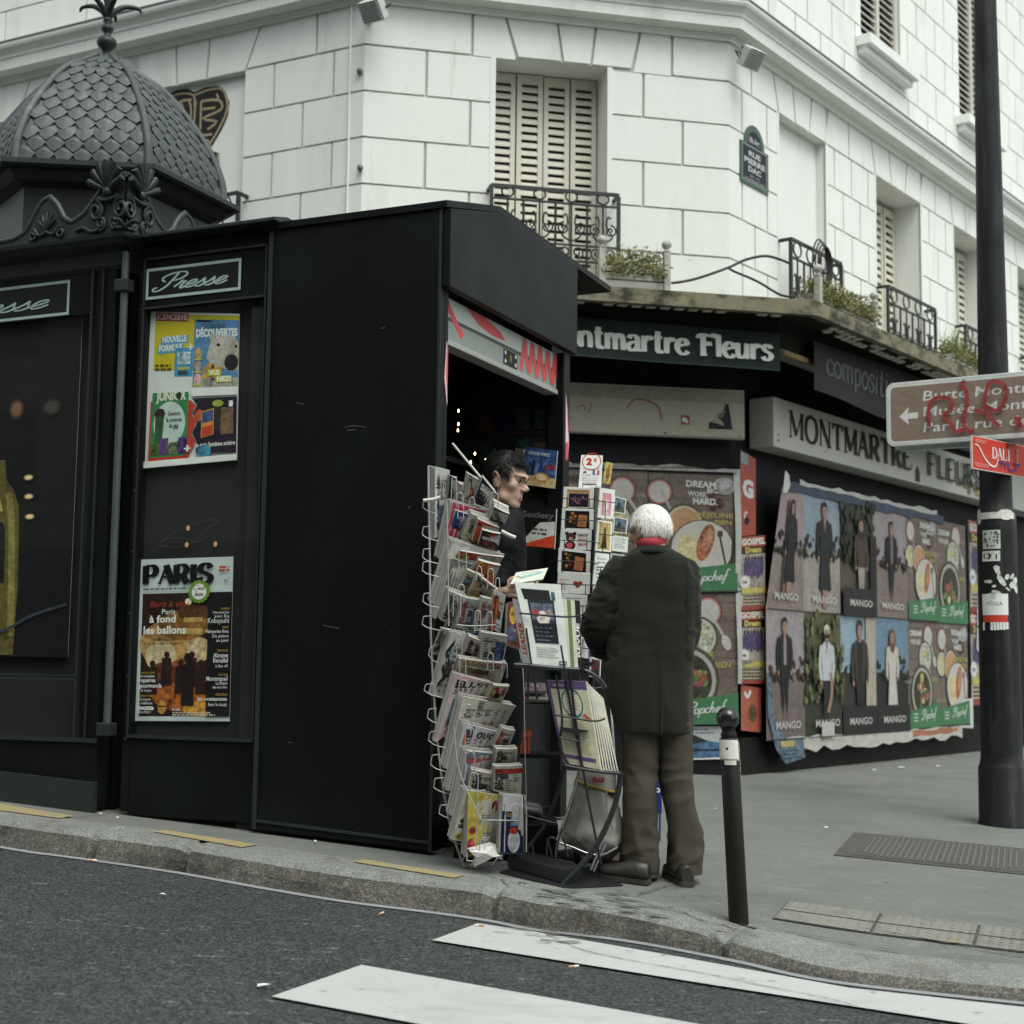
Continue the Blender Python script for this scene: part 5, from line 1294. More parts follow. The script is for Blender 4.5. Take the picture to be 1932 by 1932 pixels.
def fashion(P, w, h, v):
 r = random.Random(v + 20)
 sky_ = [(176,150,156),(146,168,186),(60,66,44),(168,154,158),(172,158,163),(96,100,52),(150,182,204),(110,148,178)][v]
 gnd = [(150,132,122),(170,160,150),(92,82,64),(140,122,116),(128,112,108),(60,62,44),(56,52,48),(40,42,38)][v]
 P.rect(0,0, w, h, G(*gnd),.22); P.rect(0, h * .52, w, h, G(*sky_),.16)
 for i in range(46):
  x, y = w * r.random(), h * (.47 + .18 * r.random() ** 2); P.ell(x, y, w * r.uniform(.02,.07), h * r.uniform(.01,.035), G(*[(44,40,36),(40,44,46),(40,44,26),(60,46,40),(70,48,36),(84,88,40),(36,40,30),(40,52,36)][v]),.7, r.uniform(0,3),7)
 if v == 5:
  for i in range(70): P.ell(w * r.random(), h * r.uniform(.3,1), w * .05, h * .05, G(*r.choice([(96,100,50),(120,122,66),(70,74,36)])),.7, r.uniform(-.5,.5),7)
 if v == 2:
  for i in range(60): P.ell(w * r.random(), h * r.uniform(.45,1), w * .07, h * .04, G(*r.choice([(44,48,28),(60,62,38),(30,32,22)])),.7, r.uniform(0,3),7)
 if v == 6: P.rect(w * .70, h * .2, w, h, G(190,176,156),.16)
 if v == 0: P.rect(w * .3, h * .1, w * .36, h * .9, G(70,58,54),.3)
 cx = w * [.52,.55,.55,.50,.44,.52,.52,.48][v]
 if v == 0: person_fig(P, cx, h * .10, h * .82, G(28,27,28), G(34,32,32), G(40,28,24), True, skirt=G(26,25,26))
 elif v == 1: person_fig(P, cx, h * .05, h * .90, G(34,35,38), G(30,30,32), G(30,24,22), skirt=G(34,35,38));
 elif v == 2: person_fig(P, cx, h * .04, h * .84, G(84,58,44), G(170,164,152), G(40,30,22), True); P.rect(w * .82, h * .1, w, h * .72, G(30,30,32),.2)
 elif v == 3: person_fig(P, cx, h * .14, h * .76, G(30,30,32), G(28,28,30), G(30,22,20)); P.poly([(cx - .02, h * .5),(cx - .02, h * .74),(cx + .02, h * .74),(cx + .02, h * .5)], G(150,130,128))
 elif v == 4: person_fig(P, cx, h * .16, h * .80, G(30,30,33), G(28,28,30), G(32,24,20), pose=1); P.poly([(cx - .025, h * .58),(cx - .025, h * .78),(cx + .025, h * .78),(cx + .025, h * .58)], G(160,146,148))
 elif v == 5: person_fig(P, cx, h * .06, h * .86, G(206,214,216), G(40,42,40), G(214,208,196), pose=1); P.rect(w * .42, h * .80, w * .58, h * .83, BLK); P.rect(w * .36,0, w * .70, h * .12, G(206,204,200),.1); P.stroke([(w * .62, h * .52),(w * .64, h * .36),(w * .54, h * .2)], .05, G(178,134,108), mott=.1)
 elif v == 6: person_fig(P, cx, -h * .02, h * 1.0, G(66,60,46), G(34,36,40), G(34,26,22)); P.poly([(cx - .05, h * .45),(cx - .05, h * .78),(cx + .05, h * .78),(cx + .05, h * .45)], G(34,35,42),.2)
 else: person_fig(P, cx, h * .10, h * .82, G(214,206,196), G(176,132,106), G(120,82,52), True, skirt=G(216,208,198))
 P.rect(0,0, w, h * .24, G(40,38,38) if v in (2,3,5,6,7) else G(*[int(c * .8) for c in gnd]),.15) if v in (2,6,7) else None
 P.text('MANGO', w * (.20 if v != 0 else .14), h * .085, h * .058, G(220,214,210),.012, width=w * .66)
 P.rect(0,0, w, h * .008, G(60,54,52))
cF = .20
cols = [FR.pix(x, 1200, cF)[0] for x in (1446,1517,1586,1650,1713,1769,1825)]
zt_, zm_, zb2 = FR.pix(1520,927, cF)[1], FR.pix(1586,1160, cF)[1], FR.pix(1586,1388, cF)[1]
names = ['woman in a black dress with a dark column behind her', 'person in a long black coat under pale sky', 'long haired woman in patterned white trousers before dark foliage', 'man in a dark suit against pink sky',
         'man in a dark suit walking on bare ground', 'white haired person in a white shirt and sunglasses before green reeds', 'man in an olive jacket by a pale pillar', 'woman in a white dress under blue sky']
for row in (0,1):
 for i in range(4):
  a0, a1 = cols[i], cols[i + 1]; b1, b0 = (zt_, zm_) if row == 0 else (zm_ - .004, zb2)
  w, h = a1 - a0 - .006, b1 - b0; v = row * 4 + i
  sag = None
  tl = (a0 + (.30 if v == 0 else 0), b1)
  P = Print(pq(FR, tl, (a0 + w, b1),(a0 + w, b0),(a0, b0), cF, w, h, px=False, bow=sag), w, h, .0009, grid=(6,6)); sheet(P); fashion(P, w, h, v)
  done(P, 'fashion_poster', 'fashion poster of a ' + names[v], 'poster', 'fashion posters on the side street wall')
mp = ['with chicken plate beside the pink sky fashion poster', 'with salad bowl at the top right of the street wall', 'with salad bowl beside the white dress fashion poster', 'with soup bowl at the bottom right of the street wall']
for row in (0,1):
 for i in (4,5):
  a0, a1 = cols[i], cols[i + 1]; b1, b0 = (zt_, zm_) if row == 0 else (zm_ - .004, zb2 + (.02))
  w, h = a1 - a0 - .006, b1 - b0; j = row * 2 + i - 4
  P = Print(pq(FR, (a0, b1),(a0 + w, b1),(a0 + w, b0),(a0, b0), cF, w, h, px=False, bow=wr(j + 3)), w, h, .0009, grid=(6,6)); sheet(P); (salad_poster if j in (1,2) else food_poster)(P, w, h, j + 5)
  done(P, 'food_poster', 'small meal poster ' + mp[j], 'poster', 'meal delivery posters on the shop walls')
P = Print(lambda x, y, c: FR(cols[0] + x, zb2 + y, cF + .012 + c), cols[-1] - cols[0], zt_ - zb2,.0009)
L_, Ht = cols[-1] - cols[0], zt_ - zb2
r = random.Random(11)
def ragged(x0, x1, y, amp, n): return [(x0 + (x1 - x0) * i / n, y + r.uniform(-amp, amp)) for i in range(n + 1)]
def strip(lo, hi, col, m=.1): P.poly(lo + hi[::-1], col, m)
strip(ragged(.34, L_ * .86, Ht - .03,.015,20), ragged(.34, L_ * .86, Ht + .06,.02,20), G(64,78,108),.3)
strip(ragged(.6, L_ * .82, Ht + .045,.008,20), ragged(.6, L_ * .82, Ht + .085,.018,20), G(206,206,198),.1)
P.poly([(.28, Ht - .06),(.36, Ht - .05),(.42, Ht + .02),(.40, Ht + .11),(.33, Ht + .14)], G(226,226,220),.05)
done(P, 'torn_paper', 'torn white and blue paper edge along the top of the fashion posters', 'paper')
P = Print(lambda x, y, c: FR(cols[0] + x, zb2 + y, cF + .012 + c), L_, Ht, .0009)
strip(ragged(.25, L_ * .95,-.10,.03,26), ragged(.25, L_ * .95,.015,.012,26), G(206,204,194),.16)
strip(ragged(L_ * .66, L_ * .92,-.05,.015,10), ragged(L_ * .66, L_ * .92,.0,.012,10), G(190,110,66),.3)
P.poly([(-.02,.55),(.06,.50),(.10,.18),(.30,.01),(.62,.0),(.66,-.16),(.30,-.20),(.12,-.06),(.0,.2)], G(96,124,146),.5); P.rect(.22,-.06,.46,-.01, G(200,180,60),.3); P.lines(.2,-.10,.4,3,.03,.012, G(40,60,90))
P.poly([(L_ * .93,.0),(L_ * 1.02,-.02),(L_ * 1.02,.30),(L_ * .95,.28)], G(226,226,218),.05); P.poly([(L_ * .95,.02),(L_ * 1.0,.01),(L_ * 1.0,.2),(L_ * .95,.18)], G(54,140,82),.1)
done(P, 'torn_paper', 'ragged white and blue paper peeling off below the fashion posters', 'paper')
a0 = FR.pix(1828,1200,.1)[0]; a1 = FR.pix(1856,1200,.1)[0]; z0_, z1_ = FR.pix(1840,1330,.1)[1], FR.pix(1840,985,.1)[1]
P = Print(lambda x, y, c: FR(a0 + x, z0_ + y, .12 + c), a1 - a0, z1_ - z0_, .0009, grid=(2,6)); w, h = P.w, P.h; sheet(P); gospel(P, w, h, 0, h * .5); gospel(P, w, h, h * .5, h)
P.poly([(w * .3, h * .3),(w, h * .22),(w, h * .8),(w * .5, h * .72)], G(206,210,212),.1); P.text('t', w * .55, h * .5, h * .1, BLK, .03); P.text('icht', w * .6, h * .4, h * .06, BLK, .03, rot=1.2)
done(P, 'concert_bill', 'choir concert bill half covered by white paper beside the lamp post', 'poster', 'choir concert bills')
cg = -.056
P = Print(lambda x, y, c: FL(*pl_(325,330, cg), cg + c) + FL.ex * x + ZUP * y, 1,1,.0012)
gx = lambda X, Y: ((pl_(X, Y, cg)[0] - pl_(325,330, cg)[0]),(pl_(X, Y, cg)[1] - pl_(325,330, cg)[1]))
gold = G(200,176,124); bk = G(34,32,27)
zz = lambda pts: [gx(x * .2945, y * .2945) for x, y in pts]
out_ = zz([(1060,620),(1130,580),(1200,570),(1245,590),(1310,560),(1400,548),(1445,600),(1470,650),(1460,740),(1420,830),(1360,930),(1340,960),(1400,980),(1405,1060),(1380,1160),(1280,1150),(1200,1000),(1080,800)])
P.poly(out_, bk, .1)
for pts in ([(1060,640),(1150,600),(1240,610),(1245,680)], [(1245,610),(1340,575),(1420,570),(1455,640),(1450,720),(1400,830),(1340,930),(1310,980)], [(1160,660),(1180,720),(1175,790)], [(1210,640),(1225,700),(1215,780),(1180,820)],
   [(1255,650),(1250,850),(1360,860)], [(1290,650),(1285,830)], [(1290,650),(1400,640),(1420,700),(1300,760),(1390,780),(1330,830)], [(1300,700),(1380,690)], [(1390,600),(1400,640),(1360,640)], [(1240,870),(1300,890),(1350,920),(1320,980)], [(1400,980),(1395,1050),(1380,1140)], [(1120,700),(1160,650),(1230,640)]):
 P.stroke(zz(pts),.022, gold, smooth=3)
done(P, 'graffiti', 'black and gold painted graffiti on the blind window behind the dome', 'graffiti')
G = lambda *a: srgb(*a); WHT = G(236,238,234)
# ---------------- posters inside the kiosk display
cK = CD - .040
def kp_(x, v): return KF.pix(x, v, cK)
w, h = .60,.88
P = Print(pq(KF, (285,588),(452,566 + 26),(447,868),(270,884), cK, w, h), w, h, .0006, grid=(1,1)); sheet(P)
yl = G(206,190,40)
P.rect(0,0, w, h, G(226,230,226)); P.rect(.035, h * .62, w, h * .985, yl, .05); P.rect(.035, h * .94,.26, h * .995, G(150,44,40)); P.text('SCIENCE&VIE', .042, h * .950,.034, G(236,220,214),.01, width=.212)
P.poly([(.08, h * .835),(.265, h * .855),(.265, h * .80),(.08, h * .78)], G(88,164,196)); P.text('NOUVELLE', .09, h * .80,.034, WHT, .04, width=.165, rot=.07); P.poly([(.06, h * .775),(.235, h * .792),(.235, h * .74),(.06, h * .725)], G(88,164,196)); P.text('FORMULE', .07, h * .742,.034, WHT, .04, width=.155, rot=.07)
P.rect(.18, h * .58,.30, h * .765, G(66,150,196),.1); P.rect(.195, h * .66,.285, h * .74, G(170,196,200),.6); P.rect(.20, h * .625,.28, h * .64, yl); P.rect(.205, h * .59,.27, h * .615, G(60,70,70),.4)
P.rect(.262, h * .768,.304, h * .778, WHT); P.rect(.277, h * .753,.289, h * .793, WHT); P.lines(.05, h * .645,.12,2,.022,.012, G(80,70,20))
P.rect(.305, h * .50, w, h * .955, G(84,138,182),.22); P.rect(.32, h * .938,.42, h * .952, G(20,30,40)); P.text('SCIENCE&VIE', .38, h * .895,.028, G(40,50,30),.0, width=.13, rot=.03); P.text('DÉCOUVERTES', .318, h * .838,.044, WHT, .05, width=.275, rot=.035)
P.poly([(.36, h * .56),(.38, h * .64),(.44, h * .70),(.50, h * .62),(.47, h * .52),(.40, h * .51)], G(206,156,92),.3); P.poly([(.39, h * .70),(.42, h * .82),(.46, h * .85),(.57, h * .845),(w, h * .80),(w, h * .62),(.56, h * .60),(.49, h * .635),(.42, h * .66)], G(186,182,170),.22)
P.ell(.43, h * .838,.022,.022, G(180,172,156),.1); P.ell(.555, h * .665,.045,.05, G(34,32,32),.3); P.ell(.468, h * .785,.012,.010, BLK); P.ell(.583, h * .775,.008,.009, BLK)
P.rect(.305, h * .50, w, h * .56, G(170,166,150),.3)
for i, c in enumerate(((196,160,100),(170,150,140),(214,170,170))): P.ell(.338, h * (.73 - .085 * i),.024,.032, G(*c),.4); P.rect(.315, h * (.685 - .085 * i),.365, h * (.695 - .085 * i), G(200,206,60))
P.text('À', .425, h * .625,.022, BLK, .02); P.rect(.405, h * .578,.49, h * .618, G(200,206,60)); P.text('VUE', .412, h * .583,.028, WHT, .04, width=.07); P.text('de', .425, h * .548,.02, BLK, .02); P.rect(.46, h * .532,.56, h * .575, G(200,206,60)); P.text('NEZ!', .466, h * .54,.028, WHT, .04, width=.088)
P.rect(.305, h * .445, w, h * .50, WHT)
P.rect(.035, h * .04,.30, h * .42, G(190,52,40),.08); P.rect(.045, h * .06,.285, h * .475, G(58,132,84),.12); P.text('JUNIOR', .07, h * .425,.046, G(226,230,206),.05, width=.20, rot=.02); P.ell(.222, h * .452,.018,.022, G(40,50,30),.6); P.ell(.165, h * .275,.105,.125, G(196,216,204),.06)
P.ell(.10, h * .34,.035,.03, G(60,40,34),.3); P.poly([(.07, h * .32),(.13, h * .32),(.12, h * .14),(.075, h * .14)], G(52,92,56),.2)
for i, (t, ww) in enumerate((('Gaston', .085),('la science', .10),('du gag', .06))): P.text(t, .195, h * (.325 - .04 * i),.024, G(26,40,34),.02, width=ww, align='c')
for i in range(4): P.rect(.05 + .06 * i, h * .075,.105 + .06 * i, h * (.15 + .03 * (i % 2)), G(*((80,96,60),(90,60,110),(110,120,90),(90,60,130))[i]),.6)
P.poly([(.285, h * .08),(.31, h * .08),(.34, h * .14),(.31, h * .20),(.34, h * .27),(.31, h * .33),(.335, h * .38),(.30, h * .42)], G(198,62,44)); P.poly([(.345, h * .07),(w, h * .05),(w, h * .43),(.31, h * .43),(.345, h * .385),(.32, h * .33),(.35, h * .27),(.32, h * .20),(.35, h * .14)], G(34,26,40),.25)
P.ell(.36, h * .315,.03,.034, G(196,86,50),.2)
P.poly([(.375, h * .165),(.455, h * .185),(.455, h * .36),(.375, h * .34)], G(214,150,60)); P.poly([(.38, h * .17),(.45, h * .187),(.45, h * .25),(.38, h * .235)], G(198,70,46),.1); P.poly([(.38, h * .26),(.45, h * .275),(.45, h * .35),(.38, h * .335)], G(60,80,120),.5); P.rect(.50, h * .18,.58, h * .36, G(120,96,74),.3); P.rect(.46, h * .21,.50, h * .39, G(50,40,44),.3); P.ell(.48, h * .39,.035,.02, G(170,190,70),.3); P.rect(.55, h * .365,.575, h * .405, WHT, .5)
P.text('le quiz Système solaire', .345, h * .105,.026, WHT, .02, width=.25); P.ell(.40, h * .075,.045,.04, G(70,130,160),.4); P.rect(.27, h * .098,.315, h * .108, WHT); P.rect(.286, h * .082,.299, h * .124, WHT); P.rect(0,0, w, h * .04, WHT)
done(P, 'magazine_poster', 'yellow science magazine poster with white bear cover in the kiosk display', 'poster', 'magazine posters in the kiosk display')
w, h = .60,1.06
P = Print(pq(KF, (263,1056),(440,1050),(433,1361),(253,1360), cK, w, h), w, h, .0006); sheet(P)
P.rect(0,0, w, h, G(206,216,214)); P.rect(.03,.03, w, h * .785, G(46,30,22),.3)
for (x, y, rx, ry, c, m_) in ((.22,.50,.20,.16,(190,150,90),.4),(.30,.62,.16,.10,(150,104,50),.4),(.36,.70,.10,.06,(90,60,34),.3),(.16,.42,.10,.10,(206,190,150),.3),(.40,.46,.08,.08,(206,180,140),.4),(.33,.16,.22,.10,(170,96,40),.5),(.45,.08,.14,.05,(206,150,60),.4),(.30,.30,.12,.10,(150,84,50),.5),(.18,.30,.1,.08,(110,60,36),.5)): P.ell(x, y, rx, ry, G(*c), m_)
P.rect(.30,.56,.42,.60, G(196,160,90),.2); P.rect(.30,.64,.42,.67, G(196,160,90),.2)
for x in (.11,.20,.29,.36,.42,.47): y = .28 + .03 * math.sin(x * 40); P.ell(x, y + .12,.018,.022, G(50,30,24)); P.poly([(x - .035, y - .08),(x - .03, y + .10),(x + .03, y + .10),(x + .035, y - .08)], G(44,28,24),.3)
P.poly([(.30,.10),(.29,.36),(.37,.38),(.38,.10)], G(30,22,20),.2); P.ell(.335,.41,.024,.03, G(36,24,20)); P.ell(.33,.805 - .03,.022,.022, G(255,244,214))
P.rect(.455,.03, w, h * .785, G(22,19,20),.1); P.ell(.18,.09,.028,.045, G(190,140,70),.2); P.rect(.155,.09,.205,.10, G(80,50,30))
e = serif_text(P, 'PARIS', .035, h * .845, h * .115,.098, BLK, gap=.02, thick=.44, thin=.14, sw=.30)
P.lines(.04, h * .808,.32,1,.02,.010, G(90,90,88)); P.text('n°', .555, h * .84,.034, BLK, .0); P.lines(.52, h * .93,.07,2,.02,.014, G(190,70,50))
for k in range(16): a = 2 * math.pi * k / 16; P.ell(.40 + .056 * math.cos(a), h * .79 + .062 * math.sin(a),.014,.014, G(110,150,60))
P.ell(.40, h * .79,.054,.060, G(110,150,60)); P.ell(.40, h * .79,.046,.052, WHT); script_text(P, "C'est", .357, h * .802,.030, BLK, shear=.2, wt=.13, nib=(0,.6), sx=.078 / (.030 * 1.6)); script_text(P, 'bon', .373, h * .765,.030, BLK, shear=.2, wt=.13, nib=(0,.6), sx=.058 / (.030 * 1.1))
P.text('Bars à vins', .09, h * .70,.040, G(170,56,40),.0, width=.25, shear=.3); P.text('Paris', .17, h * .655,.034, WHT, .0, width=.085); P.text('à fond', .09, h * .605,.046, WHT, .03, width=.17); P.text('les ballons', .055, h * .535,.050, WHT, .03, width=.27); P.text('Notre sélection', .11, h * .49,.020, BLK, .0, width=.14); P.text('+ les vins préférés du patron', .06, h * .468,.018, BLK, .0, width=.25)
def col(txts, x, al):
 for (t, y, s, c, b, ww) in txts: P.text(t, x, h * y, s, c, b, width=ww, align=al)
gd = G(196,160,60)
col((('FUSION', .675,.014, gd, .01,.05),('Une journée', .652,.018, WHT, 0,.10),('avec Ke', .628,.020, WHT, 0,.09),('Kobayashi', .595,.034, WHT, 0,.13),('SWEET', .562,.014, gd, .01,.04),('Pâtisseries fines', .535,.021, WHT, .01,.14),('Du palace', .507,.021, WHT, 0,.10),('au pavé', .48,.021, WHT, 0,.075),('POP FOOD', .42,.014, gd, .01,.065),('Akrame', .385,.030, WHT, .01,.09),('Benallal', .355,.030, WHT, .01,.09),('à feu vif', .325,.021, WHT, 0,.075),('À LA RUE', .275,.014, gd, .01,.055),('Montorgueil', .245,.028, WHT, .01,.13),('La balade', .222,.018, WHT, 0,.07),('des becs fins', .198,.018, WHT, 0,.09),('FOODTECH', .155,.014, gd, .01,.07),('les e-restaurants', .125,.024, WHT, .02,.18),('font le buzz', .092,.022, WHT, 0,.115)), w - .006, 'r')
col((('COUPS DE CŒUR', .29,.012, gd, .01,.10),('Les nouveaux', .268,.018, WHT, .01,.10),('repaires', .238,.026, WHT, .02,.105),('gourmands', .205,.026, WHT, .02,.145),('à la loupe', .18,.018, WHT, 0,.08),('PRODUIT STAR', .148,.012, gd, .01,.09),('Où trouver', .125,.018, WHT, 0,.08),('la meilleure', .102,.018, WHT, 0,.09),('mozza', .070,.028, WHT, .04,.10),('dans Paris ?', .048,.018, WHT, 0,.085)),.04, 'l')
P.text('Et aussi', .26, h * .065,.016, WHT, .01, width=.05); P.lines(.26, h * .048,.30,2,.014,.008, G(206,190,170))
done(P, 'magazine_poster', 'food magazine poster with black title on white over a brown bar scene', 'poster', 'magazine posters in the kiosk display')
cL = -.06
(la0, lz1),(la1, lz0) = KF.pix(-260,640, cL), KF.pix(128,1240, cL)
w, h = la1 - la0, lz1 - lz0
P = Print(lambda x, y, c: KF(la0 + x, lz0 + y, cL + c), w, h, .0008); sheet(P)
lx = lambda X, Y: (KF.pix(X, Y, cL)[0] - la0, KF.pix(X, Y, cL)[1] - lz0)
P.rect(0,0, w, h, G(15,16,14),.15)
bt = [lx(*q) for q in ((-60,1235),(-62,960),(-50,925),(-22,905),(-20,868),(10,868),(12,905),(26,925),(36,955),(34,1100),(24,1235))]
P.poly(bt, G(98,88,42),.3); P.stroke([lx(16,930), lx(22,1000), lx(20,1200)], .05, G(140,130,72), mott=.3); P.poly([lx(*q) for q in ((-56,1100),(-56,980),(6,985),(10,1000),(8,1100))], G(30,28,22),.3); P.poly([lx(*q) for q in ((-30,965),(-20,940),(0,940),(6,965))], G(176,170,90))
x_, y_ = lx(-26,792); P.text('e.', x_, y_, .085, G(206,212,208),.0)
pass
def soft(q, rx, ry, c, n=7):  # lamp reflections in the pane, painted as blurred spots on the print
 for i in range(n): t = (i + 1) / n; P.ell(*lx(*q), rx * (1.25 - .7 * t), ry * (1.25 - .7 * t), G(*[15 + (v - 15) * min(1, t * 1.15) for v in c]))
soft((32,772),.052,.056,(136,98,72)); soft((98,768),.066,.046,(74,66,60))
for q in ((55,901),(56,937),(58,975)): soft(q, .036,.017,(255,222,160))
P.stroke([lx(-80,1190), lx(0,1192), lx(60,1162), lx(128,1140)], .016, G(58,62,74))
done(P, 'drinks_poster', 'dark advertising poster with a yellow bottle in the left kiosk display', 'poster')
P = Print(lambda x, y, c: KF(*KF.pix(285,1040, cK), cK + c) + KF.ex * x + ZUP * y, .6,.3,.0006)
for pts in ([(0,0),(.08,.06),(.2,.12),(.36,.16),(.44,.15)], [(.02,.0),(.14,.05),(.26,.04),(.36,.11),(.44,.15)], [(.08,.06),(.2,.07),(.3,.04),(.36,.09)], [(.06,.03),(.18,.02),(.24,.05)]): P.stroke(pts, .0035, G(64,66,70))  # reflection of branches in the pane, painted as thin lines
for q in ((.24,.12),(.235,.03),(.42,.03)): P.ell(*q, .012,.014, G(230,180,110))
done(P, 'painted_reflection', 'thin silvery wire ornament between the two magazine posters in the display', 'ornament')
# ------------------------------------------------------------------ street furniture and small fixtures
M['post'] = mat('lamp_post_paint', (.015,.016,.0165), rough=.48, spec=.22, layers=((8,.3,4),(40,.2,3)), tint=[((.05,.053,.056),2.0,.5,.75,(6,6,.6)),((.35,.35,.34),24,.735,.76)], bump=((50,.1,.003),))
M['bollard'] = mat('bollard_paint', (.010,.010,.0095), rough=.45, spec=.2, layers=((10,.25,4),), tint=((.05,.05,.048),18,.70,.76))
M['ball_black'] = mat('bollard_ball_gloss', (.010,.0105,.012), rough=.16, spec=.6, layers=((14,.3,3),))
M['cast'] = mat('cast_iron_cover', (.085,.08,.074), rough=.65, metal=.2, spec=.4, layers=((5,.2,4),(60,.2,3)), bump=((120,.2,.003),))
M['cast_rib'] = mat('cast_iron_rib', (.15,.147,.138), rough=.55, metal=.2, layers=((40,.2,3),))
M['sign_back'] = mat('sign_aluminium', (.55,.58,.58), rough=.35, metal=.4)
M['sign_white'] = mat('sign_white_edge', (.62,.63,.62), rough=.4, layers=((6,.05,3),))
M['leaf'] = mat('planter_leaf', (.20,.20,.075), rough=.7, layers=((9,.4,4),(40,.3,3)))
M['leaf_green'] = mat('grass_blade_green', (.10,.16,.045), rough=.7, layers=((9,.3,4),))
M['flower'] = mat('pink_petal', (.45,.16,.15), rough=.7)
lb = pave_pt(1893,1557); LY = lb.y
def lpz(v): return at(1880, v, LY).z
def lpx(v, x): return at(x, v, LY)
ax = lambda v: .5 * (lpx(v, 0).x * 0) + at(1857 + 24 * v / 700 if v < 700 else 1881 + 10 * (v - 700) / 800, v, LY).x
pxm = LY / FP
lamp = thing('lamp_post', 'tall dark painted lamp post with stepped base beside the manhole cover', 'lamp post', lb)
mb = MB(); n = 28
secs = [(-3800,15),(-400,19),(0,21.5),(690,28),(930,30),(968,31),(972,35.5),(1000,36),(1425,38)]
rings = []
for v, r in secs:
 zc_ = lb.z + (lpz(0) - lb.z) * (1 - (v - 0) / (1557 - 0)) if v > -3000 else 8.2
 xc = lb.x - (1557 - max(v, -900)) / 1557 * .0
 zz_ = lpz(v) if v > -900 else 8.0
 rings.append((zz_, r * pxm))
rings.sort()
mb.lathe(Vector((lb.x, lb.y, 0)), [(r, z) for z, r in rings], n)
mb.build('pole', M['post'], lamp)
mb = MB(); mb.lathe(Vector((lb.x, lb.y, 0)), [(46 * pxm, lb.z - .05),(46 * pxm, lb.z + .01),(43.5 * pxm, lb.z + .03),(43 * pxm, lpz(1448)),(41 * pxm, lpz(1443)),(39 * pxm, lpz(1436)),(38 * pxm, lpz(1425))], n)
mb.build('base', M['post'], lamp, bevel=.004)
mb = MB(); mb.box(Fr((lb.x, lb.y, 0), az(122), ZUP, az(212)),-30 * pxm, -8 * pxm, lpz(1360), lpz(1080),31 * pxm, 37.5 * pxm)
mb = MB(); top = Vector((lb.x, lb.y, 8.0)); mb.tube(cat_rom([top - ZUP * .1, top + ZUP * .4, top + Vector((-.5,-.4,.75)), top + Vector((-1.2,-.9,.8))], 6),.05,10); mb.build('arm', M['post'], lamp)
mb = MB(); mb.ball(top + Vector((-1.4,-1.05,.78)),.32,.18,.09,14,8); mb.build('lantern', M['post'], lamp)
def around(z_px0, c_px, rpx):
 """place() that wraps a sheet round the pole: x in metres along the arc from the direction of the camera"""
 a00 = math.atan2(-lb.y, -lb.x)
 def place(x, y, c):
  r = rpx * pxm + .002 + c; an = a00 + (c_px * pxm + x) / (rpx * pxm); return Vector((lb.x + r * math.cos(an), lb.y + r * math.sin(an), lpz(z_px0) + y))
 return place
def sticker(name, label, px0, px1, v0, v1, rpx, draw, cat='sticker'):
 xm = 1891 if v0 > 900 else 1885
 off = lambda x: math.asin(max(-.97, min(.97,(x - xm) / rpx))) * rpx
 o0 = off(px0); w = (off(px1) - o0) * pxm; h = lpz(v0) - lpz(v1)
 P = Print(around(v1, o0, rpx), w, h, .0007, grid=(8,2)); draw(P, w, h); return done(P, name, label, cat)
def d_white(P, w, h): P.rect(0,0, w, h, G(206,208,204),.08)
def d_face(P, w, h):
 P.rect(0,0, w, h, G(190,194,188),.1)
 for i in range(26): P.ell(random.uniform(.1,.9) * w, random.uniform(.1,.9) * h, w * .06, h * .04, G(50,52,50),.3, random.uniform(0,3),8)
def d_ckt(P, w, h): P.rect(0,0, w, h, G(214,216,210)); P.text('CKT', w * .06, h * .2, h * .62, BLK, .04, width=w * .88)
def d_yoga(P, w, h):
 P.rect(0, h * .42, w, h, G(226,228,224)); P.text('YOGA', w * .2, h * .68, h * .10, G(60,60,66),0, width=w * .6); P.rect(w * .03, h * .22, w * .97, h * .42, G(196,66,52)); P.ell(w * .5, h * .9, w * .04, h * .03, G(220,120,120))
 for i in range(9):
  if i not in (1,2): P.rect(w * (i / 9 + .008), h * random.uniform(0,.04), w * ((i + 1) / 9 - .008), h * .22, G(222,224,220), n=(1,1))
def d_scrap(P, w, h):
 for i in range(16): P.ell(random.random() * w, random.random() * h, w * random.uniform(.05,.22), h * random.uniform(.03,.12), G(200,202,196),.2, random.uniform(0,3),7)
def d_tape(P, w, h):
 P.rect(0, h * .3, w, h * .75, G(214,214,206),.1); P.ell(w * .06, h * .5, w * .08, h * .55, G(206,206,196),.2); P.ell(w * .75, h * .6, w * .2, h * .38, G(226,226,218),.1)
sticker('tape_band', 'torn white tape band around the lamp post above the stickers', 1858,1922,963,990,37, d_tape, 'tape')
sticker('pole_sticker', 'grey portrait sticker at the top of the lamp post stickers', 1866,1897,1003,1038,36.5, d_face)
sticker('pole_sticker', 'small white sticker with three black letters on the lamp post', 1865,1896,1042,1061,36.5, d_ckt)
sticker('pole_notice', 'white notice with red band and tear off strips on the lamp post', 1863,1908,1122,1190,37, d_yoga, 'notice')
sticker('sticker_scraps', 'pale sticker scraps scratched on the lamp post above the tear off notice', 1860,1922,1070,1128,36.8, d_scrap)
FS = Fr(Vector((lb.x, lb.y, 0)) + az(212) * (33 * pxm), az(122), ZUP, az(212))
cs = .05
sa0, sz1 = FS.pix(1671,724, cs); _, sz0 = FS.pix(1676,843, cs); sa1 = sa0 + 1.75
FS_t = FS
w, h = sa1 - sa0, sz1 - sz0
sign = thing('direction_sign', 'brown direction sign with white border and red spray paint on the lamp post', 'road sign', FS(sa0 + w / 2, sz0, cs))
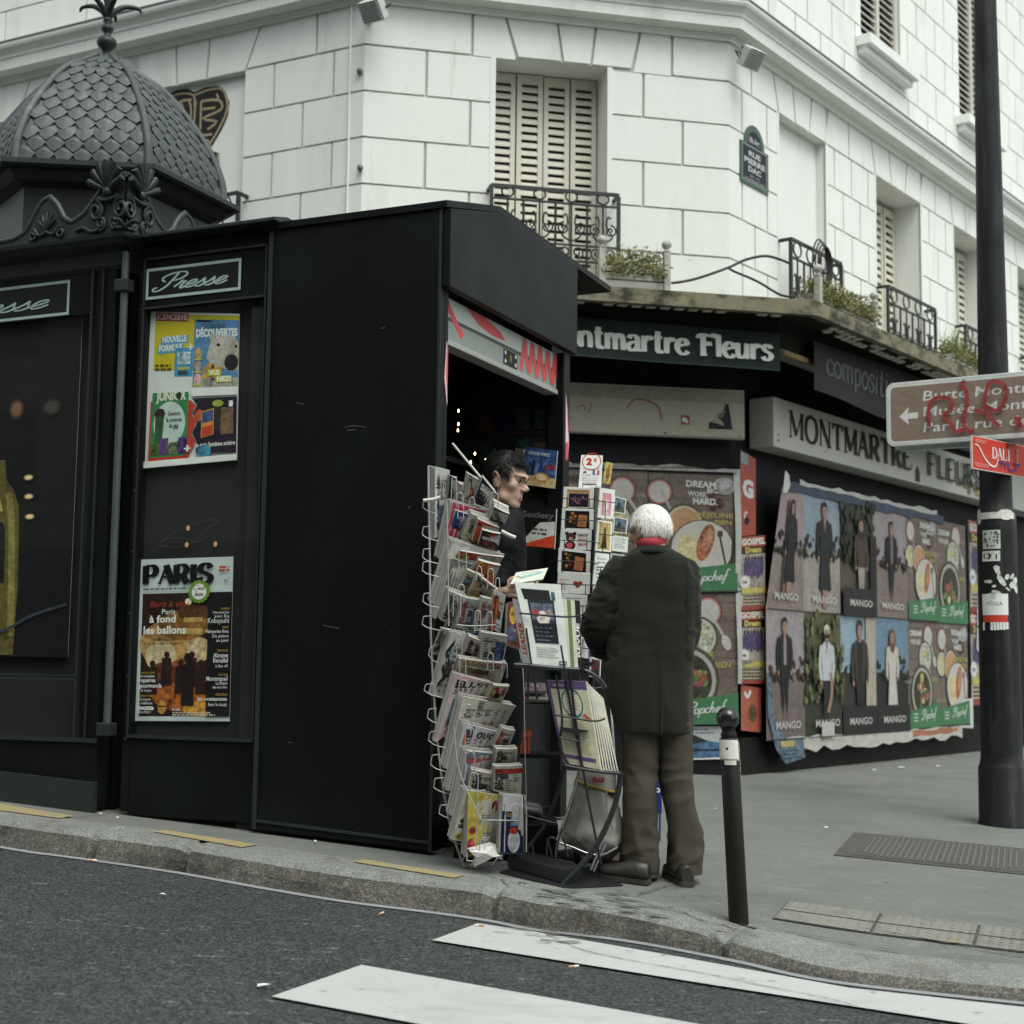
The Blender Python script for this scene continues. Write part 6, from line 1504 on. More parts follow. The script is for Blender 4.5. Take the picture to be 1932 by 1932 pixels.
def rrect(x0, y0, x1, y1, r, n=5):
 out = []
 for cx, cy, a in ((x1 - r, y0 + r, -90),(x1 - r, y1 - r, 0),(x0 + r, y1 - r, 90),(x0 + r, y0 + r, 180)): out += [(cx + r * math.cos(R(a + 90 * k / n)), cy + r * math.sin(R(a + 90 * k / n))) for k in range(n + 1)]
 return out
mb = MB(); mb.prism(FS, rrect(sa0, sz0, sa1, sz1,.055), cs - .03, cs); mb.build('panel', M['sign_white'], sign, bevel=.004)
mb = MB(); mb.prism(FS, rrect(sa0 + .02, sz0 - .022, sa1 - .02, sz1 - .022,.055), cs - .13, cs - .10); mb.build('rear_panel', M['sign_back'], sign, bevel=.004)
mb = MB()
for z in (sz0 + h * .25, sz0 + h * .75): mb.box(FS, -.12,.12, z - .02, z + .02, cs - .098, cs - .031)
mb.build('bracket', M['sign_back'], sign)
P = Print(lambda x, y, c: FS(sa0 + x, sz0 + y, cs + c), w, h, .0007)
cw = G(214,216,212); P.poly(rrect(.014,.014, w - .014, h - .014,.045), G(196,200,196)); P.poly(rrect(.020,.020, w - .020, h - .020,.04), cw); P.poly(rrect(.032,.032, w - .032, h - .032,.03), G(138,120,108),.04)
s_ = h
P.poly([(s_ * .21, s_ * .46),(s_ * .36, s_ * .60),(s_ * .34, s_ * .505),(s_ * .50, s_ * .505),(s_ * .50, s_ * .415),(s_ * .34, s_ * .415),(s_ * .36, s_ * .32)], cw)
for i, t in enumerate(('Butte Montmartre', 'Musée Montmartre', 'Par la rue des Saules')): P.text(t, s_ * .58, s_ * (.68 - .245 * i), s_ * .15, cw, .008, width=(1.02,1.05,1.10)[i], shear=.12)
P.mb.build('lettering', M['print'], sign)
P = Print(lambda x, y, c: FS(sa0 + x, sz0 + y, cs + .018 + c), w, h, .0006)
sp_ = srgb(150,62,62); sx_ = lambda X, Y: ((X - 870) / 1060 * 1.0 * (FS.pix(1932,760, cs)[0] - sa0), s_ * (1 - (Y - (470 - (X - 870) * .105)) / 455))
for pts in ([(1215,770),(1210,680),(1230,600),(1290,560),(1380,570),(1390,640),(1320,680)], [(1320,680),(1380,740),(1420,800)], [(1500,440),(1460,470),(1500,500),(1510,600),(1480,700),(1500,780),(1560,790)], [(1420,800),(1500,770)], [(1640,600),(1660,500),(1700,440),(1790,460),(1800,560),(1730,640),(1640,600)], [(1640,610),(1680,690),(1750,750)], [(1560,640),(1640,660)], [(1860,700),(1900,690),(1880,740),(1920,720)]):
 P.stroke([sx_(*q) for q in pts], .026, sp_, smooth=5, mott=.25)
P.mb.build('graffiti', M['print'], sign)
FD = Fr(Vector((lb.x, lb.y, 0)) + az(139) * (36 * pxm), az(49), ZUP, az(139))
da0, dz1 = FD.pix(1833,821,.02); dz0 = FD.pix(1826,882,.02)[1]; w, h = .92, dz1 - dz0
P = Print(lambda x, y, c: FD(da0 + x, dz0 + y, .02 + c), w, h, .0007); sheet(P, .012)
rd = G(190,62,48); P.rect(0,0, w, h, G(206,200,194)); P.rect(.008,.004, w, h - .004, rd, .03)
e = serif_text(P, 'DALI', w * .26, h * .42, h * .34, h * .27, cw, gap=.05, thick=.24, thin=.09); P.stroke([(e - h * .18, h * .82),(e - h * .10, h * .94)], .012, BLK)
P.stroke([(w * .03, h * .74),(w * .08, h * .70),(w * .16, h * .36),(w * .24, h * .18),(w * .30, h * .20),(w * .33, h * .45)], .012, cw, taper=True)
P.lines(w * .04, h * .88, w * .16,2, h * .06, h * .03, G(220,150,140)); P.lines(w * .03, h * .16, w * .2,2, h * .06, h * .03, G(220,150,140)); P.text('PARIS', w * .60, h * .40, h * .13, G(220,170,160),0, rot=R(90))
for pts in ([(.34,.34),(.44,.30)], [(.36,.16),(.38,.40)], [(.41,.14),(.43,.38)], [(.46,.36),(.47,.14),(.54,.16)], [(.56,.38),(.56,.14)], [(.52,.36),(.62,.36)]): P.stroke([(a * w, b * h) for a, b in pts], .012, G(60,50,120))
done(P, 'museum_sign', 'small tilted red sign with white lettering under the brown direction sign', 'sign')
bb = pave_pt(1394,1741); BY = bb.y; bpx = BY / FP
tp = at(1375,1392, BY); axb = (tp - bb); L_ = axb.length
bol = thing('bollard', 'black ball headed bollard leaning slightly with torn white sticker', 'bollard', bb)
mb = MB(); mb.lathe(bb, [(19 * bpx, -.02),(18.5 * bpx, 0),(18 * bpx, L_ * .3),(17.5 * bpx, L_ - .004),(16 * bpx, L_)], 24, axis=axb); mb.build('post', M['bollard'], bol)
mb = MB(); mb.lathe(bb, [(14 * bpx, L_ + .0005),(15 * bpx, L_ + 8 * bpx),(12 * bpx, L_ + 12 * bpx),(14 * bpx, L_ + 19 * bpx)], 24, axis=axb); mb.build('neck', M['bollard'], bol)
mb = MB(); mb.ball(bb + axb.normalized() * (L_ + 36 * bpx),21.5 * bpx, 21.5 * bpx, 21.5 * bpx, 28,18); mb.build('ball', M['ball_black'], bol)
qb = axb.to_track_quat('Z', 'Y')
def bplace(x, y, c):
 d = Vector((-bb.x, -bb.y, 0)).normalized(); a = math.atan2(d.y, d.x) + x / (18 * bpx); r = 18 * bpx + .001 + c
 return bb + axb.normalized() * (L_ - 45 * bpx + y) + Vector((r * math.cos(a), r * math.sin(a),0))
P = Print(bplace, .1,.1,.0006, grid=(10,2)); k = bpx
P.poly([(-24 * k, 8 * k),(-22 * k, 2 * k),(14 * k, -2 * k),(22 * k, 6 * k),(24 * k, 40 * k),(-24 * k, 41 * k)], G(206,206,196),.12) if 0 else P.rect(-26 * k, 4 * k, 20 * k, 42 * k, G(210,210,202),.06)
P.rect(-24 * k, 4 * k, 16 * k, 7 * k, G(120,120,112),.2); P.ell(-4 * k, 26 * k, 2.4 * k, 2.4 * k, BLK); P.rect(-10 * k, -4 * k, 12 * k, 4 * k, G(200,198,190),.1); P.stroke([(22 * k, 38 * k),(24 * k, 10 * k),(25 * k, -30 * k)], 2.0 * k, G(220,216,210))
done(P, 'torn_sticker', 'torn white sticker wrapped around the top of the bollard', 'sticker')
TL, BL, BR, TR = pave_pt(1612,1571), pave_pt(1540,1611), pave_pt(1932,1655), pave_pt(1932,1602)
ex = (TR - TL); ex.z = 0; ex.normalize(); ey = Vector((-ex.y, ex.x, 0));
if ey.dot(TL - BL) < 0: ey = -ey
hh = (TL - BL).dot(ey); ww = 1.05
O = TL - ey * hh
nrm = lambda p: Vector((p.x, p.y, pave_z(p.x, p.y)))
mh = thing('manhole_cover', 'cast iron cable chamber cover with ribbed lid set in the pavement', 'manhole cover', nrm(O + ex * ww / 2 + ey * hh / 2))
FMz = lambda a, b, c=0: nrm(O + ex * a + ey * b) + ZUP * (.004 + c)
mb = MB(); fw = .07
for (a0, a1, b0, b1) in ((0, ww, 0, fw),(0, ww, hh - fw, hh),(0, fw, fw, hh - fw),(ww - fw, ww, fw, hh - fw)): mb.quad(FMz(a0, b0), FMz(a1, b0), FMz(a1, b1), FMz(a0, b1))
mb.build('frame', M['cast'], mh)
mb = MB(); mb.quad(FMz(fw + .006, fw + .006,.001), FMz(ww - fw - .006, fw + .006,.001), FMz(ww - fw - .006, hh - fw - .006,.001), FMz(fw + .006, hh - fw - .006,.001)); lid = mb.build('lid', M['cast'], mh)
mb = MB(); nb = 26
for i in range(nb):
 a = fw + .07 + (ww - 2 * fw - .14) * i / (nb - 1); ins = .10 * max(0, abs(i - (nb - 1) / 2) / (nb / 2) - .72) / .28 + .03
 mb.box(FMz, a - .004, a + .004, fw + ins, hh - fw - ins, .0015,.006)
mb.build('rib', M['cast_rib'], lid)
def floodlight(px, py, depth_fr, c, yaw, label, size=1.0):
 a, b = depth_fr.pix(px, py, c); p = depth_fr(a, b, c); wall = depth_fr(a - .02, b - .02,0)
 t = thing('floodlight', label, 'floodlight', p, 'floodlights under the cornice')
 q = Matrix.Rotation(R(yaw),3, 'Z') @ Matrix.Rotation(R(38),3, 'X')
 fr = Fr(p, q @ Vector((1,0,0)), q @ Vector((0,0,1)), q @ Vector((0,-1,0))); s = size
 mb = MB(); mb.prism(fr, rrect(-.10 * s, -.085 * s, .10 * s, .085 * s, .015),-.02,.07 * s)
 for i in range(9): mb.box(fr, -.092 * s, .092 * s, (-.078 + .0195 * i) * s, (-.070 + .0195 * i) * s, (.0705) * s, .088 * s)
 mb.build('housing', M['lamp_metal'], t, bevel=.004)
 mb = MB(); mb.box(fr, -.085 * s, .085 * s, -.07 * s, .07 * s, -.026,-.0205); mb.build('lens', M['dark'], t)
 mb = MB()
 for sg in (-1,1): mb.tube([p + fr.ex * (.108 * s * sg), p + fr.ex * (.108 * s * sg) - fr.ez * .08, wall.lerp(p, .35) + fr.ex * (.06 * s * sg)], .007,6)
 mb.tube([wall, wall.lerp(p, .4)], .02,8); mb.build('bracket', M['iron'], t)
 mb = MB(); mb.tube(cat_rom([p - fr.ez * .04, p - fr.ez * .10 + ZUP * .06, wall + ZUP * .12, wall + ZUP * .02], 4),.008,6); mb.build('cable', M['rubber'], t)
floodlight(707,18, FC, .20,-30, 'grey floodlight under the cornice at the left corner of the chamfer')
floodlight(1414,108, FC, .10,40, 'grey floodlight under the cornice at the right corner of the chamfer')
def leaf_tuft(mb, base, spread, hgt, n, ln, wd, r):
 for i in range(n):
  a = r.uniform(0,2 * math.pi); rr = spread * math.sqrt(r.random()); p = base + Vector((rr * math.cos(a) * 1.0, rr * math.sin(a) * .5, hgt * r.random() ** 1.3))
  d = Vector((r.uniform(-1,1), r.uniform(-1,1), r.uniform(-.4,1))).normalized(); s = d.cross(Vector((r.uniform(-1,1), r.uniform(-1,1),.3))).normalized() * wd * r.uniform(.5,1.1)
  l = ln * r.uniform(.6,1.3); mb.add([p, p + d * l * .5 + s, p + d * l, p + d * l * .5 - s], [(0,1,2,3)], 0)
def planter(fr, a0, a1, c, zb_, hgt, label, plant_label, seed, flowers=False, posts=(True, True)):
 p = fr((a0 + a1) / 2, zb_, c); t = thing('planter_box', label, 'planter', p, 'planters on the canopy')
 mb = MB(); dpt = .20
 for k in range(3):
  z = zb_ + .03 + (hgt - .03) * k / 3; mb.box(fr, a0, a1, z, z + (hgt - .03) / 3 - .012, c - .02, c); mb.box(fr, a0, a1, z, z + (hgt - .03) / 3 - .012, c - dpt, c - dpt + .02)
 mb.box(fr, a0, a1, zb_ + .012, zb_ + .028, c - dpt, c); mb.box(fr, a0 - .0, a0 + .02, zb_ + .03, zb_ + hgt, c - dpt + .021, c - .021); mb.box(fr, a1 - .02, a1, zb_ + .03, zb_ + hgt, c - dpt + .021, c - .021)
 mb.build('trough', M['white_wood'], t)
 for a, on in zip((a0 - .026, a1 + .026), posts):
  if not on: continue
  mb = MB(); mb.box(fr, a - .025, a + .025, zb_ + .005, zb_ + hgt + .12, c - .03, c + .02); q = fr(a, zb_ + hgt + .12, c - .005)
  mb.lathe(q, [(.03,0),(.034,.008),(.02,.014),(.018,.024),(.036,.045),(.040,.06),(.034,.08),(.018,.094),(0,.098)], 12); mb.build('corner_post', M['white_wood'], t)
 r = random.Random(seed); pl2 = thing('planter_plant', plant_label, 'plant', fr((a0 + a1) / 2, zb_ + hgt * .7, c - dpt / 2)); mb = MB()
 n = int((a1 - a0) / .022)
 for i in range(n):
  x = a0 + (a1 - a0) * (i + r.random()) / n; leaf_tuft(mb, fr(x, zb_ + hgt * .75, c - dpt * r.uniform(.1,.8)),.07,.17 * r.uniform(.5,1.2),60,.044,.009, r)
  if r.random() < .5: leaf_tuft(mb, fr(x, zb_ + hgt * .55, c + .03),.05,.10,34,.045,.008, r)
 mb.build('foliage', M['leaf'], pl2)
 mb = MB()
 for i in range(n):
  x = a0 + (a1 - a0) * r.random(); b = fr(x, zb_ + hgt * .7, c - dpt * .5); mb.tube([b, b + Vector((r.uniform(-.02,.02), r.uniform(-.02,.02),.12)), b + Vector((r.uniform(-.06,.06), r.uniform(-.04,.04), r.uniform(.16,.28)))], [.002,.0016,.001], 4)
 mb.build('stem', M['leaf_green'], pl2)
 if flowers:
  mb = MB()
  for i in range(16): mb.ball(fr(r.uniform(a0, a1), zb_ + hgt + r.uniform(.0,.16), c - dpt * r.random()),.012,.012,.009,6,4)
  mb.build('flower', M['flower'], pl2)
cP = .84; zP = CANZ1 + .012
planter(FC, FC.pix(1142,520, cP)[0], FC.pix(1252,520, cP)[0], cP, zP, .20, 'white wooden planter with ball finials on the canopy under the louvred window', 'yellow green trailing plant in the planter under the louvred window', 4)
planter(FR, FR.pix(1548,560, cP)[0], FR.pix(1648,590, cP)[0], cP, zP, .15, 'white planter with finial posts on the canopy corner below the blind window', 'pale plant with pink flowers on the canopy corner', 9, True)
planter(FR, FR.pix(1800,690, cP)[0], FR.pix(1846,700, cP)[0], cP, zP, .15, 'white planter on the canopy just left of the lamp post', 'green grassy plant on the canopy beside the lamp post', 12, False, (False, False))
mb = MB(); r = random.Random(8)
ga = FR.pix(1815,680, cP)[0]
for i in range(60):
 b = FR(ga + r.uniform(-.12,.2), zP + .12, cP - r.uniform(0,.15)); d = Vector((r.uniform(-.15,.15), r.uniform(-.15,.15), r.uniform(.15,.4))); s = Vector((.004,.002,0)); mb.add([b - s, b + s, b + d * .6 + s * .8, b + d + Vector((d.x, d.y, -.03)), b + d * .6 - s * .8], [(0,1,2,3,4)])
o = mb.build('grass_tuft', M['leaf_green'], base=FR(ga, zP + .12, cP)); tag(o, 'tuft of long green grass blades in the planter beside the lamp post', 'grass')
def pix_tube(pts, fr, c, r, name, label, cat, m=M['rubber']):
 mb = MB(); mb.tube(cat_rom([fr(*fr.pix(*q, c), c) for q in pts], 6), r, 6); o = mb.build(name, m, base=fr(*fr.pix(*pts[0], c), c)); return tag(o, label, cat)
pix_tube([(1267,534),(1290,531),(1323,523),(1374,505),(1407,490),(1443,483),(1470,489),(1490,497)], FC, .30,.011, 'hanging_cable', 'black cable looping from the canopy up to the balcony beside the street plaque', 'cable')
pix_tube([(1374,505),(1385,512),(1429,531),(1472,556),(1500,560)], FC, .32,.010, 'hanging_cable', 'black cable sagging down from the loop to the canopy corner planter', 'cable')
mb = MB(); ccx, ccy = FR.pix(1553,500,.2)
for i in range(4): mb.tube([FR(ccx + (.20 - .015 * i) * math.cos(k * .3142) * .75 + .02 * i, ccy + (.24 - .02 * i) * math.sin(k * .3142),.17 + .012 * i) for k in range(20)], .008,6, closed=True)
o = mb.build('cable_coil', M['rubber'], base=FR(ccx, ccy - .24,.2)); tag(o, 'coil of black cable hung on the balcony railing of the blind window', 'cable')
mb = MB(); mb.tube([FL(*pl_(665,12),.016), FL(*pl_(661,200),.016), FL(*pl_(656,440),.016)], .009,8); mb.build('wall_conduit', M['stucco'], bld)
for q in ((681,136),(682,318)):
 mb = MB(); a, b = FL.pix(*q); mb.ball(FL(a, b, .02),.025,.025,.03,8,6); mb.build('wall_lug', M['cast_rib'], bld)
M['butt'] = mat('cigarette_filter', (.55,.30,.12), rough=.8); M['butt_w'] = mat('cigarette_paper', (.7,.69,.66), rough=.8)
def butt(px, py, zf, an, label):
 p = hit(px, py, zf); p.z += .013; t = thing('cigarette_butt', label, 'cigarette butt', p, 'cigarette butts on the road'); d = Vector((math.cos(an), math.sin(an),0))
 mb = MB(); mb.tube([p - d * .018, p + d * .004], .0042,8, smooth=True); mb.build('filter', M['butt'], t)
 mb = MB(); mb.tube([p + d * .0041, p + d * .02, p + d * .024 + ZUP * .001], [.0042,.004,.0025], 8); mb.build('paper', M['butt_w'], t)
for px, py, an, l in ((1081,1830,.4, 'cigarette butt on the asphalt between the two crossing stripes'),(905,1752,2.8, 'cigarette butt on the left tip of the upper crossing stripe'),(584,1686,3.0, 'orange cigarette butt in the gutter below the serving hatch'),(491,1667,.1, 'white cigarette butt in the gutter below the dark kiosk wall'),(173,1628,.2, 'cigarette butt in the gutter below the magazine poster display'),(719,1729,1.2, 'short cigarette butt on the road left of the crossing stripe')): butt(px, py, road_z, an, l)
rs = random.Random(21)
def scrap(px, py, zf, s, label, m='butt_w', nm='paper_scrap'):
 p = hit(px, py, zf); p.z += .011; mb = MB(); k = rs.randint(5,7)
 pts = [p + Vector((s * rs.uniform(.5,1) * math.cos(2 * math.pi * i / k), s * .7 * rs.uniform(.4,1) * math.sin(2 * math.pi * i / k), rs.uniform(0,.006))) for i in range(k)]
 c = p + ZUP * .008; mb.add([c] + pts, [(0, i + 1,(i + 1) % k + 1) for i in range(k)]); o = mb.build(nm, M[m], base=p); tag(o, label, 'litter', 'paper scraps on the ground')
for px, py, zf, s, l in ((307,1693, road_z, .02, 'crumpled white scrap on the asphalt below the yellow marking'),(498,1866, road_z, .03, 'thin white scrap beside the tip of the lower crossing stripe'),(190,1540, pave_z, .016, 'white scrap on the pavement under the magazine display'),(222,1547, pave_z, .014, 'small white scrap on the pavement beside the yellow marking'),(1350,1530, pave_z, .02, 'pale scrap on the pavement between bollard and manhole'),(1560,1565, pave_z, .022, 'pale scrap on the pavement behind the manhole cover'),(1700,1450, pave_z, .05, 'white paper scrap at the foot of the fashion posters'),(1650,1455, pave_z, .04, 'crumpled white paper at the foot of the shop wall'),(1770,1448, pave_z, .035, 'white paper scrap near the lamp post at the wall foot'),(595,1592, pave_z, .012, 'tiny white scrap under the dark kiosk wall')): scrap(px, py, zf, s, l)
M['dry_leaf'] = mat('dry_leaf', (.30,.20,.09), rough=.8)
for px, py, s, l in ((1656,1483,.03, 'dry brown leaf on the pavement before the fashion posters'),(1835,1547,.03, 'dry brown leaf on the pavement left of the lamp post'),(1800,1783,.02, 'dry brown leaf on the tactile paving')): scrap(px, py, pave_z, s, l, 'dry_leaf', 'dry_leaf')
# ------------------------------------------------------------------ racks of newspapers, postcards and magazines
M['wire_white'] = mat('white_coated_wire', (.40,.40,.39), rough=.35, spec=.5, metal=.3, layers=((30,.2,3),))
M['wire_black'] = mat('black_coated_wire', (.012,.013,.014), rough=.4, spec=.5)
M['tube_black'] = mat('black_tube_metal', (.014,.017,.020), rough=.3, spec=.6)
M['paper'] = mat('newsprint_edge', (.58,.57,.53), rough=.85, layers=((6,.08,3),))
M['clear'] = None
A_ = lambda x, y: (758.4 + .2208 * x, 805.8 + .2208 * y)      # reading notes: close views of the picture
B_ = lambda x, y: (758.4 + .27 * x, 1185 + .27 * y)
C_ = lambda x, y: ((1100 + x * .4917) * .948,(850 + y * .4917) * .948)
def slab(q, ys, th, draw, name, label, cat, group=None, bend=.0, side=None, nlay=None, back=(.46,.45,.42), w=1.0, h=1.3, sway=0.0, face=1):
 """a paper, magazine or card: front face through four picture points at depths ys (TL,TR,BR,BL), thickness th, printed by draw(P, w, h)"""
 TL, TR, BR, BL = [at(*p, y) for p, y in zip(q, ys)]
 n = (TR - BL).cross(TL - BR).normalized()
 if n.y > 0: n = -n
 def place(x, y, c):
  s, t = x / w, y / h
  p = (BL * (1 - s) + BR * s) * (1 - t) + (TL * (1 - s) + TR * s) * t
  return p + n * (c + bend * math.sin(math.pi * min(1, max(0, s))) + sway * math.sin(5 * t + 2 * s) * t)
 P = Print(place, w, h, .0012, grid=(5,5))
 sd = side or back
 NX = 6
 k = nlay or max(1, int(th / .009));
 for i in range(k):
  c1, c0 = -th * i / k, -th * (i + .82) / k; sh = (i * .004)
  top = []
  for j in range(NX + 1): top.append(j / NX)
  vs = []
  for (c) in (c1, c0):
   for j in range(NX + 1): vs.append(place(w * j / NX, -0.0 - .01 * (i % 3), c))
   for j in range(NX + 1): vs.append(place(w * j / NX, h * (1 - .010 * ((i * 7) % 4)), c))
  m_ = 2 * (NX + 1); fs = []
  for j in range(NX):
   a = j; b = j + 1; u = NX + 1 + j; v = u + 1
   fs += [(a, b, v, u),(m_ + a, m_ + u, m_ + v, m_ + b),(u, v, m_ + v, m_ + u),(a, m_ + a, m_ + b, b)]
  fs += [(0, NX + 1, m_ + NX + 1, m_),(NX, m_ + NX, m_ + 2 * NX + 1,2 * NX + 1)]
  kk = (1,.72,.9,.6,.95)[i % 5]
  P.mb.add(vs, fs, 0,(*[x * kk for x in sd], .0))
 P.l = 1
 draw(P, w, h)
 v = sum(P.mb.v, Vector()) / len(P.mb.v); zmin = min(p.z for p in P.mb.v)
 o = P.mb.build(name, M['print'], base=Vector((v.x, v.y, zmin)))
 return tag(o, label, cat, group)
_G0 = G
def G(r, g, b): return tuple(.74 * c for c in _G0(r, g, b))
NEWS = G(206,204,194); CREAM = G(216,208,184); INK = G(44,44,46)
def newsprint(bg=NEWS, title=None, tcol=INK, photo=None, rot=True, sub=None, band=None, big=.16, seed=0):
 """front page of a folded newspaper hung with its title running up the sheet"""
 def d(P, w, h):
  r = random.Random(seed + 77)
  P.rect(0,0, w, h, bg, .12)
  for k in range(2): x_, y_ = r.uniform(.05,.5), r.uniform(.1,.6); P.rect(w * x_, h * y_, w * (x_ + r.uniform(.2,.4)), h * (y_ + r.uniform(.12,.25)), tuple(.35 * q for q in G(*r.choice([(150,140,130),(120,130,150),(160,120,100),(90,96,90)]))),.8)
  P.rect(w * .04, h * .70, w * .96, h * .715, INK); P.text(r.choice(['ACTUALITÉ', 'POLITIQUE', 'LE MONDE', 'ÉCONOMIE', 'CULTURE']), w * .08, h * .73, h * .05, INK, .03, width=w * .8)
  if band: P.rect(0, h * band[1], w, h * band[2], band[0], .15)
  if photo:
   for (x0, y0, x1, y1, c) in photo: P.rect(w * x0, h * y0, w * x1, h * y1, c, .6)
  for cx in range(3):
   for k in range(int(9)):
    if r.random() < .75:
     P.l -= 1; P.rect(w * (.10 + .29 * cx), h * (.08 + .09 * k), w * (.10 + .29 * cx + r.uniform(.12,.25)), h * (.08 + .09 * k + .035), tuple(.30 * c for c in bg),.5, n=(1,1))
  if title:
   if rot: P.text(title, w * (.30), h * .12, w * big * 1.5, tcol, .035, width=h * .78, rot=R(90))
   else: P.text(title, w * .06, h * .80, h * big * .6, tcol, .03, width=w * .86)
  if sub: P.text(sub[0], w * .62, h * .15, w * .12, sub[1], .02, width=h * .6, rot=R(90))
 return d
def cover(bg, title, tcol=WHT, blobs=(), tpos=.84, th_=.10, tw=.86, extra=None):
 def d(P, w, h):
  P.rect(0,0, w, h, bg, .22); r = random.Random(int(bg[0] * 9999) + len(blobs))
  for (x, y, rx, ry, c) in blobs: P.ell(w * x, h * y, w * rx, h * ry, c, .6)
  for k in range(5): x_, y_ = r.uniform(.05,.6), r.uniform(.05,.75); P.lines(w * x_, h * y_, w * .3,2, h * .035, h * .014, r.choice([(.5,.5,.48),(.03,.03,.03),(.35,.05,.04),(.5,.4,.08)]))
  if title: P.text(title, w * .07, h * tpos, h * th_, tcol, .04, width=w * tw)
  if extra: extra(P, w, h)
  P.rect(0,0, w, h * .01,(.1,.1,.1))
 return d
def stripes(cols, bg):
 def d(P, w, h):
  P.rect(0,0, w, h, bg, .05); n = len(cols)
  for i, c in enumerate(cols): P.rect(w * (i + .1) / n, 0, w * (i + .75) / n, h, c, .08)
 return d
# --- white wire newspaper rack
rb = pave_pt(884,1640)
rack = thing('newspaper_rack', 'tall white wire newspaper rack beside the kiosk serving hatch', 'newspaper rack', rb)
YR = rb.y
def wire(mb, pts, y, r=.0035, sm_=True, n=6):
 P = [at(p[0], p[1], (p[2] if len(p) > 2 else y)) for p in pts]; mb.tube(cat_rom(P, 4) if sm_ and len(P) > 2 else P, r, n)
mb = MB()
out_l = [A_(226,330), A_(228,620), A_(236,1000), A_(240,1350), A_(246,1700), B_(202,60), B_(222,450), B_(260,900), B_(330,1350), B_(432,1665)]
wire(mb, out_l, YR + .03,.0055)
out_r = [(960,1180),(985,1250),(990,1400),(992,1560),(975,1600)]
wire(mb, out_r, YR + .22,.0028)
wire(mb, [(880,1200),(892,1400),(925,1560),(950,1600)], YR + .34,.0045)
wire(mb, [B_(432,1665),(925,1640, YR + .12),(950,1600, YR + .34),(975,1600, YR + .22), B_(560,1600)], YR + .0,.0045, False)
mb.build('frame', M['wire_white'], rack)
for fn, x, y0, y1, d in ((A_, 182,625,690,50),(A_, 178,855,925,62),(A_, 180,1045,1118,60),(A_, 178,1155,1230,62),(A_, 183,1425,1495,60),(A_, 178,1620,1690,70),(B_, 190,135,195,30),(B_, 160,395,440,60),(B_, 182,568,632,60),(B_, 190,728,790,55),(B_, 205,890,960,60),(B_, 226,1052,1118,70),(B_, 264,1240,1300,80),(B_, 335,1420,1480,80)):
 mb = MB(); wire(mb, [fn(x + d, y0 - 6), fn(x + 14, y0 - 2), fn(x + 4, y0 + 8), fn(x - 4, y1 - 6), fn(x + 2, y1), fn(x + d * .7, y1 + 26), fn(x + d * 2.2, y1 + 50)], YR - .0,.0025); mb.build('side_hook', M['wire_white'], rack)
mb = MB()
for fn, x, y, w_, h_ in ((A_, 425,430,40,200),(A_, 470,560,50,120),(A_, 580,600,40,90),(A_, 760,560,60,130),(A_, 480,650,46,130),(A_, 640,1190,40,120),(A_, 735,1210,46,160),(A_, 800,1290,34,150),(A_, 440,1430,60,190),(A_, 625,1570,46,190),(A_, 725,1580,46,170),(A_, 490,1040,60,160),(A_, 480,1345,50,160),
                     (B_, 385,45,34,160),(B_, 405,210,40,150),(B_, 600,175,40,120),(B_, 400,365,56,170),(B_, 430,535,58,190),(B_, 445,695,56,190),(B_, 445,865,64,200),(B_, 475,1010,56,150),(B_, 525,1140,56,420),(B_, 690,1220,34,200),(B_, 775,1230,46,110),(B_, 700,240,36,110)):
 wire(mb, [fn(x - 4, y + h_), fn(x, y + 30), fn(x + w_ * .22, y + 4), fn(x + w_ * .6, y), fn(x + w_, y + 26), fn(x + w_ - 2, y + h_)], YR - .12,.0022)
wire(mb, [B_(595,1342), B_(825,1346), B_(830,1240)], YR - .13,.0032, False); wire(mb, [B_(455,1570), B_(452,1625), B_(540,1632), B_(545,1480)], YR - .13,.0032, False)
wire(mb, [A_(470,1690), A_(610,1700), A_(800,1690)], YR - .12,.003); wire(mb, [B_(365,690), B_(400,1000), B_(545,1330)], YR - .14,.0038); wire(mb, [A_(385,640), A_(390,1000), A_(395,1300), A_(400,1700)], YR - .10,.0035)
for x in (680,716,850,868): wire(mb, [B_(x, 1235), B_(x + 2,1400), B_(x, 1565)], YR - .10,.003)
mb.build('pocket_wire', M['wire_white'], rack)
mb = MB()   # paper twists and a stick
wire(mb, [A_(182,628), A_(260,620), A_(330,600)], YR - .02,.009); mb.build('paper_twist', M['paper'], rack); mb = MB(); wire(mb, [A_(850,890), A_(920,925), A_(970,945)], YR - .08,.009)
mb.build('paper_twist', M['paper'], rack)
o = MB(); wire(o, [A_(430,138), A_(672,430)], YR + .05,.0055); o = o.build('wooden_stick', M['paper'], base=at(*A_(550,285), YR + .05)); tag(o, 'thin pale stick poking up from the newspaper rack beside the vendor', 'stick')
GP = 'papers and magazines in the white wire rack'
RED = G(196,56,44)
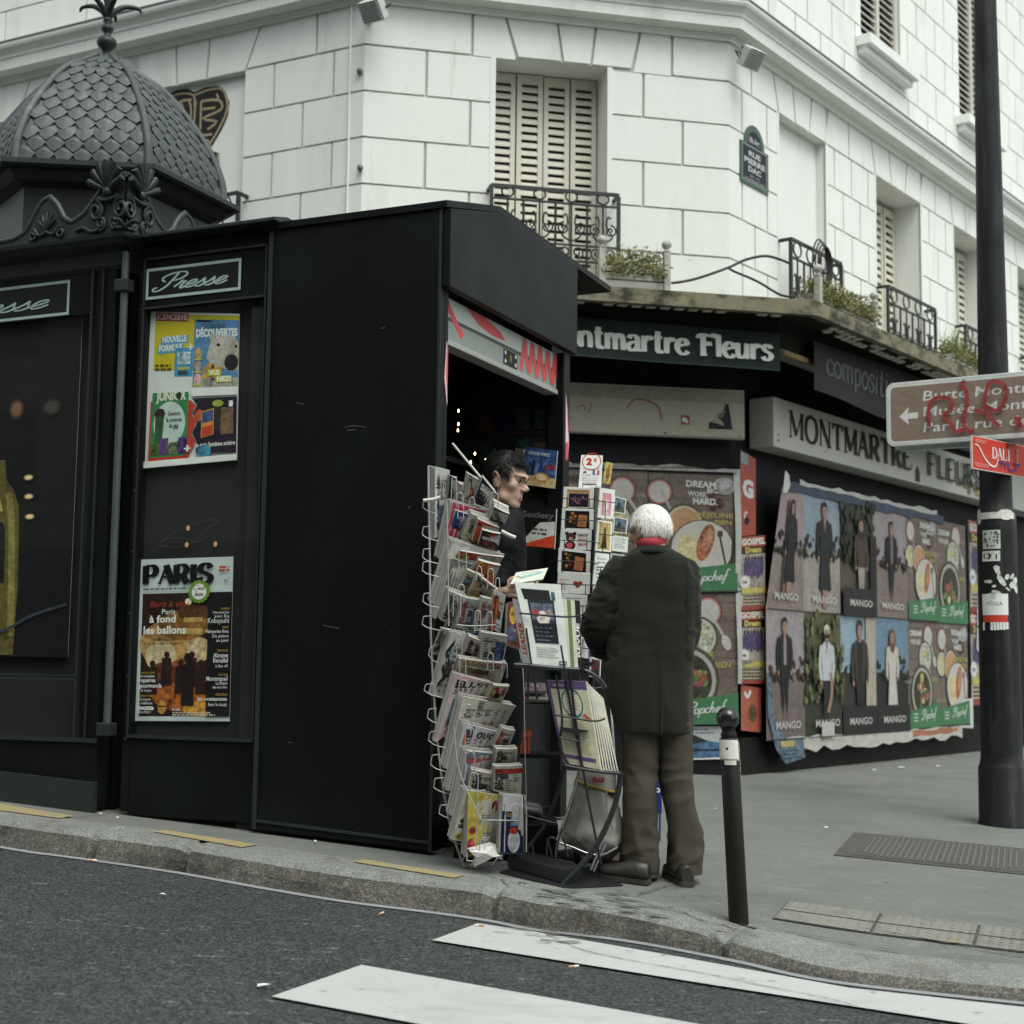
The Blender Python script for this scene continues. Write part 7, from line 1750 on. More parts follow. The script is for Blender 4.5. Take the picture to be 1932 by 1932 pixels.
papers = [
 ([(410,415),(475,430),(440,640),(390,640)], A_, .02, cover(G(40,38,40), None, blobs=((.5,.6,.3,.2, G(90,60,60)),)), 'magazine', 'dark slim magazine between the top newspaper and the red spined one'),
 ([(488,480),(525,490),(500,610),(462,600)], A_, .02, cover(G(214,210,206), None, blobs=((.6,.8,.3,.2, RED),)), 'magazine', 'narrow red and white magazine in the top row of the rack'),
 ([(285,335),(408,368),(352,890),(282,950)], A_, .05, newsprint(G(224,226,224), 'LES', photo=((.2,.1,.8,.45, G(110,124,150)),), big=.10, seed=1), 'newspaper', 'white newspaper at the top left corner of the rack'),
 ([(560,395),(662,450),(612,660),(530,600)], A_, .03, cover(G(206,204,200), None, blobs=((.3,.5,.2,.5, G(70,110,60)),(.6,.3,.2,.3, G(190,60,50)))), 'magazine', 'white magazine with coloured strips left of the navy one'),
 ([(690,430),(800,560),(742,690),(608,640)], A_, .03, cover(G(30,36,64), 'Soc', tpos=.60, th_=.22, tw=.62, extra=lambda P, w, h: P.ell(w * .85, h * .10, w * .2, h * .14, G(200,200,196),.2)), 'magazine', 'navy magazine with large white letters below the vendor\'s chin'),
 ([(440,640),(712,715),(570,1000),(330,1130)], A_, .06, cover(G(206,62,100), None, blobs=((.6,.6,.2,.2, G(214,120,140)),)), 'magazine', 'stack of bright pink magazines on the left of the rack'),
 ([(462,712),(640,765),(520,965),(392,930)], A_, .02, cover(G(50,84,140), None, blobs=((.6,.6,.3,.2, G(170,186,206)),(.3,.3,.2,.2, G(30,40,70)),(.7,.3,.2,.1, G(190,200,210)))), 'magazine', 'blue magazine overlapping the pink stack'),
 ([(600,745),(748,790),(650,1010),(505,950)], A_, .05, newsprint(CREAM, None, photo=((.3,.3,.8,.8, G(150,140,120)),), seed=3), 'newspaper', 'cream folded newspaper left of the red bordered magazines'),
 ([(790,682),(920,742),(862,862),(742,800)], A_, .06, cover(G(90,92,96), None, blobs=((.4,.6,.4,.3, G(196,194,184)),(.6,.2,.3,.2, G(50,50,52)))), 'magazine', 'rolled grey magazine beside the vendor\'s collar'),
 ([(655,790),(832,858),(790,1000),(600,975)], A_, .04, cover(G(206,84,52), None, blobs=((.4,.8,.4,.1, G(120,40,34)),(.5,.4,.3,.2, G(40,30,30)))), 'magazine', 'orange red magazine in the upper middle of the rack'),
 ([(690,880),(845,912),(818,1060),(652,1005)], A_, .02, cover(G(46,34,34), 'GEORGE', tpos=.50, th_=.16, blobs=((.5,.2,.3,.2, G(150,70,50)),(.6,.85,.2,.1, RED))), 'magazine', 'black magazine with white letters in front of the orange one'),
 ([(440,965),(876,1088),(700,1400),(275,1515)], A_, .07, cover(G(216,216,212), None, blobs=((.3,.85,.2,.05, G(120,110,110)),(.6,.8,.1,.04, G(90,90,96)))), 'magazine', 'thick stack of white covered magazines across the rack'),
 ([(500,1060),(870,1110),(815,1200),(430,1140)], A_, .01, cover(G(190,64,50), None, blobs=((.15,.4,.14,.4, G(110,180,60)),(.6,.5,.2,.3, G(200,206,210)),(.85,.5,.1,.4, G(196,190,180)))), 'magazine', 'red magazine with a green patch on the white stack'),
 ([(655,1140),(842,1182),(772,1345),(600,1230)], A_, .02, cover(G(216,110,50), None, blobs=((.2,.8,.15,.2, G(220,190,60)),(.7,.6,.2,.1, G(230,150,60)),(.5,.2,.2,.1, G(196,60,44)))), 'magazine', 'orange magazine with yellow corner above the salmon newspaper'),
 ([(430,1120),(596,1172),(470,1500),(290,1640)], A_, .05, cover(G(120,120,112), None, blobs=((.5,.8,.4,.1, G(200,196,180)),(.4,.4,.3,.3, G(60,76,90)),(.5,.2,.3,.1, G(150,110,60)))), 'magazine', 'photo covered magazine on the left under the white stack'),
 ([(560,1220),(700,1270),(560,1430),(470,1400)], A_, .02, newsprint(CREAM, None, photo=((.2,.5,.5,.7, G(90,150,170)),), seed=5), 'newspaper', 'cream newspaper with a small turquoise picture in the middle of the rack'),
 ([(640,1250),(822,1392),(730,1480),(560,1420)], A_, .02, newsprint(G(214,178,150), 'FINANCE', rot=False, seed=6, big=.22), 'newspaper', 'salmon pink financial newspaper in the middle of the rack'),
 ([(790,1390),(886,1440),(838,1760),(742,1710)], A_, .02, newsprint(G(222,220,216), "L'histoire", band=(G(206,92,56),.0,1.0) if 0 else None, photo=((.0,.0,.45,.9, G(206,96,60)),), seed=7), 'newspaper', 'white and orange newspaper at the right edge of the rack'),
 ([(690,1452),(822,1480),(765,1770),(618,1725)], A_, .03, newsprint(G(212,210,200), 'LA CROIX', tcol=G(150,80,60), seed=8), 'newspaper', 'pale newspaper with brown title left of the orange edged one'),
 ([(520,1455),(712,1482),(605,1765),(455,1700)], A_, .03, newsprint(G(186,200,202), "L'HUMANITÉ", tcol=G(170,60,60), photo=((.6,.2,.9,.7, G(120,140,160)),), seed=9), 'newspaper', 'bluish newspaper with red title in the middle of the rack'),
 ([(408,1402),(560,1450),(470,1690),(330,1650)], A_, .06, newsprint(NEWS, 'LE MONDE', photo=((.5,.1,.9,.6, G(150,150,146)),), seed=10), 'newspaper', 'grey newspaper with bold black vertical title on the left'),
 ([(282,0),(342,12),(276,192),(212,178)], B_, .02, newsprint(NEWS, 'MILLERMON', seed=11, big=.3), 'newspaper', 'narrow newspaper with black vertical title at the left edge'),
 ([(345,22),(472,42),(352,490),(222,478)], B_, .055, newsprint(G(206,208,204), 'VA', big=.2, photo=((.1,.55,.4,.8, G(170,184,186)),), seed=12), 'newspaper', 'long white stack of newspapers on the left, below the bold titled one'),
 ([(560,28),(742,55),(706,250),(540,232)], B_, .03, newsprint(G(190,192,186), None, photo=((.55,.1,.95,.75, G(70,90,130)),), seed=13), 'newspaper', 'greyish newspaper with a blue picture at the right'),
 ([(470,58),(612,105),(548,240),(410,200)], B_, .03, newsprint(G(222,204,190), 'courrier', seed=14, sub=('Lacroix', INK)), 'newspaper', 'pinkish newspaper with black vertical lettering, second row of the lower half'),
 ([(402,214),(734,246),(684,400),(368,325)], B_, .03, newsprint(G(216,208,180), 'LE CANARD', tcol=G(180,60,44), rot=False, seed=15, big=.22), 'newspaper', 'cream newspaper with red headline in the lower half of the rack'),
 ([(640,400),(752,404),(704,505),(588,485)], B_, .02, cover(G(210,196,150), None, blobs=((.3,.5,.2,.4, RED),(.8,.6,.15,.3, RED),(.5,.3,.2,.2, G(40,40,40)))), 'magazine', 'small red and yellow magazine at the right of the pink newspaper'),
 ([(380,318),(640,386),(560,500),(240,800)], B_, .04, newsprint(G(226,188,200), 'ELLES', rot=False, big=.2, photo=((.1,.2,.34,.62, G(70,110,134)),), seed=16), 'newspaper', 'pale pink newspaper with blue drawing on the left'),
 ([(430,478),(796,542),(690,730),(310,985)], B_, .06, newsprint(G(214,212,196), None, photo=((.3,.8,.4,.98, G(150,150,130)),(.5,.4,.7,.6, G(206,160,140))), seed=17), 'newspaper', 'thick cream stack of newspapers across the lower half of the rack'),
 ([(700,700),(792,714),(740,850),(632,830)], B_, .03, newsprint(G(216,208,186), 'SPORT', tcol=RED, seed=18), 'newspaper', 'cream newspaper with red vertical letters at the right of the lower rack'),
 ([(440,664),(716,736),(565,960),(325,1140)], B_, .05, newsprint(G(212,212,218), 'al quds', rot=False, big=.3, tcol=G(60,60,70), photo=((.05,.6,.12,.9, G(200,80,70)),), seed=19), 'newspaper', 'white newspaper with curly black headline in the lower rack'),
 ([(660,846),(808,840),(800,950),(640,962)], B_, .03, newsprint(G(214,208,186), 'ECO', seed=20), 'newspaper', 'cream newspaper with black letters above the red banded one'),
 ([(455,856),(692,880),(592,1010),(355,1318)], B_, .05, cover(G(128,138,158), 'littéraire', tcol=G(190,80,80), tpos=.80, th_=.10, blobs=((.6,.5,.2,.04, G(190,196,206)),(.5,.62,.3,.03, G(190,90,80)))), 'magazine', 'blue grey magazine with red title near the bottom of the rack'),
 ([(650,966),(842,955),(832,1155),(640,1140)], B_, .03, newsprint(G(216,210,192), 'DECRY', big=.18, band=(G(190,56,44),.72,.90), seed=21), 'newspaper', 'cream newspaper with red band and black vertical letters above the navy magazine'),
 ([(490,992),(722,1030),(706,1170),(450,1140)], B_, .03, newsprint(G(206,200,176), 'LE TER', big=.14, seed=22), 'newspaper', 'cream newspaper above the plastic wrapped yellow one'),
 ([(444,1128),(520,1140),(432,1490),(350,1480)], B_, .05, cover(G(214,212,190), None, blobs=((.4,.8,.2,.06, G(206,190,60)),(.5,.4,.3,.05, INK),(.4,.3,.3,.04, INK),(.5,.1,.3,.06, G(206,190,60)))), 'newspaper', 'yellow and white stack of papers at the bottom left of the rack'),
 ([(466,1135),(702,1168),(655,1575),(452,1600)], B_, .05, cover(G(206,190,84), None, blobs=((.65,.6,.3,.4, G(206,200,180)),(.15,.4,.1,.06, G(200,70,60)),(.12,.16,.12,.12, G(210,80,90)),(.8,.8,.1,.1, G(130,60,60)),(.6,.2,.2,.16, G(226,226,220)))), 'magazine', 'yellow magazine wrapped in clear plastic at the bottom of the rack'),
 ([(706,1162),(862,1170),(852,1575),(684,1572)], B_, .04, cover(G(34,42,84), None, blobs=(), extra=lambda P, w, h: (P.rect(0, h * .72, w, h, G(206,206,210),.1), P.rect(w * .82, h * .80, w * .95, h * .98, WHT), P.lines(w * .84, h * .94, w * .1,6, h * .024, h * .01, BLK, .0), P.text('LIVRE', w * .36, h * .56, h * .06, G(150,180,220),.02, width=w * .4), P.text('D\'IMAGES', w * .36, h * .48, h * .06, G(150,180,220),.02, width=w * .4), P.ell(w * .52, h * .22, w * .26, h * .20, G(214,214,218),.25), P.ell(w * .5, h * .40, w * .2, h * .06, G(180,60,50),.3))), 'magazine', 'navy magazine with white oval and barcode at the bottom right of the rack'),
]
rf = random.Random(31)
for i in range(22):
 yy = 905 + 31 * i; x0 = 838 + (26 if yy > 1350 else 0) + rf.uniform(-6,10); wd = rf.uniform(50,84); tl = rf.uniform(14,30)
 c_ = rf.choice([(200,196,184),(190,70,56),(60,76,120),(206,190,90),(120,120,116),(214,206,196),(50,50,54),(190,120,130)])
 q = [(x0 + tl, yy),(x0 + wd + tl, yy + 14),(x0 + wd, yy + 96),(x0, yy + 84)]; dx = wd
 slab(q, (YR + .135, YR + .135 + .0016 * dx, YR + .20 + .0016 * dx, YR + .19),.012, newsprint(G(*c_), rf.choice(['INFO', 'SUD', 'NORD', 'ART', 'LIRE']), rot=rf.random() < .5, seed=40 + i, tcol=INK if sum(c_) > 300 else G(220,220,214)), 'newspaper', 'folded newspaper tucked behind the front papers of the white rack', 'newspaper', 'papers tucked at the back of the white rack')
for i, (q, fn, th, dr, nm, lb_) in enumerate(papers):
 q = [fn(*p) for p in q]; y0 = YR + .10 - .0055 * i; dx = (q[1][0] - q[0][0])
 slab(q, (y0 - .03, y0 - .03 + .0016 * dx, y0 + .05 + .0016 * dx, y0 + .04), th, dr, nm, lb_, nm, GP, bend=.004, sway=.002)
M['film'] = mat('clear_plastic_film', (.8,.8,.8), rough=.12, spec=.6)
mb = MB(); r = random.Random(4)      # crumpled end of the plastic wrapping
pts = [B_(x, y) for x, y in ((470,1560),(520,1600),(500,1670),(570,1640),(640,1600),(700,1590),(706,1625),(660,1560),(640,1520))]
P3 = [at(*p, YR - .12 + r.uniform(-.03,.05)) for p in pts]; c = at(*B_(590,1575), YR - .16)
mb.add([c] + P3, [(0, i + 1,(i + 1) % len(P3) + 1) for i in range(len(P3))]); P4 = [p + Vector((r.uniform(-.02,.02),.06, r.uniform(-.01,.02))) for p in P3]; mb.add([c + Vector((0,.07,0))] + P4, [(0, i + 1,(i + 1) % len(P4) + 1) for i in range(len(P4))])
o = mb.build('plastic_wrap', mat('crumpled_white_plastic', (.62,.63,.60), rough=.35, layers=((30,.3,4),), bump=((25,.6,.01),)), base=P3[2]); tag(o, 'crumpled clear plastic end under the yellow wrapped magazine', 'plastic')
# --- rotating postcard rack
YP = 7.30
pbx = at(1118,1600, YP); pgz = pave_z(pbx.x, pbx.y)
pr_ = thing('postcard_rack', 'black wire postcard rack between vendor and old man', 'postcard rack', Vector((pbx.x, pbx.y, pgz)))
mb = MB(); mb.tube([Vector((pbx.x, pbx.y + .09, pgz + .02)), at(1118,900, YP + .09)], .012,10)
mb.lathe(Vector((pbx.x, pbx.y + .09, pgz)), [(.2,.004),(.2,.02),(.05,.035),(.014,.05)], 20); mb.build('stand', M['wire_black'], pr_)
rows1 = [(1380,512,1642,690),(1366,695,1640,872),(1354,872,1622,1048),(1336,1032,1612,1240),(1330,1242,1610,1425),(1368,1430,1586,1600),(1375,1610,1580,1780),(1370,1790,1570,1960)]
def card(kind):
 def d(P, w, h):
  P.rect(0,0, w, h, WHT)
  if kind == 'fete':
   P.rect(w * .10, h * .03, w * .86, h * .90, G(196,160,118),.1); P.rect(w * .18, h * .05, w * .82, h * .70, G(30,26,40),.2); P.text('BONNE FÊTE', w * .16, h * .76, h * .10, G(110,70,50),.0, width=w * .62)
   for i in range(24): a = random.uniform(0,6.3); q = random.random() ** .6; P.ell(w * (.5 + .24 * q * math.cos(a)), h * (.38 + .24 * q * math.sin(a)), w * .025, h * .03, G(*random.choice([(190,90,90),(110,90,170),(200,150,110),(80,110,170),(170,70,130)])),.2)
  elif kind == 'dark':
   P.rect(w * .10, h * .04, w * .86, h * .90, G(24,20,18),.2)
   for i in range(8): P.ell(w * random.uniform(.20,.42), h * random.uniform(.2,.8), w * .05, h * .06, G(*random.choice([(196,130,50),(110,70,30),(160,110,40)])),.4)
   P.poly([(w * .48, h * .14),(w * .76, h * .10),(w * .80, h * .68),(w * .52, h * .74)], G(176,112,70),.15)
  elif kind == 'bear':
   br, bd = G(74,40,28), G(40,22,16)
   P.ell(w * .32, h * .20, w * .17, h * .24, br, .3); P.ell(w * .33, h * .62, w * .16, h * .22, br, .3); P.ell(w * .20, h * .80, w * .06, h * .09, bd); P.ell(w * .45, h * .80, w * .06, h * .09, bd); P.ell(w * .34, h * .54, w * .07, h * .09, G(206,180,150)); P.ell(w * .36, h * .56, w * .025, h * .03, BLK); P.ell(w * .30, h * .22, w * .10, h * .14, G(206,90,90),.1)
   for i, t in enumerate(('GROS', 'BISOUS', 'MON')): P.text(t, w * (.54 + .02 * i), h * (.68 - .23 * i), h * .13,(G(50,30,30), G(170,50,50), G(170,50,50))[i], .03, width=w * (.34,.3,.26)[i])
  elif kind == 'heart':
   P.text('bon', w * .08, h * .62, h * .12, G(196,120,120),0, width=w * .26); hx, hy, s = w * .62, h * .46, w * .15; P.poly([(hx, hy - s * .9),(hx - s, hy + s * .1),(hx - s * .8, hy + s * .7),(hx - s * .3, hy + s * .75),(hx, hy + s * .4),(hx + s * .3, hy + s * .75),(hx + s * .8, hy + s * .7),(hx + s, hy + s * .1)], G(160,52,40),.2); P.lines(w * .10, h * .5, w * .16,4, h * .1, h * .04, G(200,150,150))
  elif kind == 'pink': P.rect(w * .2, h * .10, w * .8, h * .85, G(214,150,160),.15); P.rect(w * .38, h * .12, w * .62, h * .6, G(230,226,220),.3)
  elif kind == 'tower': P.rect(w * .12, h * .06, w * .88, h * .94, G(196,170,110),.2); P.poly([(w * .3, h * .1),(w * .46, h * .8),(w * .54, h * .8),(w * .7, h * .1)], G(60,50,40),.3)
  elif kind == 'photo': P.rect(w * .08, h * .06, w * .92, h * .94, G(110,126,140),.5); P.rect(w * .08, h * .06, w * .92, h * .4, G(90,92,84),.6); P.rect(w * .3, h * .3, w * .5, h * .7, G(60,62,60),.5)
  elif kind == 'words': P.lines(w * .14, h * .8, w * .7,6, h * .12, h * .045, G(120,120,126))
  else: P.rect(w * .1, h * .08, w * .9, h * .92, G(90,40,40),.5); P.rect(w * .1, h * .08, w * .9, h * .4, G(50,46,44),.5)
 return d
G = _G0; GC = 'postcards on the black wire rack'
k1 = ['fete', 'dark', 'bear', 'dark', 'heart', 'words', 'photo', 'red']
l1 = ['greeting card with flowers on brown, topmost of the front column', 'card with dark photo of brown gift, second from the top of the front column', 'card with a brown teddy bear and red words', 'tilted card with dark photo of brown gift under the bear card', 'white card with a red heart', 'lettered white card right below the heart card', 'photo card hidden low behind the black magazine stand', 'lowest card of the front column']
for i, (x0, y0, x1, y1) in enumerate(rows1):
 q = [A_(x0 + 4, y0), A_(x1, y0 + (8 if i != 3 else 32)), A_(x1 - 6, y1 + (2 if i != 3 else 12)), A_(x0 - 6, y1 - 4)]
 slab(q, (YP - .02, YP + .02, YP + .05, YP + .01),.006, card(k1[i]), 'postcard', l1[i], 'postcard', GC, back=WHT, w=1.4, h=1.0, nlay=1)
c2 = [((192,245),(252,254),(246,372),(182,366), 'pink', 'tall card with a pink panel, top of the second column'),((184,376),(242,384),(236,506),(172,500), 'tower', 'tall card with a dark tower on yellow'),((174,508),(228,514),(224,640),(162,636), 'words', 'tall lettered card in the second column under the tower card'),((166,642),(222,648),(214,760),(154,752), 'photo', 'photo card low in the second column beside the old man\'s shoulder'),((110,846),(150,860),(158,940),(108,930), 'words', 'white card low down by the old man\'s elbow'),((152,930),(196,938),(192,1020),(150,1010), 'red', 'dark red card low down beside the old man\'s coat')]
for a, b, c, d, k, l in c2: slab([C_(*a), C_(*b), C_(*c), C_(*d)], (YP - .01, YP + .10, YP + .12, YP + .02),.006, card(k), 'postcard', l, 'postcard', GC, back=WHT, w=1.0, h=1.9, nlay=1)
c3 = [((250,280),(298,292),(292,352),(244,344), 'photo'),((248,362),(304,372),(298,432),(242,424), 'photo'),((242,438),(306,446),(302,508),(238,500), 'words'),((236,512),(300,520),(296,560),(230,552), 'photo')]
l3 = ['grey view card at the top of the rear column', 'grey view card in the rear column beside the white hair', 'lettered card in the rear column beside the old man\'s ear', 'view card in the rear column just above the coat collar']
for (a, b, c, d, k), l in zip(c3, l3): slab([C_(*a), C_(*b), C_(*c), C_(*d)], (YP + .12, YP + .20, YP + .22, YP + .14),.006, card(k), 'postcard', l, 'postcard', GC, back=WHT, w=1.2, h=1.5, nlay=1)
def sign2(P, w, h):
 P.rect(0,0, w, h, WHT); P.ring(w * .5, h * .80, w * .36, w * .40, G(196,60,50), sx=1.1); P.text('2', w * .26, h * .70, h * .20, G(196,44,38),.06, width=w * .26); P.text('€', w * .60, h * .80, h * .10, G(196,44,38),.02)
 P.text('Sans enveloppe', w * .1, h * .56, h * .035, G(90,90,120),0, width=w * .8); P.rect(w * .16, h * .45, w * .30, h * .50, G(50,60,90),.3); P.rect(w * .58, h * .40, w * .68, h * .53, G(60,90,150)); P.rect(w * .68, h * .40, w * .78, h * .53, WHT); P.rect(w * .78, h * .40, w * .88, h * .53, G(190,60,60))
 P.text('LA CARTE', w * .1, h * .37, h * .035, G(90,90,120),.01, width=w * .4); P.text('fabrication', w * .14, h * .28, h * .045, G(170,130,140),0, width=w * .7); P.text('française', w * .16, h * .20, h * .045, G(170,130,140),0, width=w * .62); P.lines(w * .16, h * .12, w * .6,1,.02, h * .03, G(160,160,170))
slab([A_(1532,238), A_(1717,242), A_(1702,516), A_(1508,516)], (YP + .05,) * 4,.006, sign2, 'price_card', 'white price card with a red two euro mark on top of the postcard rack', 'price sign', None, back=WHT, w=1.0, h=1.45, nlay=1)
slab([C_(216,140), C_(244,146), C_(232,232), C_(200,228)], (YP + .15,) * 4,.008, cover(G(190,176,96), None, blobs=((.5,.5,.25,.4, G(150,110,60)),)), 'postcard', 'slim yellow card beside the price card', 'postcard', GC, nlay=1)
mb = MB()
for i, (x0, y0, x1, y1) in enumerate(rows1):
 ym = y0 + (y1 - y0) * .55; wire(mb, [A_(x0 - 12, ym - 4), A_((x0 + x1) / 2, ym + 2), A_(x1 + 8, ym + 8)], YP - .045,.0024);
 for xx in (x0 + 34, x1 - 40): wire(mb, [A_(xx, ym), A_(xx - 2, y1 + 4)], YP - .045,.0022, False)
 wire(mb, [A_(x1 + 8, ym + 8, ), A_(x1 + 70, ym + 26)], YP - .0,.0024, False)
for (a, b, c, d, k, l) in c2[:4]:
 ym = .45; wire(mb, [C_(a[0] - 4, a[1] + (d[1] - a[1]) * ym), C_(b[0] + 4, b[1] + (c[1] - b[1]) * ym), ], YP + .02,.0024, False); wire(mb, [C_((c[0] + d[0]) / 2, a[1] + (d[1] - a[1]) * ym), C_((c[0] + d[0]) / 2 - 2, c[1] + 2)], YP + .01,.0022, False)
wire(mb, [A_(1545,516), A_(1545,490), A_(1660,492), A_(1662,516)], YP + .02,.0028, False)
for x in (1372,1648): wire(mb, [A_(x, 520), A_(x - 20,1000), A_(x - 40,1500), A_(x - 20,1900)], YP + .07,.003)
mb.build('card_wire', M['wire_black'], pr_)
# --- black magazine stand
sb = pave_pt(1010,1655); YS = sb.y
st = thing('magazine_stand', 'black curved metal magazine stand with weighted base in front of the hatch', 'magazine stand', sb)
def y_front(px): return YS
bq = [B_(740,1592), B_(1115,1682), B_(1262,1655), B_(900,1575)]     # top of the base block
f0, f1 = pave_pt(*B_(735,1690)), pave_pt(*B_(1122,1800)); f2 = pave_pt(*B_(1262,1772)); f3 = f0 + (f2 - f1)
hb = (at(*B_(1115,1682), f1.y).z - f1.z)
mb = MB(); low = [f0, f1, f2, f3]; up_ = [p + ZUP * hb for p in low]
mb.add(low + up_, [(0,3,2,1),(4,5,6,7),(0,1,5,4),(1,2,6,5),(2,3,7,6),(3,0,4,7)])
for p in mb.v[:4]: p.z = pave_z(p.x, p.y) + .008
mb.build('base_block', M['wire_black'], st, bevel=.006)
mb = MB(); q = [pave_pt(*B_(680,1715)), pave_pt(*B_(1130,1826)), pave_pt(*B_(1545,1806)), pave_pt(*B_(1270,1690)), f3 + (f3 - f0) * .2]
mb.add([p + ZUP * .003 for p in q] + [p + ZUP * .009 for p in q], [(0,4,3,2,1),(5,6,7,8,9)] + [(i, (i + 1) % 5,5 + (i + 1) % 5,5 + i) for i in range(5)]); mb.build('floor_plate', M['wire_black'], st)
yf = f1.y
mb = MB(); _b = lambda: mb.build('curved_tube', M['tube_black'], st)
wire(mb, [B_(1120,1800), B_(1250,1660), B_(1370,1500), B_(1465,1300), B_(1510,1150), B_(1528,1010)], yf, .0125, n=10); _b(); mb = MB()
wire(mb, [B_(860,1562), B_(940,1460), B_(1010,1360), B_(1090,1140), B_(1135,960)], yf + .38,.0095, n=10); _b(); mb = MB()
wire(mb, [B_(1235,290), B_(1310,310), B_(1390,370), B_(1420,420)], yf + .1,.011, n=10)
mb.build('curved_tube', M['tube_black'], st)
mb = MB(); wire(mb, [B_(785,258), B_(900,264), B_(1080,282), B_(1240,292)], yf - .01,.011, n=10); wire(mb, [B_(785,258),(985,1248, yf + .3),(1120,1252, yf + .3), B_(1240,292)], yf, .008, False)
mb.build('tray_rim', M['tube_black'], st)
mb = MB()
for pts in ([B_(1172,320), B_(1260,960), B_(1390,1650)], [B_(1075,330), B_(1120,640), B_(1100,820), B_(1170,960)], [B_(1140,330), B_(1200,660), B_(1255,960)], [B_(1235,330), B_(1300,680), B_(1370,1000)], [B_(885,310), B_(882,420), B_(880,560)], [B_(920,310), B_(945,500)],
   [B_(850,1170), B_(855,1400), B_(852,1590)], [B_(1120,1400), B_(1090,1500), B_(1075,1640)], [B_(1015,1470), B_(1050,1600)], [B_(1130,1470), B_(1160,1600)], [B_(868,1310), B_(980,1340), B_(1078,1365)], [B_(1010,1600), B_(1020,1480), B_(1060,1465), B_(1090,1500)], [B_(910,1500), B_(920,1590)]):
 wire(mb, pts, yf + .02 if pts[0][1] < 1300 else yf + .12,.0055 if pts[0][1] < 1300 else .004)
wire(mb, [B_(1070,606), B_(1200,630), B_(1350,650), B_(1420,632)], yf - .03,.0045); wire(mb, [B_(1140,960), B_(1260,985), B_(1380,1005), B_(1525,1018)], yf - .02,.007); wire(mb, [B_(1100,765), B_(1230,790)], yf - .03,.004, False)
wire(mb, [A_(1000,1590), A_(1180,1605), A_(1400,1622), A_(1530,1612)], yf - .03,.0045); wire(mb, [B_(868,0), B_(905,255)], yf - .04,.0045, False); wire(mb, [B_(1110,120), B_(1136,280)], yf - .04,.0045, False)
mb.build('rod', M['wire_black'], st)
mb = MB(); a, b, c, d = [at(*B_(*p), yf - .02) for p in ((1105,690),(1305,715),(1220,742),(1115,715))]; mb.add([a, b, c, d, a + Vector((0,.16,-.01)), b + Vector((0,.16,-.01)), c + Vector((0,.16,-.01)), d + Vector((0,.16,-.01))], [(0,3,2,1),(4,5,6,7),(0,1,5,4),(1,2,6,5),(2,3,7,6),(3,0,4,7)]); mb.build('bracket_plate', M['wire_black'], st)
GM = 'magazines on the black stand'
def mag_main(P, w, h):
 P.rect(0,0, w, h, G(214,218,212),.03); P.poly([(w * .10, h * .93),(w * .72, h * .92),(w * .74, h * .80),(w * .14, h * .80)], G(30,30,32)); P.rect(w * .20, h * .34, w * .80, h * .80, G(36,44,52),.3); P.rect(w * .24, h * .56, w * .76, h * .76, G(84,96,112),.6); P.ell(w * .5, h * .58, w * .16, h * .09, G(196,190,186),.4); P.ell(w * .34, h * .64, w * .08, h * .05, G(150,60,56),.5); P.ell(w * .66, h * .64, w * .08, h * .05, G(140,120,116),.5); P.rect(w * .20, h * .28, w * .80, h * .52, G(30,34,40),.25)
 P.lines(w * .26, h * .46, w * .42,4, h * .05, h * .012, G(110,140,160)); P.rect(w * .76, h * .80, w * .84, h * .90, G(70,100,110),.4); P.lines(w * .18, h * .22, w * .6,6, h * .022, h * .008, G(140,144,140)); P.rect(w * .74, h * .03, w * .94, h * .075, BLK); P.text('CANAL', w * .755, h * .04, h * .025, WHT, .02, width=w * .17)
slab([A_(962,1325), A_(1356,1344), B_(1168,278), B_(915,262)], (yf - .02, yf + .02, yf + .03, yf + .0),.02, mag_main, 'magazine', 'large white magazine with dark picture at the front of the black stand', 'magazine', GM, back=G(210,210,204), w=1.0, h=1.35)
def spine(bg, t, c): return lambda P, w, h: (P.rect(0,0, w, h, bg, .06), P.text(t, w * .72, h * .16, w * .55, c, .03, width=h * .5, rot=R(90)) if t else None)
slab([A_(945,1468), A_(1024,1490), B_(905,262), B_(845,244)], (yf + .03, yf - .01, yf + .0, yf + .04),.03, spine(G(216,218,216), 'LEADER', G(196,60,50)), 'magazine', 'white magazine with red vertical title left of the large white one', 'magazine', GM, w=.3, h=1.3)
for i, (x0, x1, c, l) in enumerate(((1368,1408, G(206,206,196), 'pale magazine spine right of the large white magazine'),(1400,1440, G(110,130,80), 'green edged magazine spine in the black stand'),(1430,1475, G(206,202,190), 'cream magazine spine in the black stand'),(1470,1520, G(34,34,36), 'black magazine spine with white letters at the right end of the stand'))):
 slab([A_(x0,1466 + 4 * i), A_(x1,1474 + 4 * i), B_(1150 + 26 * i + 30,282), B_(1150 + 26 * i, 276)], (yf + .03 + .02 * i,) * 4,.05, spine(c, 'REVUE' if i == 3 else None, WHT), 'magazine', l, 'magazine', GM, w=.2, h=1.2)
slab([A_(905,1500), A_(985,1490), A_(1010,1900), A_(890,1860)], (yf + .35, yf + .38, yf + .4, yf + .35),.02, cover(G(90,50,30), None, blobs=((.5,.7,.3,.2, G(190,150,60)),(.4,.3,.3,.2, G(60,80,110)))), 'magazine', 'colourful magazine behind the left edge of the black stand', 'magazine', GM)
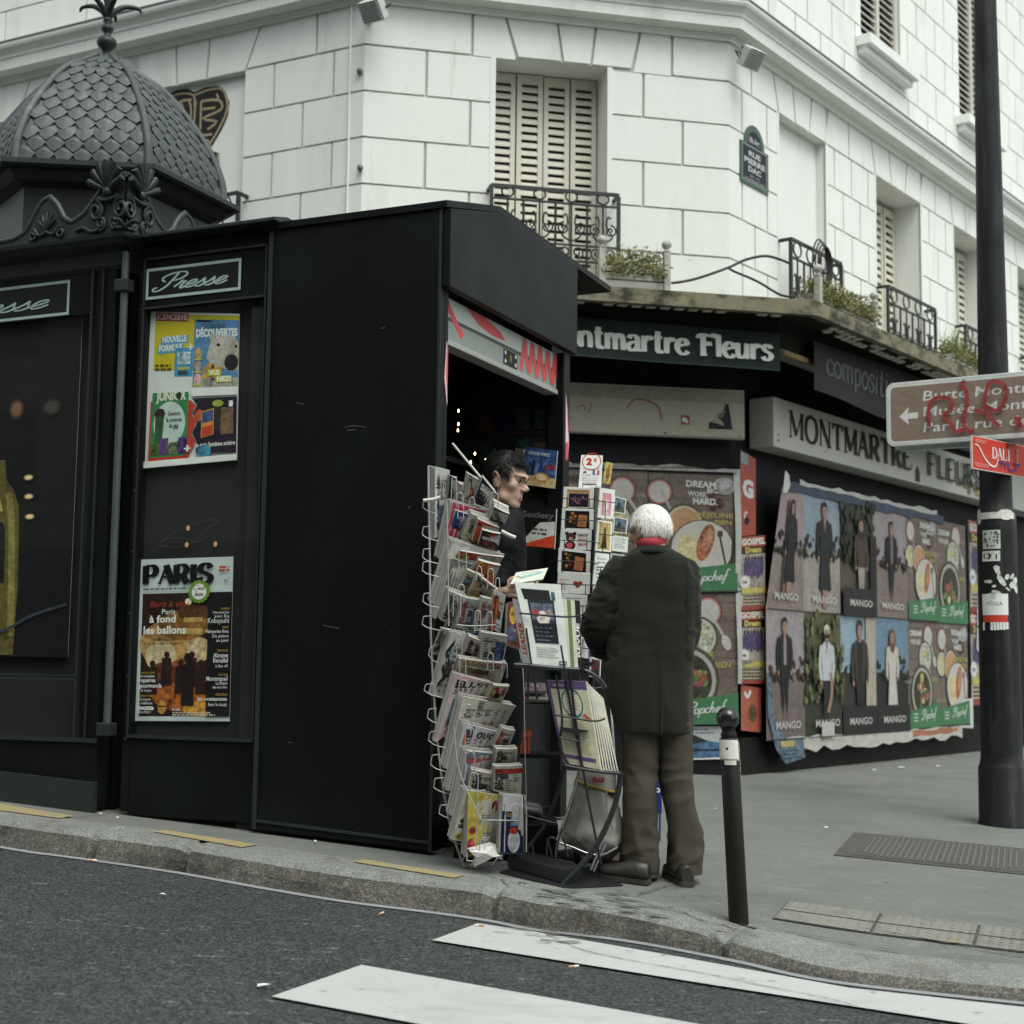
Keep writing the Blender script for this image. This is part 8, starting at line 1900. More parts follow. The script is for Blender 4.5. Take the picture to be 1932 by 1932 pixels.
def free_paper(P, w, h):
 vio = G(98,78,122); P.rect(0,0, w, h, G(200,196,168),.06); P.rect(0, h * .90, w, h, vio, .1); P.rect(0,0, w * .07, h, vio, .1); P.rect(w * .06, h * .07, w * .92, h * .115, vio, .1); P.rect(w * .14, h * .87, w * .20, h * .96, G(210,206,190)) if 0 else None
 P.rect(w * .16, h * .60, w * .86, h * .86, G(206,202,178),.04); P.ring(w * .56, h * .74, w * .24, w * .275, G(52,120,110),.1); P.lines(w * .42, h * .84, w * .30,6, h * .035, h * .012, G(130,120,150)); P.stroke([(w * .80, h * .62),(w * .98, h * .55)], w * .05, G(190,80,60)); P.lines(w * .14, h * .52, w * .74,14, h * .028, h * .008, G(150,146,126)); P.text('GRATUIT', w * .14, h * .93, h * .03, G(210,206,196),.01, width=w * .3)
slab([B_(1008,364), B_(1285,372), B_(1388,990), B_(1128,940)], (yf + .06, yf + .0, yf + .0, yf + .06),.012, free_paper, 'newspaper', 'purple bordered free newspaper at the front of the lower basket', 'newspaper', 'free newspapers in the lower basket', w=1.0, h=1.6, nlay=1)
for i in range(7):
 o_ = 20 * i; x_ = 1300 + o_
 slab([B_(1288 + 16 * i, 376 + 16 * i), B_(1300 + 18 * i, 380 + 18 * i), B_(1400 + 19 * i, 996 + 2 * i), B_(1388 + 19 * i, 992)], (yf + .012 + .012 * i,) * 4,.16, lambda P, w, h: P.rect(0,0, w, h, G(204,202,188),.1), 'newspaper', 'folded edge of a free newspaper in the pile of the lower basket', 'newspaper', 'free newspapers in the lower basket pile', w=.1, h=1.4, nlay=1)
# --- grey shopping trolley bag behind the stand
YB = yf + .42
M['bag'] = mat('grey_canvas', (.26,.25,.225), rough=.85, layers=((5,.12,4),(60,.1,3)), bump=((7,.7,.03),(16,.3,.015)))
M['piping'] = mat('mustard_piping', (.42,.30,.06), rough=.7)
M['chrome'] = mat('chromed_wire', (.55,.56,.57), rough=.25, metal=.9)
M['rubber_tyre'] = mat('rubber_tyre', (.02,.02,.02), rough=.7)
bg_ = pave_pt(1120,1612);
tro = thing('shopping_trolley', 'grey canvas shopping trolley with mustard piping behind the black stand', 'shopping trolley', at(1120,1608, YB))
ring_px = [((1222,1060),(1488,1135),.12),((1205,1120),(1500,1200),.15),((1160,1260),(1540,1320),.18),((1125,1400),(1548,1440),.20),((1112,1470),(1545,1500),.19),((1180,1540),(1480,1580),.15),((1240,1575),(1400,1592),.08)]
rings = []
for l, r_, d in ring_px:
 a, b = at(*B_(*l), YB), at(*B_(*r_), YB); ce = (a + b) / 2; hx = (b - a) / 2; ring = []
 for k in range(20):
  t = 2 * math.pi * k / 20; cx_ = math.copysign(abs(math.cos(t)) ** .6, math.cos(t)); sy_ = math.copysign(abs(math.sin(t)) ** .6, math.sin(t)); ring.append(ce + hx * cx_ + Vector((0, d * sy_, 0)))
 rings.append(ring)
mb = MB(); mb.loft(rings); o = mb.build('bag', M['bag'], tro); o.modifiers.new('s', 'SUBSURF').levels = 1; o.modifiers['s'].render_levels = 2
tx_ = bpy.data.textures.new('folds', 'CLOUDS'); tx_.noise_scale = .09; dm = o.modifiers.new('d', 'DISPLACE'); dm.texture = tx_; dm.strength = .06; dm.mid_level = .5
rings2 = []
for l, r_, d in [((1228,985),(1490,1005),.10),((1224,1020),(1492,1080),.13),((1220,1056),(1492,1138),.14)]:
 a, b = at(*B_(*l), YB - .01), at(*B_(*r_), YB - .01); ce = (a + b) / 2; hx = (b - a) / 2
 rings2.append([ce + hx * 1.01 * math.copysign(abs(math.cos(t)) ** .6, math.cos(t)) + Vector((0, d * math.copysign(abs(math.sin(t)) ** .6, math.sin(t)),0)) for t in [2 * math.pi * k / 20 for k in range(20)]])
mb = MB(); mb.loft(rings2); fl = mb.build('flap', M['bag'], tro)
mb = MB(); mb.tube([p + Vector((0,-.004,0)) for p in rings2[-1]], .006,6, closed=True); mb.build('piping', M['piping'], fl)
mb = MB(); a = at(*B_(1372,1060), YB - .165); fb = Fr(a, Vector((1,0,0)), ZUP, Vector((0,-1,0))); mb.prism(fb, rrect(-.028,-.013,.028,.013,.008),0,.006); mb.build('badge', mat('red_badge', (.30,.05,.045), rough=.5, tint=((.4,.3,.25),60,.55,.6)), tro)
mb = MB(); wire(mb, [B_(1225,1062), B_(1150,1300), B_(1080,1490)], YB - .20,.006, False); wire(mb, [B_(1080,1490), B_(1200,1535), B_(1300,1575), B_(1400,1585), B_(1510,1530)], YB - .2,.006); wire(mb, [B_(1430,1140), B_(1430,1250), B_(1450,1310), B_(1470,1420)], YB - .2,.004); wire(mb, [B_(1400,1490), B_(1320,1690)], YB - .22,.006, False); wire(mb, [B_(1425,1500), B_(1340,1700)], YB - .22,.006, False); wire(mb, [B_(1090,1480), B_(1075,1600)], YB - .15,.006, False)
wire(mb, [(1095,1450, YB + .1),(1105,1300, YB + .16),(1150,1295, YB + .16),(1160,1450, YB + .1)], YB, .007, False)
mb.build('frame', M['chrome'], tro)
for x in (1220,1450):
 c = at(*B_(x, 1600), YB + .05); c.z = pave_z(c.x, c.y) + .075; mb = MB(); mb.lathe(c - Vector((.015,0,0)), [(.03,0),(.07,.004),(.075,.015),(.07,.026),(.03,.03)], 20, axis=Vector((1,0,0))); mb.build('wheel', M['rubber_tyre'], tro)
# --- things inside and below the hatch
KIo = lambda px, py, u: KE.pix(px, py, -u)
def inside(px0, v0, px1, v1, u, draw, name, label, cat, group=None, w=1.0, h=1.0, th=.01):
 P = Print(pq(KF, (px0[0], v0[0]),(px1[0], v0[1]),(px1[1], v1[1]),(px0[1], v1[0]),-(WI - .06) + (.45 - u) * .5, w, h), w, h, .0008); sheet(P, th); draw(P, w, h); return done(P, name, label, cat, group)
inside((992,976),(843,851),(1052,1046),(912,922),.45, lambda P, w, h: (P.rect(0,0, w, h, G(56,78,130),.25), P.rect(0, h * .35, w, h * .75, G(70,96,150),.5), P.text('GRAND PARIS', w * .12, h * .82, h * .09, G(196,206,216),.02, width=w * .66), [P.rect(w * x, h * .3, w * (x + .07), h * y, G(*c),.3) for x, y, c in ((.20,.62,(34,50,90)),(.30,.7,(26,34,60)),(.42,.6,(110,130,170)),(.54,.66,(40,60,110)),(.66,.58,(90,60,80)))], P.rect(0,0, w, h * .26, G(196,176,130),.2), P.ell(w * .62, h * .24, w * .22, h * .13, G(196,140,70),.2), P.ell(w * .62, h * .25, w * .15, h * .08, G(226,206,170),.2), P.rect(w * .78, h * .48, w * .95, h * .62, G(150,50,44),.3)), 'magazine', 'blue city magazine with a coffee cup leaning inside the hatch', 'magazine', 'magazines inside the kiosk', .8,1.0)
inside((984,978),(955,960),(1050,1046),(1028,1036),.22, lambda P, w, h: (P.rect(0,0, w, h, G(18,18,18)), P.poly([(0,0),(w, 0),(w, h * .62),(0, h * .1)] if 0 else [(0,0),(w * .98, h * .04),(w * .98, h * .68),(w * .55, h * .62)], G(206,206,200),.1), P.poly([(0,0),(w * .98, h * .02),(w * .98, h * .34)], G(206,70,44),.1), P.text('Society', w * .04, h * .74, h * .15, G(96,96,96),.03, width=w * .9), P.lines(w * .34, h * .42, w * .5,2, h * .10, h * .05, G(70,70,70))), 'magazine', 'black white and red magazine cover below the shelf inside the hatch', 'magazine', 'magazines inside the kiosk', .8,.9)
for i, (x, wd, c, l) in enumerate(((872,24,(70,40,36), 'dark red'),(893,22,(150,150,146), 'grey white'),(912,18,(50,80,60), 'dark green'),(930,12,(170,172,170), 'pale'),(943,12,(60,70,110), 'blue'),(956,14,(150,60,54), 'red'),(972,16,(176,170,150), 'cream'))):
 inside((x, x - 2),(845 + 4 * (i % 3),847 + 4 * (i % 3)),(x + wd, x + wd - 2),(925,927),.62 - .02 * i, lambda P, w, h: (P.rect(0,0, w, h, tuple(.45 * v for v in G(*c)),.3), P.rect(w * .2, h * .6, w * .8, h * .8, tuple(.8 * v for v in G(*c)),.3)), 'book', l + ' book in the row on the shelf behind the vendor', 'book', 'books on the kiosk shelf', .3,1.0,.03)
M['glint_bead'] = mat('glowing_glint_bead', (.9,.6,.3), emit=(1,.62,.28,5.0))  # glowing beads added in place of warm lamp reflections
M['foil'] = mat('gold_foil', (.30,.20,.08), rough=.25, metal=1.0)
fl_ = thing('lamp_glints', 'string of small warm lights hanging inside the top of the hatch', 'string lights', KE(*KIo(1010,780,.25),-.25))
mb = MB(); mw = MB(); r = random.Random(6)
pth = [(1022,775),(1025,795),(1028,820),(1036,838),(1046,830),(1052,815),(1066 - 6,800),(1080 - 18,790),(1085 - 15,775)]
P3 = cat_rom([KE(*KIo(x - 14, y, .25),-.25) for x, y in pth], 5); mw.tube(P3,.003,5)
for i in range(0, len(P3),3): mb.ball(P3[i] + Vector((0,0,-.012)),.006,.006,.012,6,5)
for (x, y) in ((857,775),(857,800),(856,812),(888,856),(880,872),(920,876),(908,868),(1010,742),(1028,760)): mb.ball(KE(*KIo(x + 8, y, .3),-.3),.005,.005,.010,6,5)
mb.build('glint_bead', M['glint_bead'], fl_); mw.build('cord', M['wire_black'], fl_)
mb = MB(); p0 = K(-.16,.42,0);
cy_ = 7.75; a, b = at(968,1380, cy_), at(1000,1426, cy_); fx = Fr(Vector((a.x, cy_, b.z)), Vector((1,0,0)), ZUP, Vector((0,-1,0)))
ct = thing('red_crate', 'orange red plastic crate under the counter between the racks', 'crate', fx(0,0)); ww_, hh_ = b.x - a.x, a.z - b.z
mb.box(fx, 0, ww_, 0, hh_, -.2,0); M['crate'] = mat('red_plastic', (.30,.055,.025), rough=.5); mb.build('box', M['crate'], ct, bevel=.008)
mb = MB(); mb.box(fx, -.006, ww_ + .006, hh_ - .03, hh_ + .004,-.206,.006);
for k in range(4): mb.box(fx, .01 + ww_ * k / 4,.01 + ww_ * k / 4 + .012,.0, hh_ - .031,.0005,.006)
mb.build('rim', M['crate'], ct)
mb = MB(); q = [at(*B_(700,300),7.7), at(*B_(1030,900),7.7)]
low = thing('low_shelf', 'low dark shelf of magazines under the counter behind the racks', 'shelf', at(985,1330,7.75))
fy = Fr(at(950,1320,7.72), Vector((1,0,0)), ZUP, Vector((0,-1,0)))
mb.box(fy, 0,.30,-.02,0,-.25,.02); mb.build('board', M['kiosk'], low); mb = MB(); mb.box(fy, 0,.30,-.30,-.28,-.25,.02); mb.build('board', M['kiosk'], low)
for (x0, y0, x1, y1, c, l) in ((760,380,1000,440,(120,100,110), 'greyish'),(765,442,905,500,(150,60,50), 'red'),(900,442,1010,500,(150,150,146), 'pale')):
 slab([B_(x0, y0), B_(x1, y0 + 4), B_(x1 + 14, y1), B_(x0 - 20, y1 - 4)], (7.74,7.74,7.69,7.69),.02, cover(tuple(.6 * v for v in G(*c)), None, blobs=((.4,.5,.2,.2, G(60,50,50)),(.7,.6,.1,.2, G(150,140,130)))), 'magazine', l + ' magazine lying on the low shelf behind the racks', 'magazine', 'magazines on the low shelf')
ab = pave_pt(1240,1588); YA = ab.y
bo = thing('advertising_board', 'small blue board with white letters on thin legs behind the old man\'s knees', 'board', ab)
fa = Fr(at(1236,1535, YA), Vector((.97,-.25,0)), ZUP, Vector((-.25,-.97,0)))
wB = .22; hB = at(1236,1455, YA).z - at(1236,1535, YA).z
mb = MB(); mb.box(fa, -wB * .6,.035,0, hB, -.012,.0); mb.build('panel', mat('blue_panel', srgb(34,52,120), rough=.5), bo, bevel=.002)
P = Print(lambda x, y, c: fa(-wB * .6 + x, y, c), wB * .6 + .035, hB, .0008); P.text('mondo', .02, hB * .5, hB * .16, WHT, .03, width=.14); P.mb.build('lettering', M['print'], bo)
mb = MB()
for x in (-wB * .5,.025): mb.tube([fa(x, 0,-.006), fa(x, -.02,-.006), Vector((fa(x, 0).x, fa(x, 0).y, pave_z(fa(x, 0).x, fa(x, 0).y) + .006))], .006,6)
mb.build('leg', mat('blue_leg', srgb(44,60,110), rough=.5), bo)
# ------------------------------------------------------------------ people
import numpy as np
from mathutils import noise as mn
NZ = lambda p, a, b, c: mn.noise(Vector((p.x * a, p.y * b, p.z * c)))
def remeshed(mb, voxel, smooth=4, fac=.5):
 me = bpy.data.meshes.new('tmp'); me.from_pydata(mb.v, [], mb.f); o = bpy.data.objects.new('tmp', me); COL.objects.link(o)
 m = o.modifiers.new('r', 'REMESH'); m.mode = 'VOXEL'; m.voxel_size = voxel; m.use_smooth_shade = True
 if smooth: s = o.modifiers.new('s', 'SMOOTH'); s.factor = fac; s.iterations = smooth
 dg = bpy.context.evaluated_depsgraph_get(); dg.update(); out = bpy.data.meshes.new_from_object(o.evaluated_get(dg))
 bpy.data.objects.remove(o); bpy.data.meshes.remove(me); return out
def mesh_part(me, name, m, parent, disp=None, fold=None):
 if fold:
  me.update(); nz = [v.normal.copy() for v in me.vertices]
  for v, n in zip(me.vertices, nz): v.co += n * fold(v.co)
 off = parent_loc(parent); me.transform(Matrix.Translation(-off)); me.materials.clear(); me.materials.append(m)
 for p in me.polygons: p.use_smooth = True
 o = bpy.data.objects.new(name, me); COL.objects.link(o); o.parent = parent; me.name = name
 for i, (sc_, st_) in enumerate(disp or ()):
  t = bpy.data.textures.new(name, 'CLOUDS'); t.noise_scale = sc_; t.noise_depth = 2; d = o.modifiers.new('folds%d' % i, 'DISPLACE'); d.texture = t; d.strength = st_; d.mid_level = .5; d.texture_coords = 'LOCAL'
 return o
def limb(mb, pts, n=14):
 """tapered limb through (point, radius)"""
 P = [p for p, r in pts]; m = len(P); sub = 5
 Q = cat_rom(P, sub); rs = []
 for i in range(m - 1):
  for k in range(sub): rs.append(pts[i][1] + (pts[i + 1][1] - pts[i][1]) * k / sub)
 rs.append(pts[-1][1]); mb.tube(Q, rs, n)
 for p, r in (pts[0], pts[-1]): mb.ball(p, r, r, r, n, 8)
class Head:
 """face forward is +y, right ear +x; built radially from smooth unions"""
 def __init__(s, O, azimuth, pitch, roll, k, old=False):
  s.O = Vector(O); s.k = k; s.old = old
  s.q = Matrix.Rotation(-R(azimuth),3, 'Z') @ Matrix.Rotation(R(pitch),3, 'X') @ Matrix.Rotation(R(roll),3, 'Y')
  s.prim = [('e', (0,-.012,.028),(.077,.098,.098)),('e', (0,.024,-.045),(.061,.066,.072)),('s', (0,.070,-.098),.019),('s', (.024,.060,-.093),.0155),('s', (-.024,.060,-.093),.0155),
                  ('c', (0,.090,.030),(0,.111,-.014),.0066,.0074),('s', (0,.1115,-.019),.0070),('s', (.0105,.100,-.025),.0068),('s', (-.0105,.100,-.025),.0068)]
  for sg in (-1,1):
   s.prim += [('c', (sg * .012,.090,.034),(sg * .046,.074,.036),.012,.010),('s', (sg * .047,.056,-.010),.021),('s', (sg * .048,.03,-.07),.022),('c', (0,.0905,-.055),(sg * .020,.082,-.059),.0060,.004),('c', (0,.0890,-.069),(sg * .018,.081,-.066),.0070,.004),('c', (sg * .019,.0865,.0225),(sg * .046,.0765,.0205),.0048,.0050),('c', (sg * .020,.0850,.0015),(sg * .044,.0770,.0025),.0040,.0040)]
 def sdf(s, P):
  d = None
  for p in s.prim:
   if p[0] == 'e':
    r = np.array(p[2]); q = (P - np.array(p[1])) / r; l = np.linalg.norm(q, axis=1); v = (l - 1) * r.min() * .95
   elif p[0] == 's': v = np.linalg.norm(P - np.array(p[1]), axis=1) - p[2]
   else:
    a, b = np.array(p[1]), np.array(p[2]); h = np.clip(((P - a) @ (b - a)) / ((b - a) @ (b - a)),0,1); v = np.linalg.norm(P - a - h[:, None] * (b - a), axis=1) - (p[3] + (p[4] - p[3]) * h)
   if d is None: d = v
   else:
    kk = .016 if p[0] == 'e' else .022 if p[0] == 's' and p[2] > .015 else .012 if p[-1] > .0065 else .006; h = np.clip(.5 + .5 * (d - v) / kk, 0,1); d = d * (1 - h) + v * h - kk * h * (1 - h)
  for sg in (-1,1):      # eye sockets and the mouth line
   v = np.linalg.norm((P - np.array((sg * .032,.098,.013))) / np.array((1.25,1,.75)), axis=1) - .014; kk = .010; h = np.clip(.5 - .5 * (d + v) / kk, 0,1); d = d * (1 - h) - v * h + kk * h * (1 - h)
  v = np.linalg.norm((P - np.array((0,.101,-.062))) / np.array((3.0,1,.24)), axis=1) - .009; kk = .004; h = np.clip(.5 - .5 * (d + v) / kk, 0,1); d = d * (1 - h) - v * h + kk * h * (1 - h)
  return d
 def radial(s, D):
  lo = np.full(len(D),.02); hi = np.full(len(D),.20)
  for _ in range(26):
   m = (lo + hi) / 2; ins = s.sdf(D * m[:, None]) < 0; lo = np.where(ins, m, lo); hi = np.where(ins, hi, m)
  return (lo + hi) / 2
 def w(s, p): return s.O + s.q @ (Vector(p) * s.k)
 def grid(s, n=96, m=72):
  D = []
  for i in range(m + 1):
   ph = math.pi * i / m
   for k in range(n): D.append((math.sin(ph) * math.cos(2 * math.pi * k / n), math.sin(ph) * math.sin(2 * math.pi * k / n), math.cos(ph)))
  D = np.array(D); return D, s.radial(D), n, m
 def add(s, mb):
  D, r, n, m = s.grid(); vs = [s.w(d * q) for d, q in zip(D, r)]
  fs = [(i * n + k, (i + 1) * n + k, (i + 1) * n + (k + 1) % n, i * n + (k + 1) % n) for i in range(m) for k in range(n)]
  mb.add(vs, fs, 0, None, True)
  for sg in (-1,1):       # ears
   e = [s.w((sg * (.074 + .012 * max(0, math.sin(a))),-.008 - .016 * math.cos(a) * .9 - (.006 if math.sin(a) > 0 else 0),.002 + .030 * math.sin(a + .15))) for a in [2 * math.pi * i / 18 for i in range(18)]]
   mb.tube(e, .0062 * s.k, 8, closed=True); c = s.w((sg * .073,-.010,.0)); mb.ball(c, .012 * s.k, .014 * s.k, .024 * s.k, 12,8, rot=s.q)
   mb.ball(s.w((sg * .076,.004,-.026)),.006 * s.k, .007 * s.k, .009 * s.k, 8,6)
  limb(mb, [(s.w((0,-.02,-.04)),.056 * s.k),(s.w((0,-.03 if not s.old else -.012,-.12)),.054 * s.k),(s.w((0,-.045,-.19)) if not s.old else s.w((0,.0,-.18)),.060 * s.k)])
 def hair(s, mask, thick, m_hair, parent, n_str, length, seed, wave=.004, wd=.0011, droop=.35):
  D, r, n, m = s.grid(80,60); rnd_ = random.Random(seed); mb = MB()
  th = np.array([mask(*(d * q)) for d, q in zip(D, r)]); idx = {}
  vs = []
  for i, (d, q, t) in enumerate(zip(D, r, th)):
   t = max(t, 0.0); nz = 1 + wave * 60 * .25 * (math.sin(d[0] * 31 + d[2] * 17) * math.sin(d[1] * 23 + d[2] * 11))
   vs.append(s.w(d * (q + (.001 if t > 0 else -.004) + thick * min(1, t) * nz)))
  fs = []
  for i in range(m):
   for k in range(n):
    a, b, c, e = i * n + k, (i + 1) * n + k, (i + 1) * n + (k + 1) % n, i * n + (k + 1) % n
    if max(th[a], th[b], th[c], th[e]) > 0: fs.append((a, b, c, e))
  mb.add(vs, fs, 0, None, True)
  cand = [i for i in range(len(D)) if th[i] > .05 and abs(D[i][2]) < .995]
  for _ in range(n_str):
   i = rnd_.choice(cand); d = Vector(D[i]); p = d * (r[i] + thick * min(1, th[i]) * .8)
   flow = Vector((d.x * .3 + rnd_.uniform(-.3,.3),-.2 + .9 * (d.y > .03) + rnd_.uniform(-.4,.3),-.8 * (1 - max(0, d.z)) + rnd_.uniform(-.3,.2))); flow = (flow - d * flow.dot(d)).normalized()
   l = length * rnd_.uniform(.5,1.2); sd = flow.cross(d).normalized() * wd * rnd_.uniform(.7,1.6)
   p1 = p + flow * l * .5 + d * l * .12; p2 = p + flow * l + d * (l * .05 - droop * l * .2)
   mb.add([s.w(p - sd), s.w(p + sd), s.w(p1 + sd * .8), s.w(p1 - sd * .8), s.w(p2)], [(0,1,2,3),(3,2,4)])
  return mb.build('hair', m_hair, parent)
 def eyes(s, parent, mw, mi):
  for sg in (-1,1):
   mb = MB(); c = Vector((sg * .032,.0745,.012)); mb.ball(s.w(c),.0125 * s.k, .0118 * s.k, .0105 * s.k, 16,12, rot=s.q)
   f = s.q @ Vector((0,1,0)); mb.lathe(s.w(c) + f * .0100 * s.k, [(.0082 * s.k, -.001),(.0070 * s.k, .0017 * s.k),(.002 * s.k, .0026 * s.k),(0,.0027 * s.k)], 14,1, axis=f); mb.build('eye', [mw, mi], parent)
 def brows(s, m, parent):
  mb = MB()
  for sg in (-1,1): mb.tube(cat_rom([s.w((sg * .012,.0995,.027)), s.w((sg * .030,.0955,.0325)), s.w((sg * .053,.077,.029))], 4), [q * s.k for q in (.0018,.0026,.0030,.0031,.0030,.0027,.0022,.0016,.0008)], 6)
  mb.build('eyebrow', m, parent); mb = MB()
  for sg in (-1,1): mb.tube(cat_rom([s.w((sg * .018,.0860,.0155)), s.w((sg * .031,.0885,.0180)), s.w((sg * .045,.0800,.0140))], 4),.0008 * s.k, 6)
  mb.build('eyelash', m, parent)
def hand(mb, wrist, fwd, up, k=1.0, curl=.5, side=1):
 """palm, four unequal fingers with two bends and a thumb leaving the side near the base"""
 fwd = fwd.normalized(); up = (up - fwd * up.dot(fwd)).normalized(); sd = fwd.cross(up) * side
 limb(mb, [(wrist - fwd * .02 * k, .026 * k),(wrist + fwd * .01 * k, .026 * k)])
 for j in (-1,0,1): limb(mb, [(wrist + sd * .018 * j * k, .015 * k),(wrist + fwd * .085 * k + sd * .026 * j * k, .0125 * k)], 10)
 for j, ln in enumerate((.072,.080,.076,.060)):
  b = wrist + fwd * .086 * k + sd * (.030 - .020 * j) * k; pts = [(b, .0095 * k)]; d = fwd.copy()
  for q in range(3):
   an = curl * (.5 if q == 0 else .9); d = (d * math.cos(an) - up * math.sin(an)).normalized(); b = b + d * ln * k * (.45,.3,.25)[q]; pts.append((b, (.0088,.008,.0066)[q] * k))
  limb(mb, pts, 8)
 b = wrist + fwd * .022 * k + sd * .026 * k; p1 = b + (fwd * .5 + sd * .75 - up * .15).normalized() * .036 * k; p2 = p1 + (fwd * .85 + sd * .2 - up * .45 * curl).normalized() * .034 * k; p3 = p2 + (fwd * .9 - sd * .15 - up * .5 * curl).normalized() * .022 * k
 limb(mb, [(b, .014 * k),(p1,.0115 * k),(p2,.0098 * k),(p3,.0078 * k)], 8)
def oval(c, hx, hy, n=24, ex=Vector((1,0,0)), ey=Vector((0,1,0)), pw=.85):
 return [c + ex * hx * math.copysign(abs(math.cos(t)) ** pw, math.cos(t)) + ey * hy * math.copysign(abs(math.sin(t)) ** pw, math.sin(t)) for t in [2 * math.pi * k / n for k in range(n)]]
M['skin'] = mat('skin', (.50,.335,.255), rough=.5, spec=.4, layers=((30,.10,4),(9,.06,3)), tint=[((.44,.25,.19),14,.55,.75)], bump=((260,.06,.002),))
M['skin_old'] = mat('old_skin', (.46,.28,.21), rough=.55, layers=((30,.12,4),), tint=((.42,.2,.15),18,.52,.7))
for k_ in ('skin', 'skin_old'):
 p_ = M[k_].node_tree.nodes['Principled BSDF']; p_.inputs['Subsurface Weight'].default_value = .15; p_.inputs['Subsurface Radius'].default_value = (.012,.005,.003)
M['hair_dark'] = mat('dark_hair', (.007,.006,.0055), rough=.5, spec=.25, layers=((60,.4,3),))
M['hair_white'] = mat('white_hair', (.88,.87,.84), rough=.8, spec=.1)
M['eye_w'] = mat('eye_white', (.36,.33,.30), rough=.25); M['iris'] = mat('dark_iris', (.02,.012,.008), rough=.15)
M['jacket'] = mat('black_padded_jacket', (.0085,.009,.0115), rough=.65, spec=.1, layers=((8,.25,4),), bump=((18,.3,.01),))
M['wool'] = mat('dark_green_wool', (.0165,.0185,.0145), rough=.95, spec=.12, layers=((6,.14,4),(220,.5,3)), bump=((320,.5,.004),(9,.15,.01)))
M['wool'].node_tree.nodes['Principled BSDF'].inputs['Sheen Weight'].default_value = .25; M['wool'].node_tree.nodes['Principled BSDF'].inputs['Sheen Tint'].default_value = (.35,.36,.3,1)
M['trouser'] = mat('brown_wool_trouser', (.060,.054,.041), rough=.9, spec=.2, layers=((5,.14,4),(260,.3,3)), bump=((300,.3,.003),(6,.1,.01)))
M['red_scarf'] = mat('red_scarf', (.36,.035,.05), rough=.85, layers=((20,.2,3),))
M['shoe'] = mat('black_shoe_leather', (.018,.016,.014), rough=.45, layers=((10,.3,3),)); M['sole'] = mat('shoe_sole', (.030,.028,.025), rough=.8)
# ---- old man, seen from behind
om = pave_pt(1225,1662); YM = om.y
man = thing('person', 'white haired old man seen from behind in dark green coat and brown trousers', 'person', om)
c_ = lambda x, y, dy=0.0: at(*C_(x, y), YM + dy)
km = YM / FP * .466          # metres per reading unit
HM = Head(c_(392,434,.05),-34,-16,3,1.0, True)
mb = MB(); HM.add(mb)
def row(mbr, y, xl, xr, dp, dy=0.0, dyl=0.0):
 a, b = c_(xl, y, dy + dyl), c_(xr, y, dy); ce = (a + b) / 2; h = (b - a) / 2; return [ce + h * math.copysign(abs(math.cos(t)) ** .8, math.cos(t)) + Vector((0, dp * math.copysign(abs(math.sin(t)) ** .8, math.sin(t)),0)) for t in [2 * math.pi * k / 32 for k in range(32)]]
mb.loft([row(mb, y, xl, xr, d, dy) for y, xl, xr, d, dy in ((500,350,470,.05,.0),(560,270,535,.08,.02),(700,280,520,.10,.04),(900,290,510,.10,.05),(1080,270,530,.11,.05),(1200,280,540,.11,.04))])
for pts in (((262,590,.03,.045),(160,790,.06,.04),(235,905,.27,.032)),((555,605,.03,.045),(560,760,.05,.04),(528,890,.24,.032))): limb(mb, [(c_(x, y, dy), r) for x, y, dy, r in pts])
for pts in (((345,1200,.05,.055),(350,1480,.0,.055),(352,1800,.02,.036)),((490,1200,.05,.055),(505,1480,.03,.055),(536,1800,.02,.036))): limb(mb, [(c_(x, y, dy), r) for x, y, dy, r in pts])
hand(mb, c_(240,910,.29), Vector((.55,.8,-.25)), Vector((0,.2,1)),1.0,.5,1); hand(mb, c_(522,895,.27), Vector((-.55,.8,-.2)), Vector((0,.2,1)),1.0,.5,-1)
for x, dx in ((352,-.10),(536,.02)):
 b = c_(x, 1815,.02); b.z = pave_z(b.x, b.y) + .05; limb(mb, [(b, .04),(b + Vector((dx, .10,-.01)),.034),(b + Vector((dx * 1.6,.16,-.015)),.026)])
mesh_part(remeshed(mb, .0052,3), 'body', M['skin_old'], man)
HM.hair(lambda x, y, z: min(1, max(0,(z + .028 - .95 * max(0, y + .01) - (.2 if abs(x) > .050 and -.036 < y and z < .034 else 0)) / .03)),.013, M['hair_white'], man, 4200,.036,5,.003,.0008)
HM.eyes(man, M['eye_w'], M['iris'])
mb = MB()
mb.loft([row(mb, y, xl, xr, d, dy) for y, xl, xr, d, dy in ((487,350,462,.060,.02),(497,332,482,.080,.02),(511,298,510,.096,.02),(532,262,545,.112,.03),(565,240,572,.125,.04),(630,235,584,.138,.045),(740,234,582,.145,.05),(870,226,572,.148,.05),(980,214,568,.152,.05),(1090,216,567,.158,.05),(1180,238,567,.16,.05),(1240,258,567,.162,.05))])
limb(mb, [(c_(268,588,.04),.078),(c_(222,690,.03),.074),(c_(180,790,.05),.078),(c_(196,860,.14),.070),(c_(232,905,.25),.060)], 18)
limb(mb, [(c_(540,590,.04),.070),(c_(548,690,.03),.066),(c_(545,790,.05),.066),(c_(540,850,.13),.062),(c_(525,892,.23),.056)], 18)
ct_ = remeshed(mb, .009,6)
zsh_, zhem = c_(0,560).z, c_(0,1245).z
def fold_coat(p):
 t = (zsh_ - p.z) / (zsh_ - zhem); arm = abs(p.x - c_(400,700).x) > .155 and t < .55
 ridge = lambda n: 1 - 2 * abs(n)
 return (.012 * NZ(p, 9,9,15) + .007 * ridge(NZ(p, 12,12,26)) if arm else .010 * NZ(p, 7,7,5) + (.002 + .006 * t) * ridge(NZ(p, 13,13,2.2)) * t + .006 * ridge(NZ(p, 5,5,9)) * (1 - t)) - .004
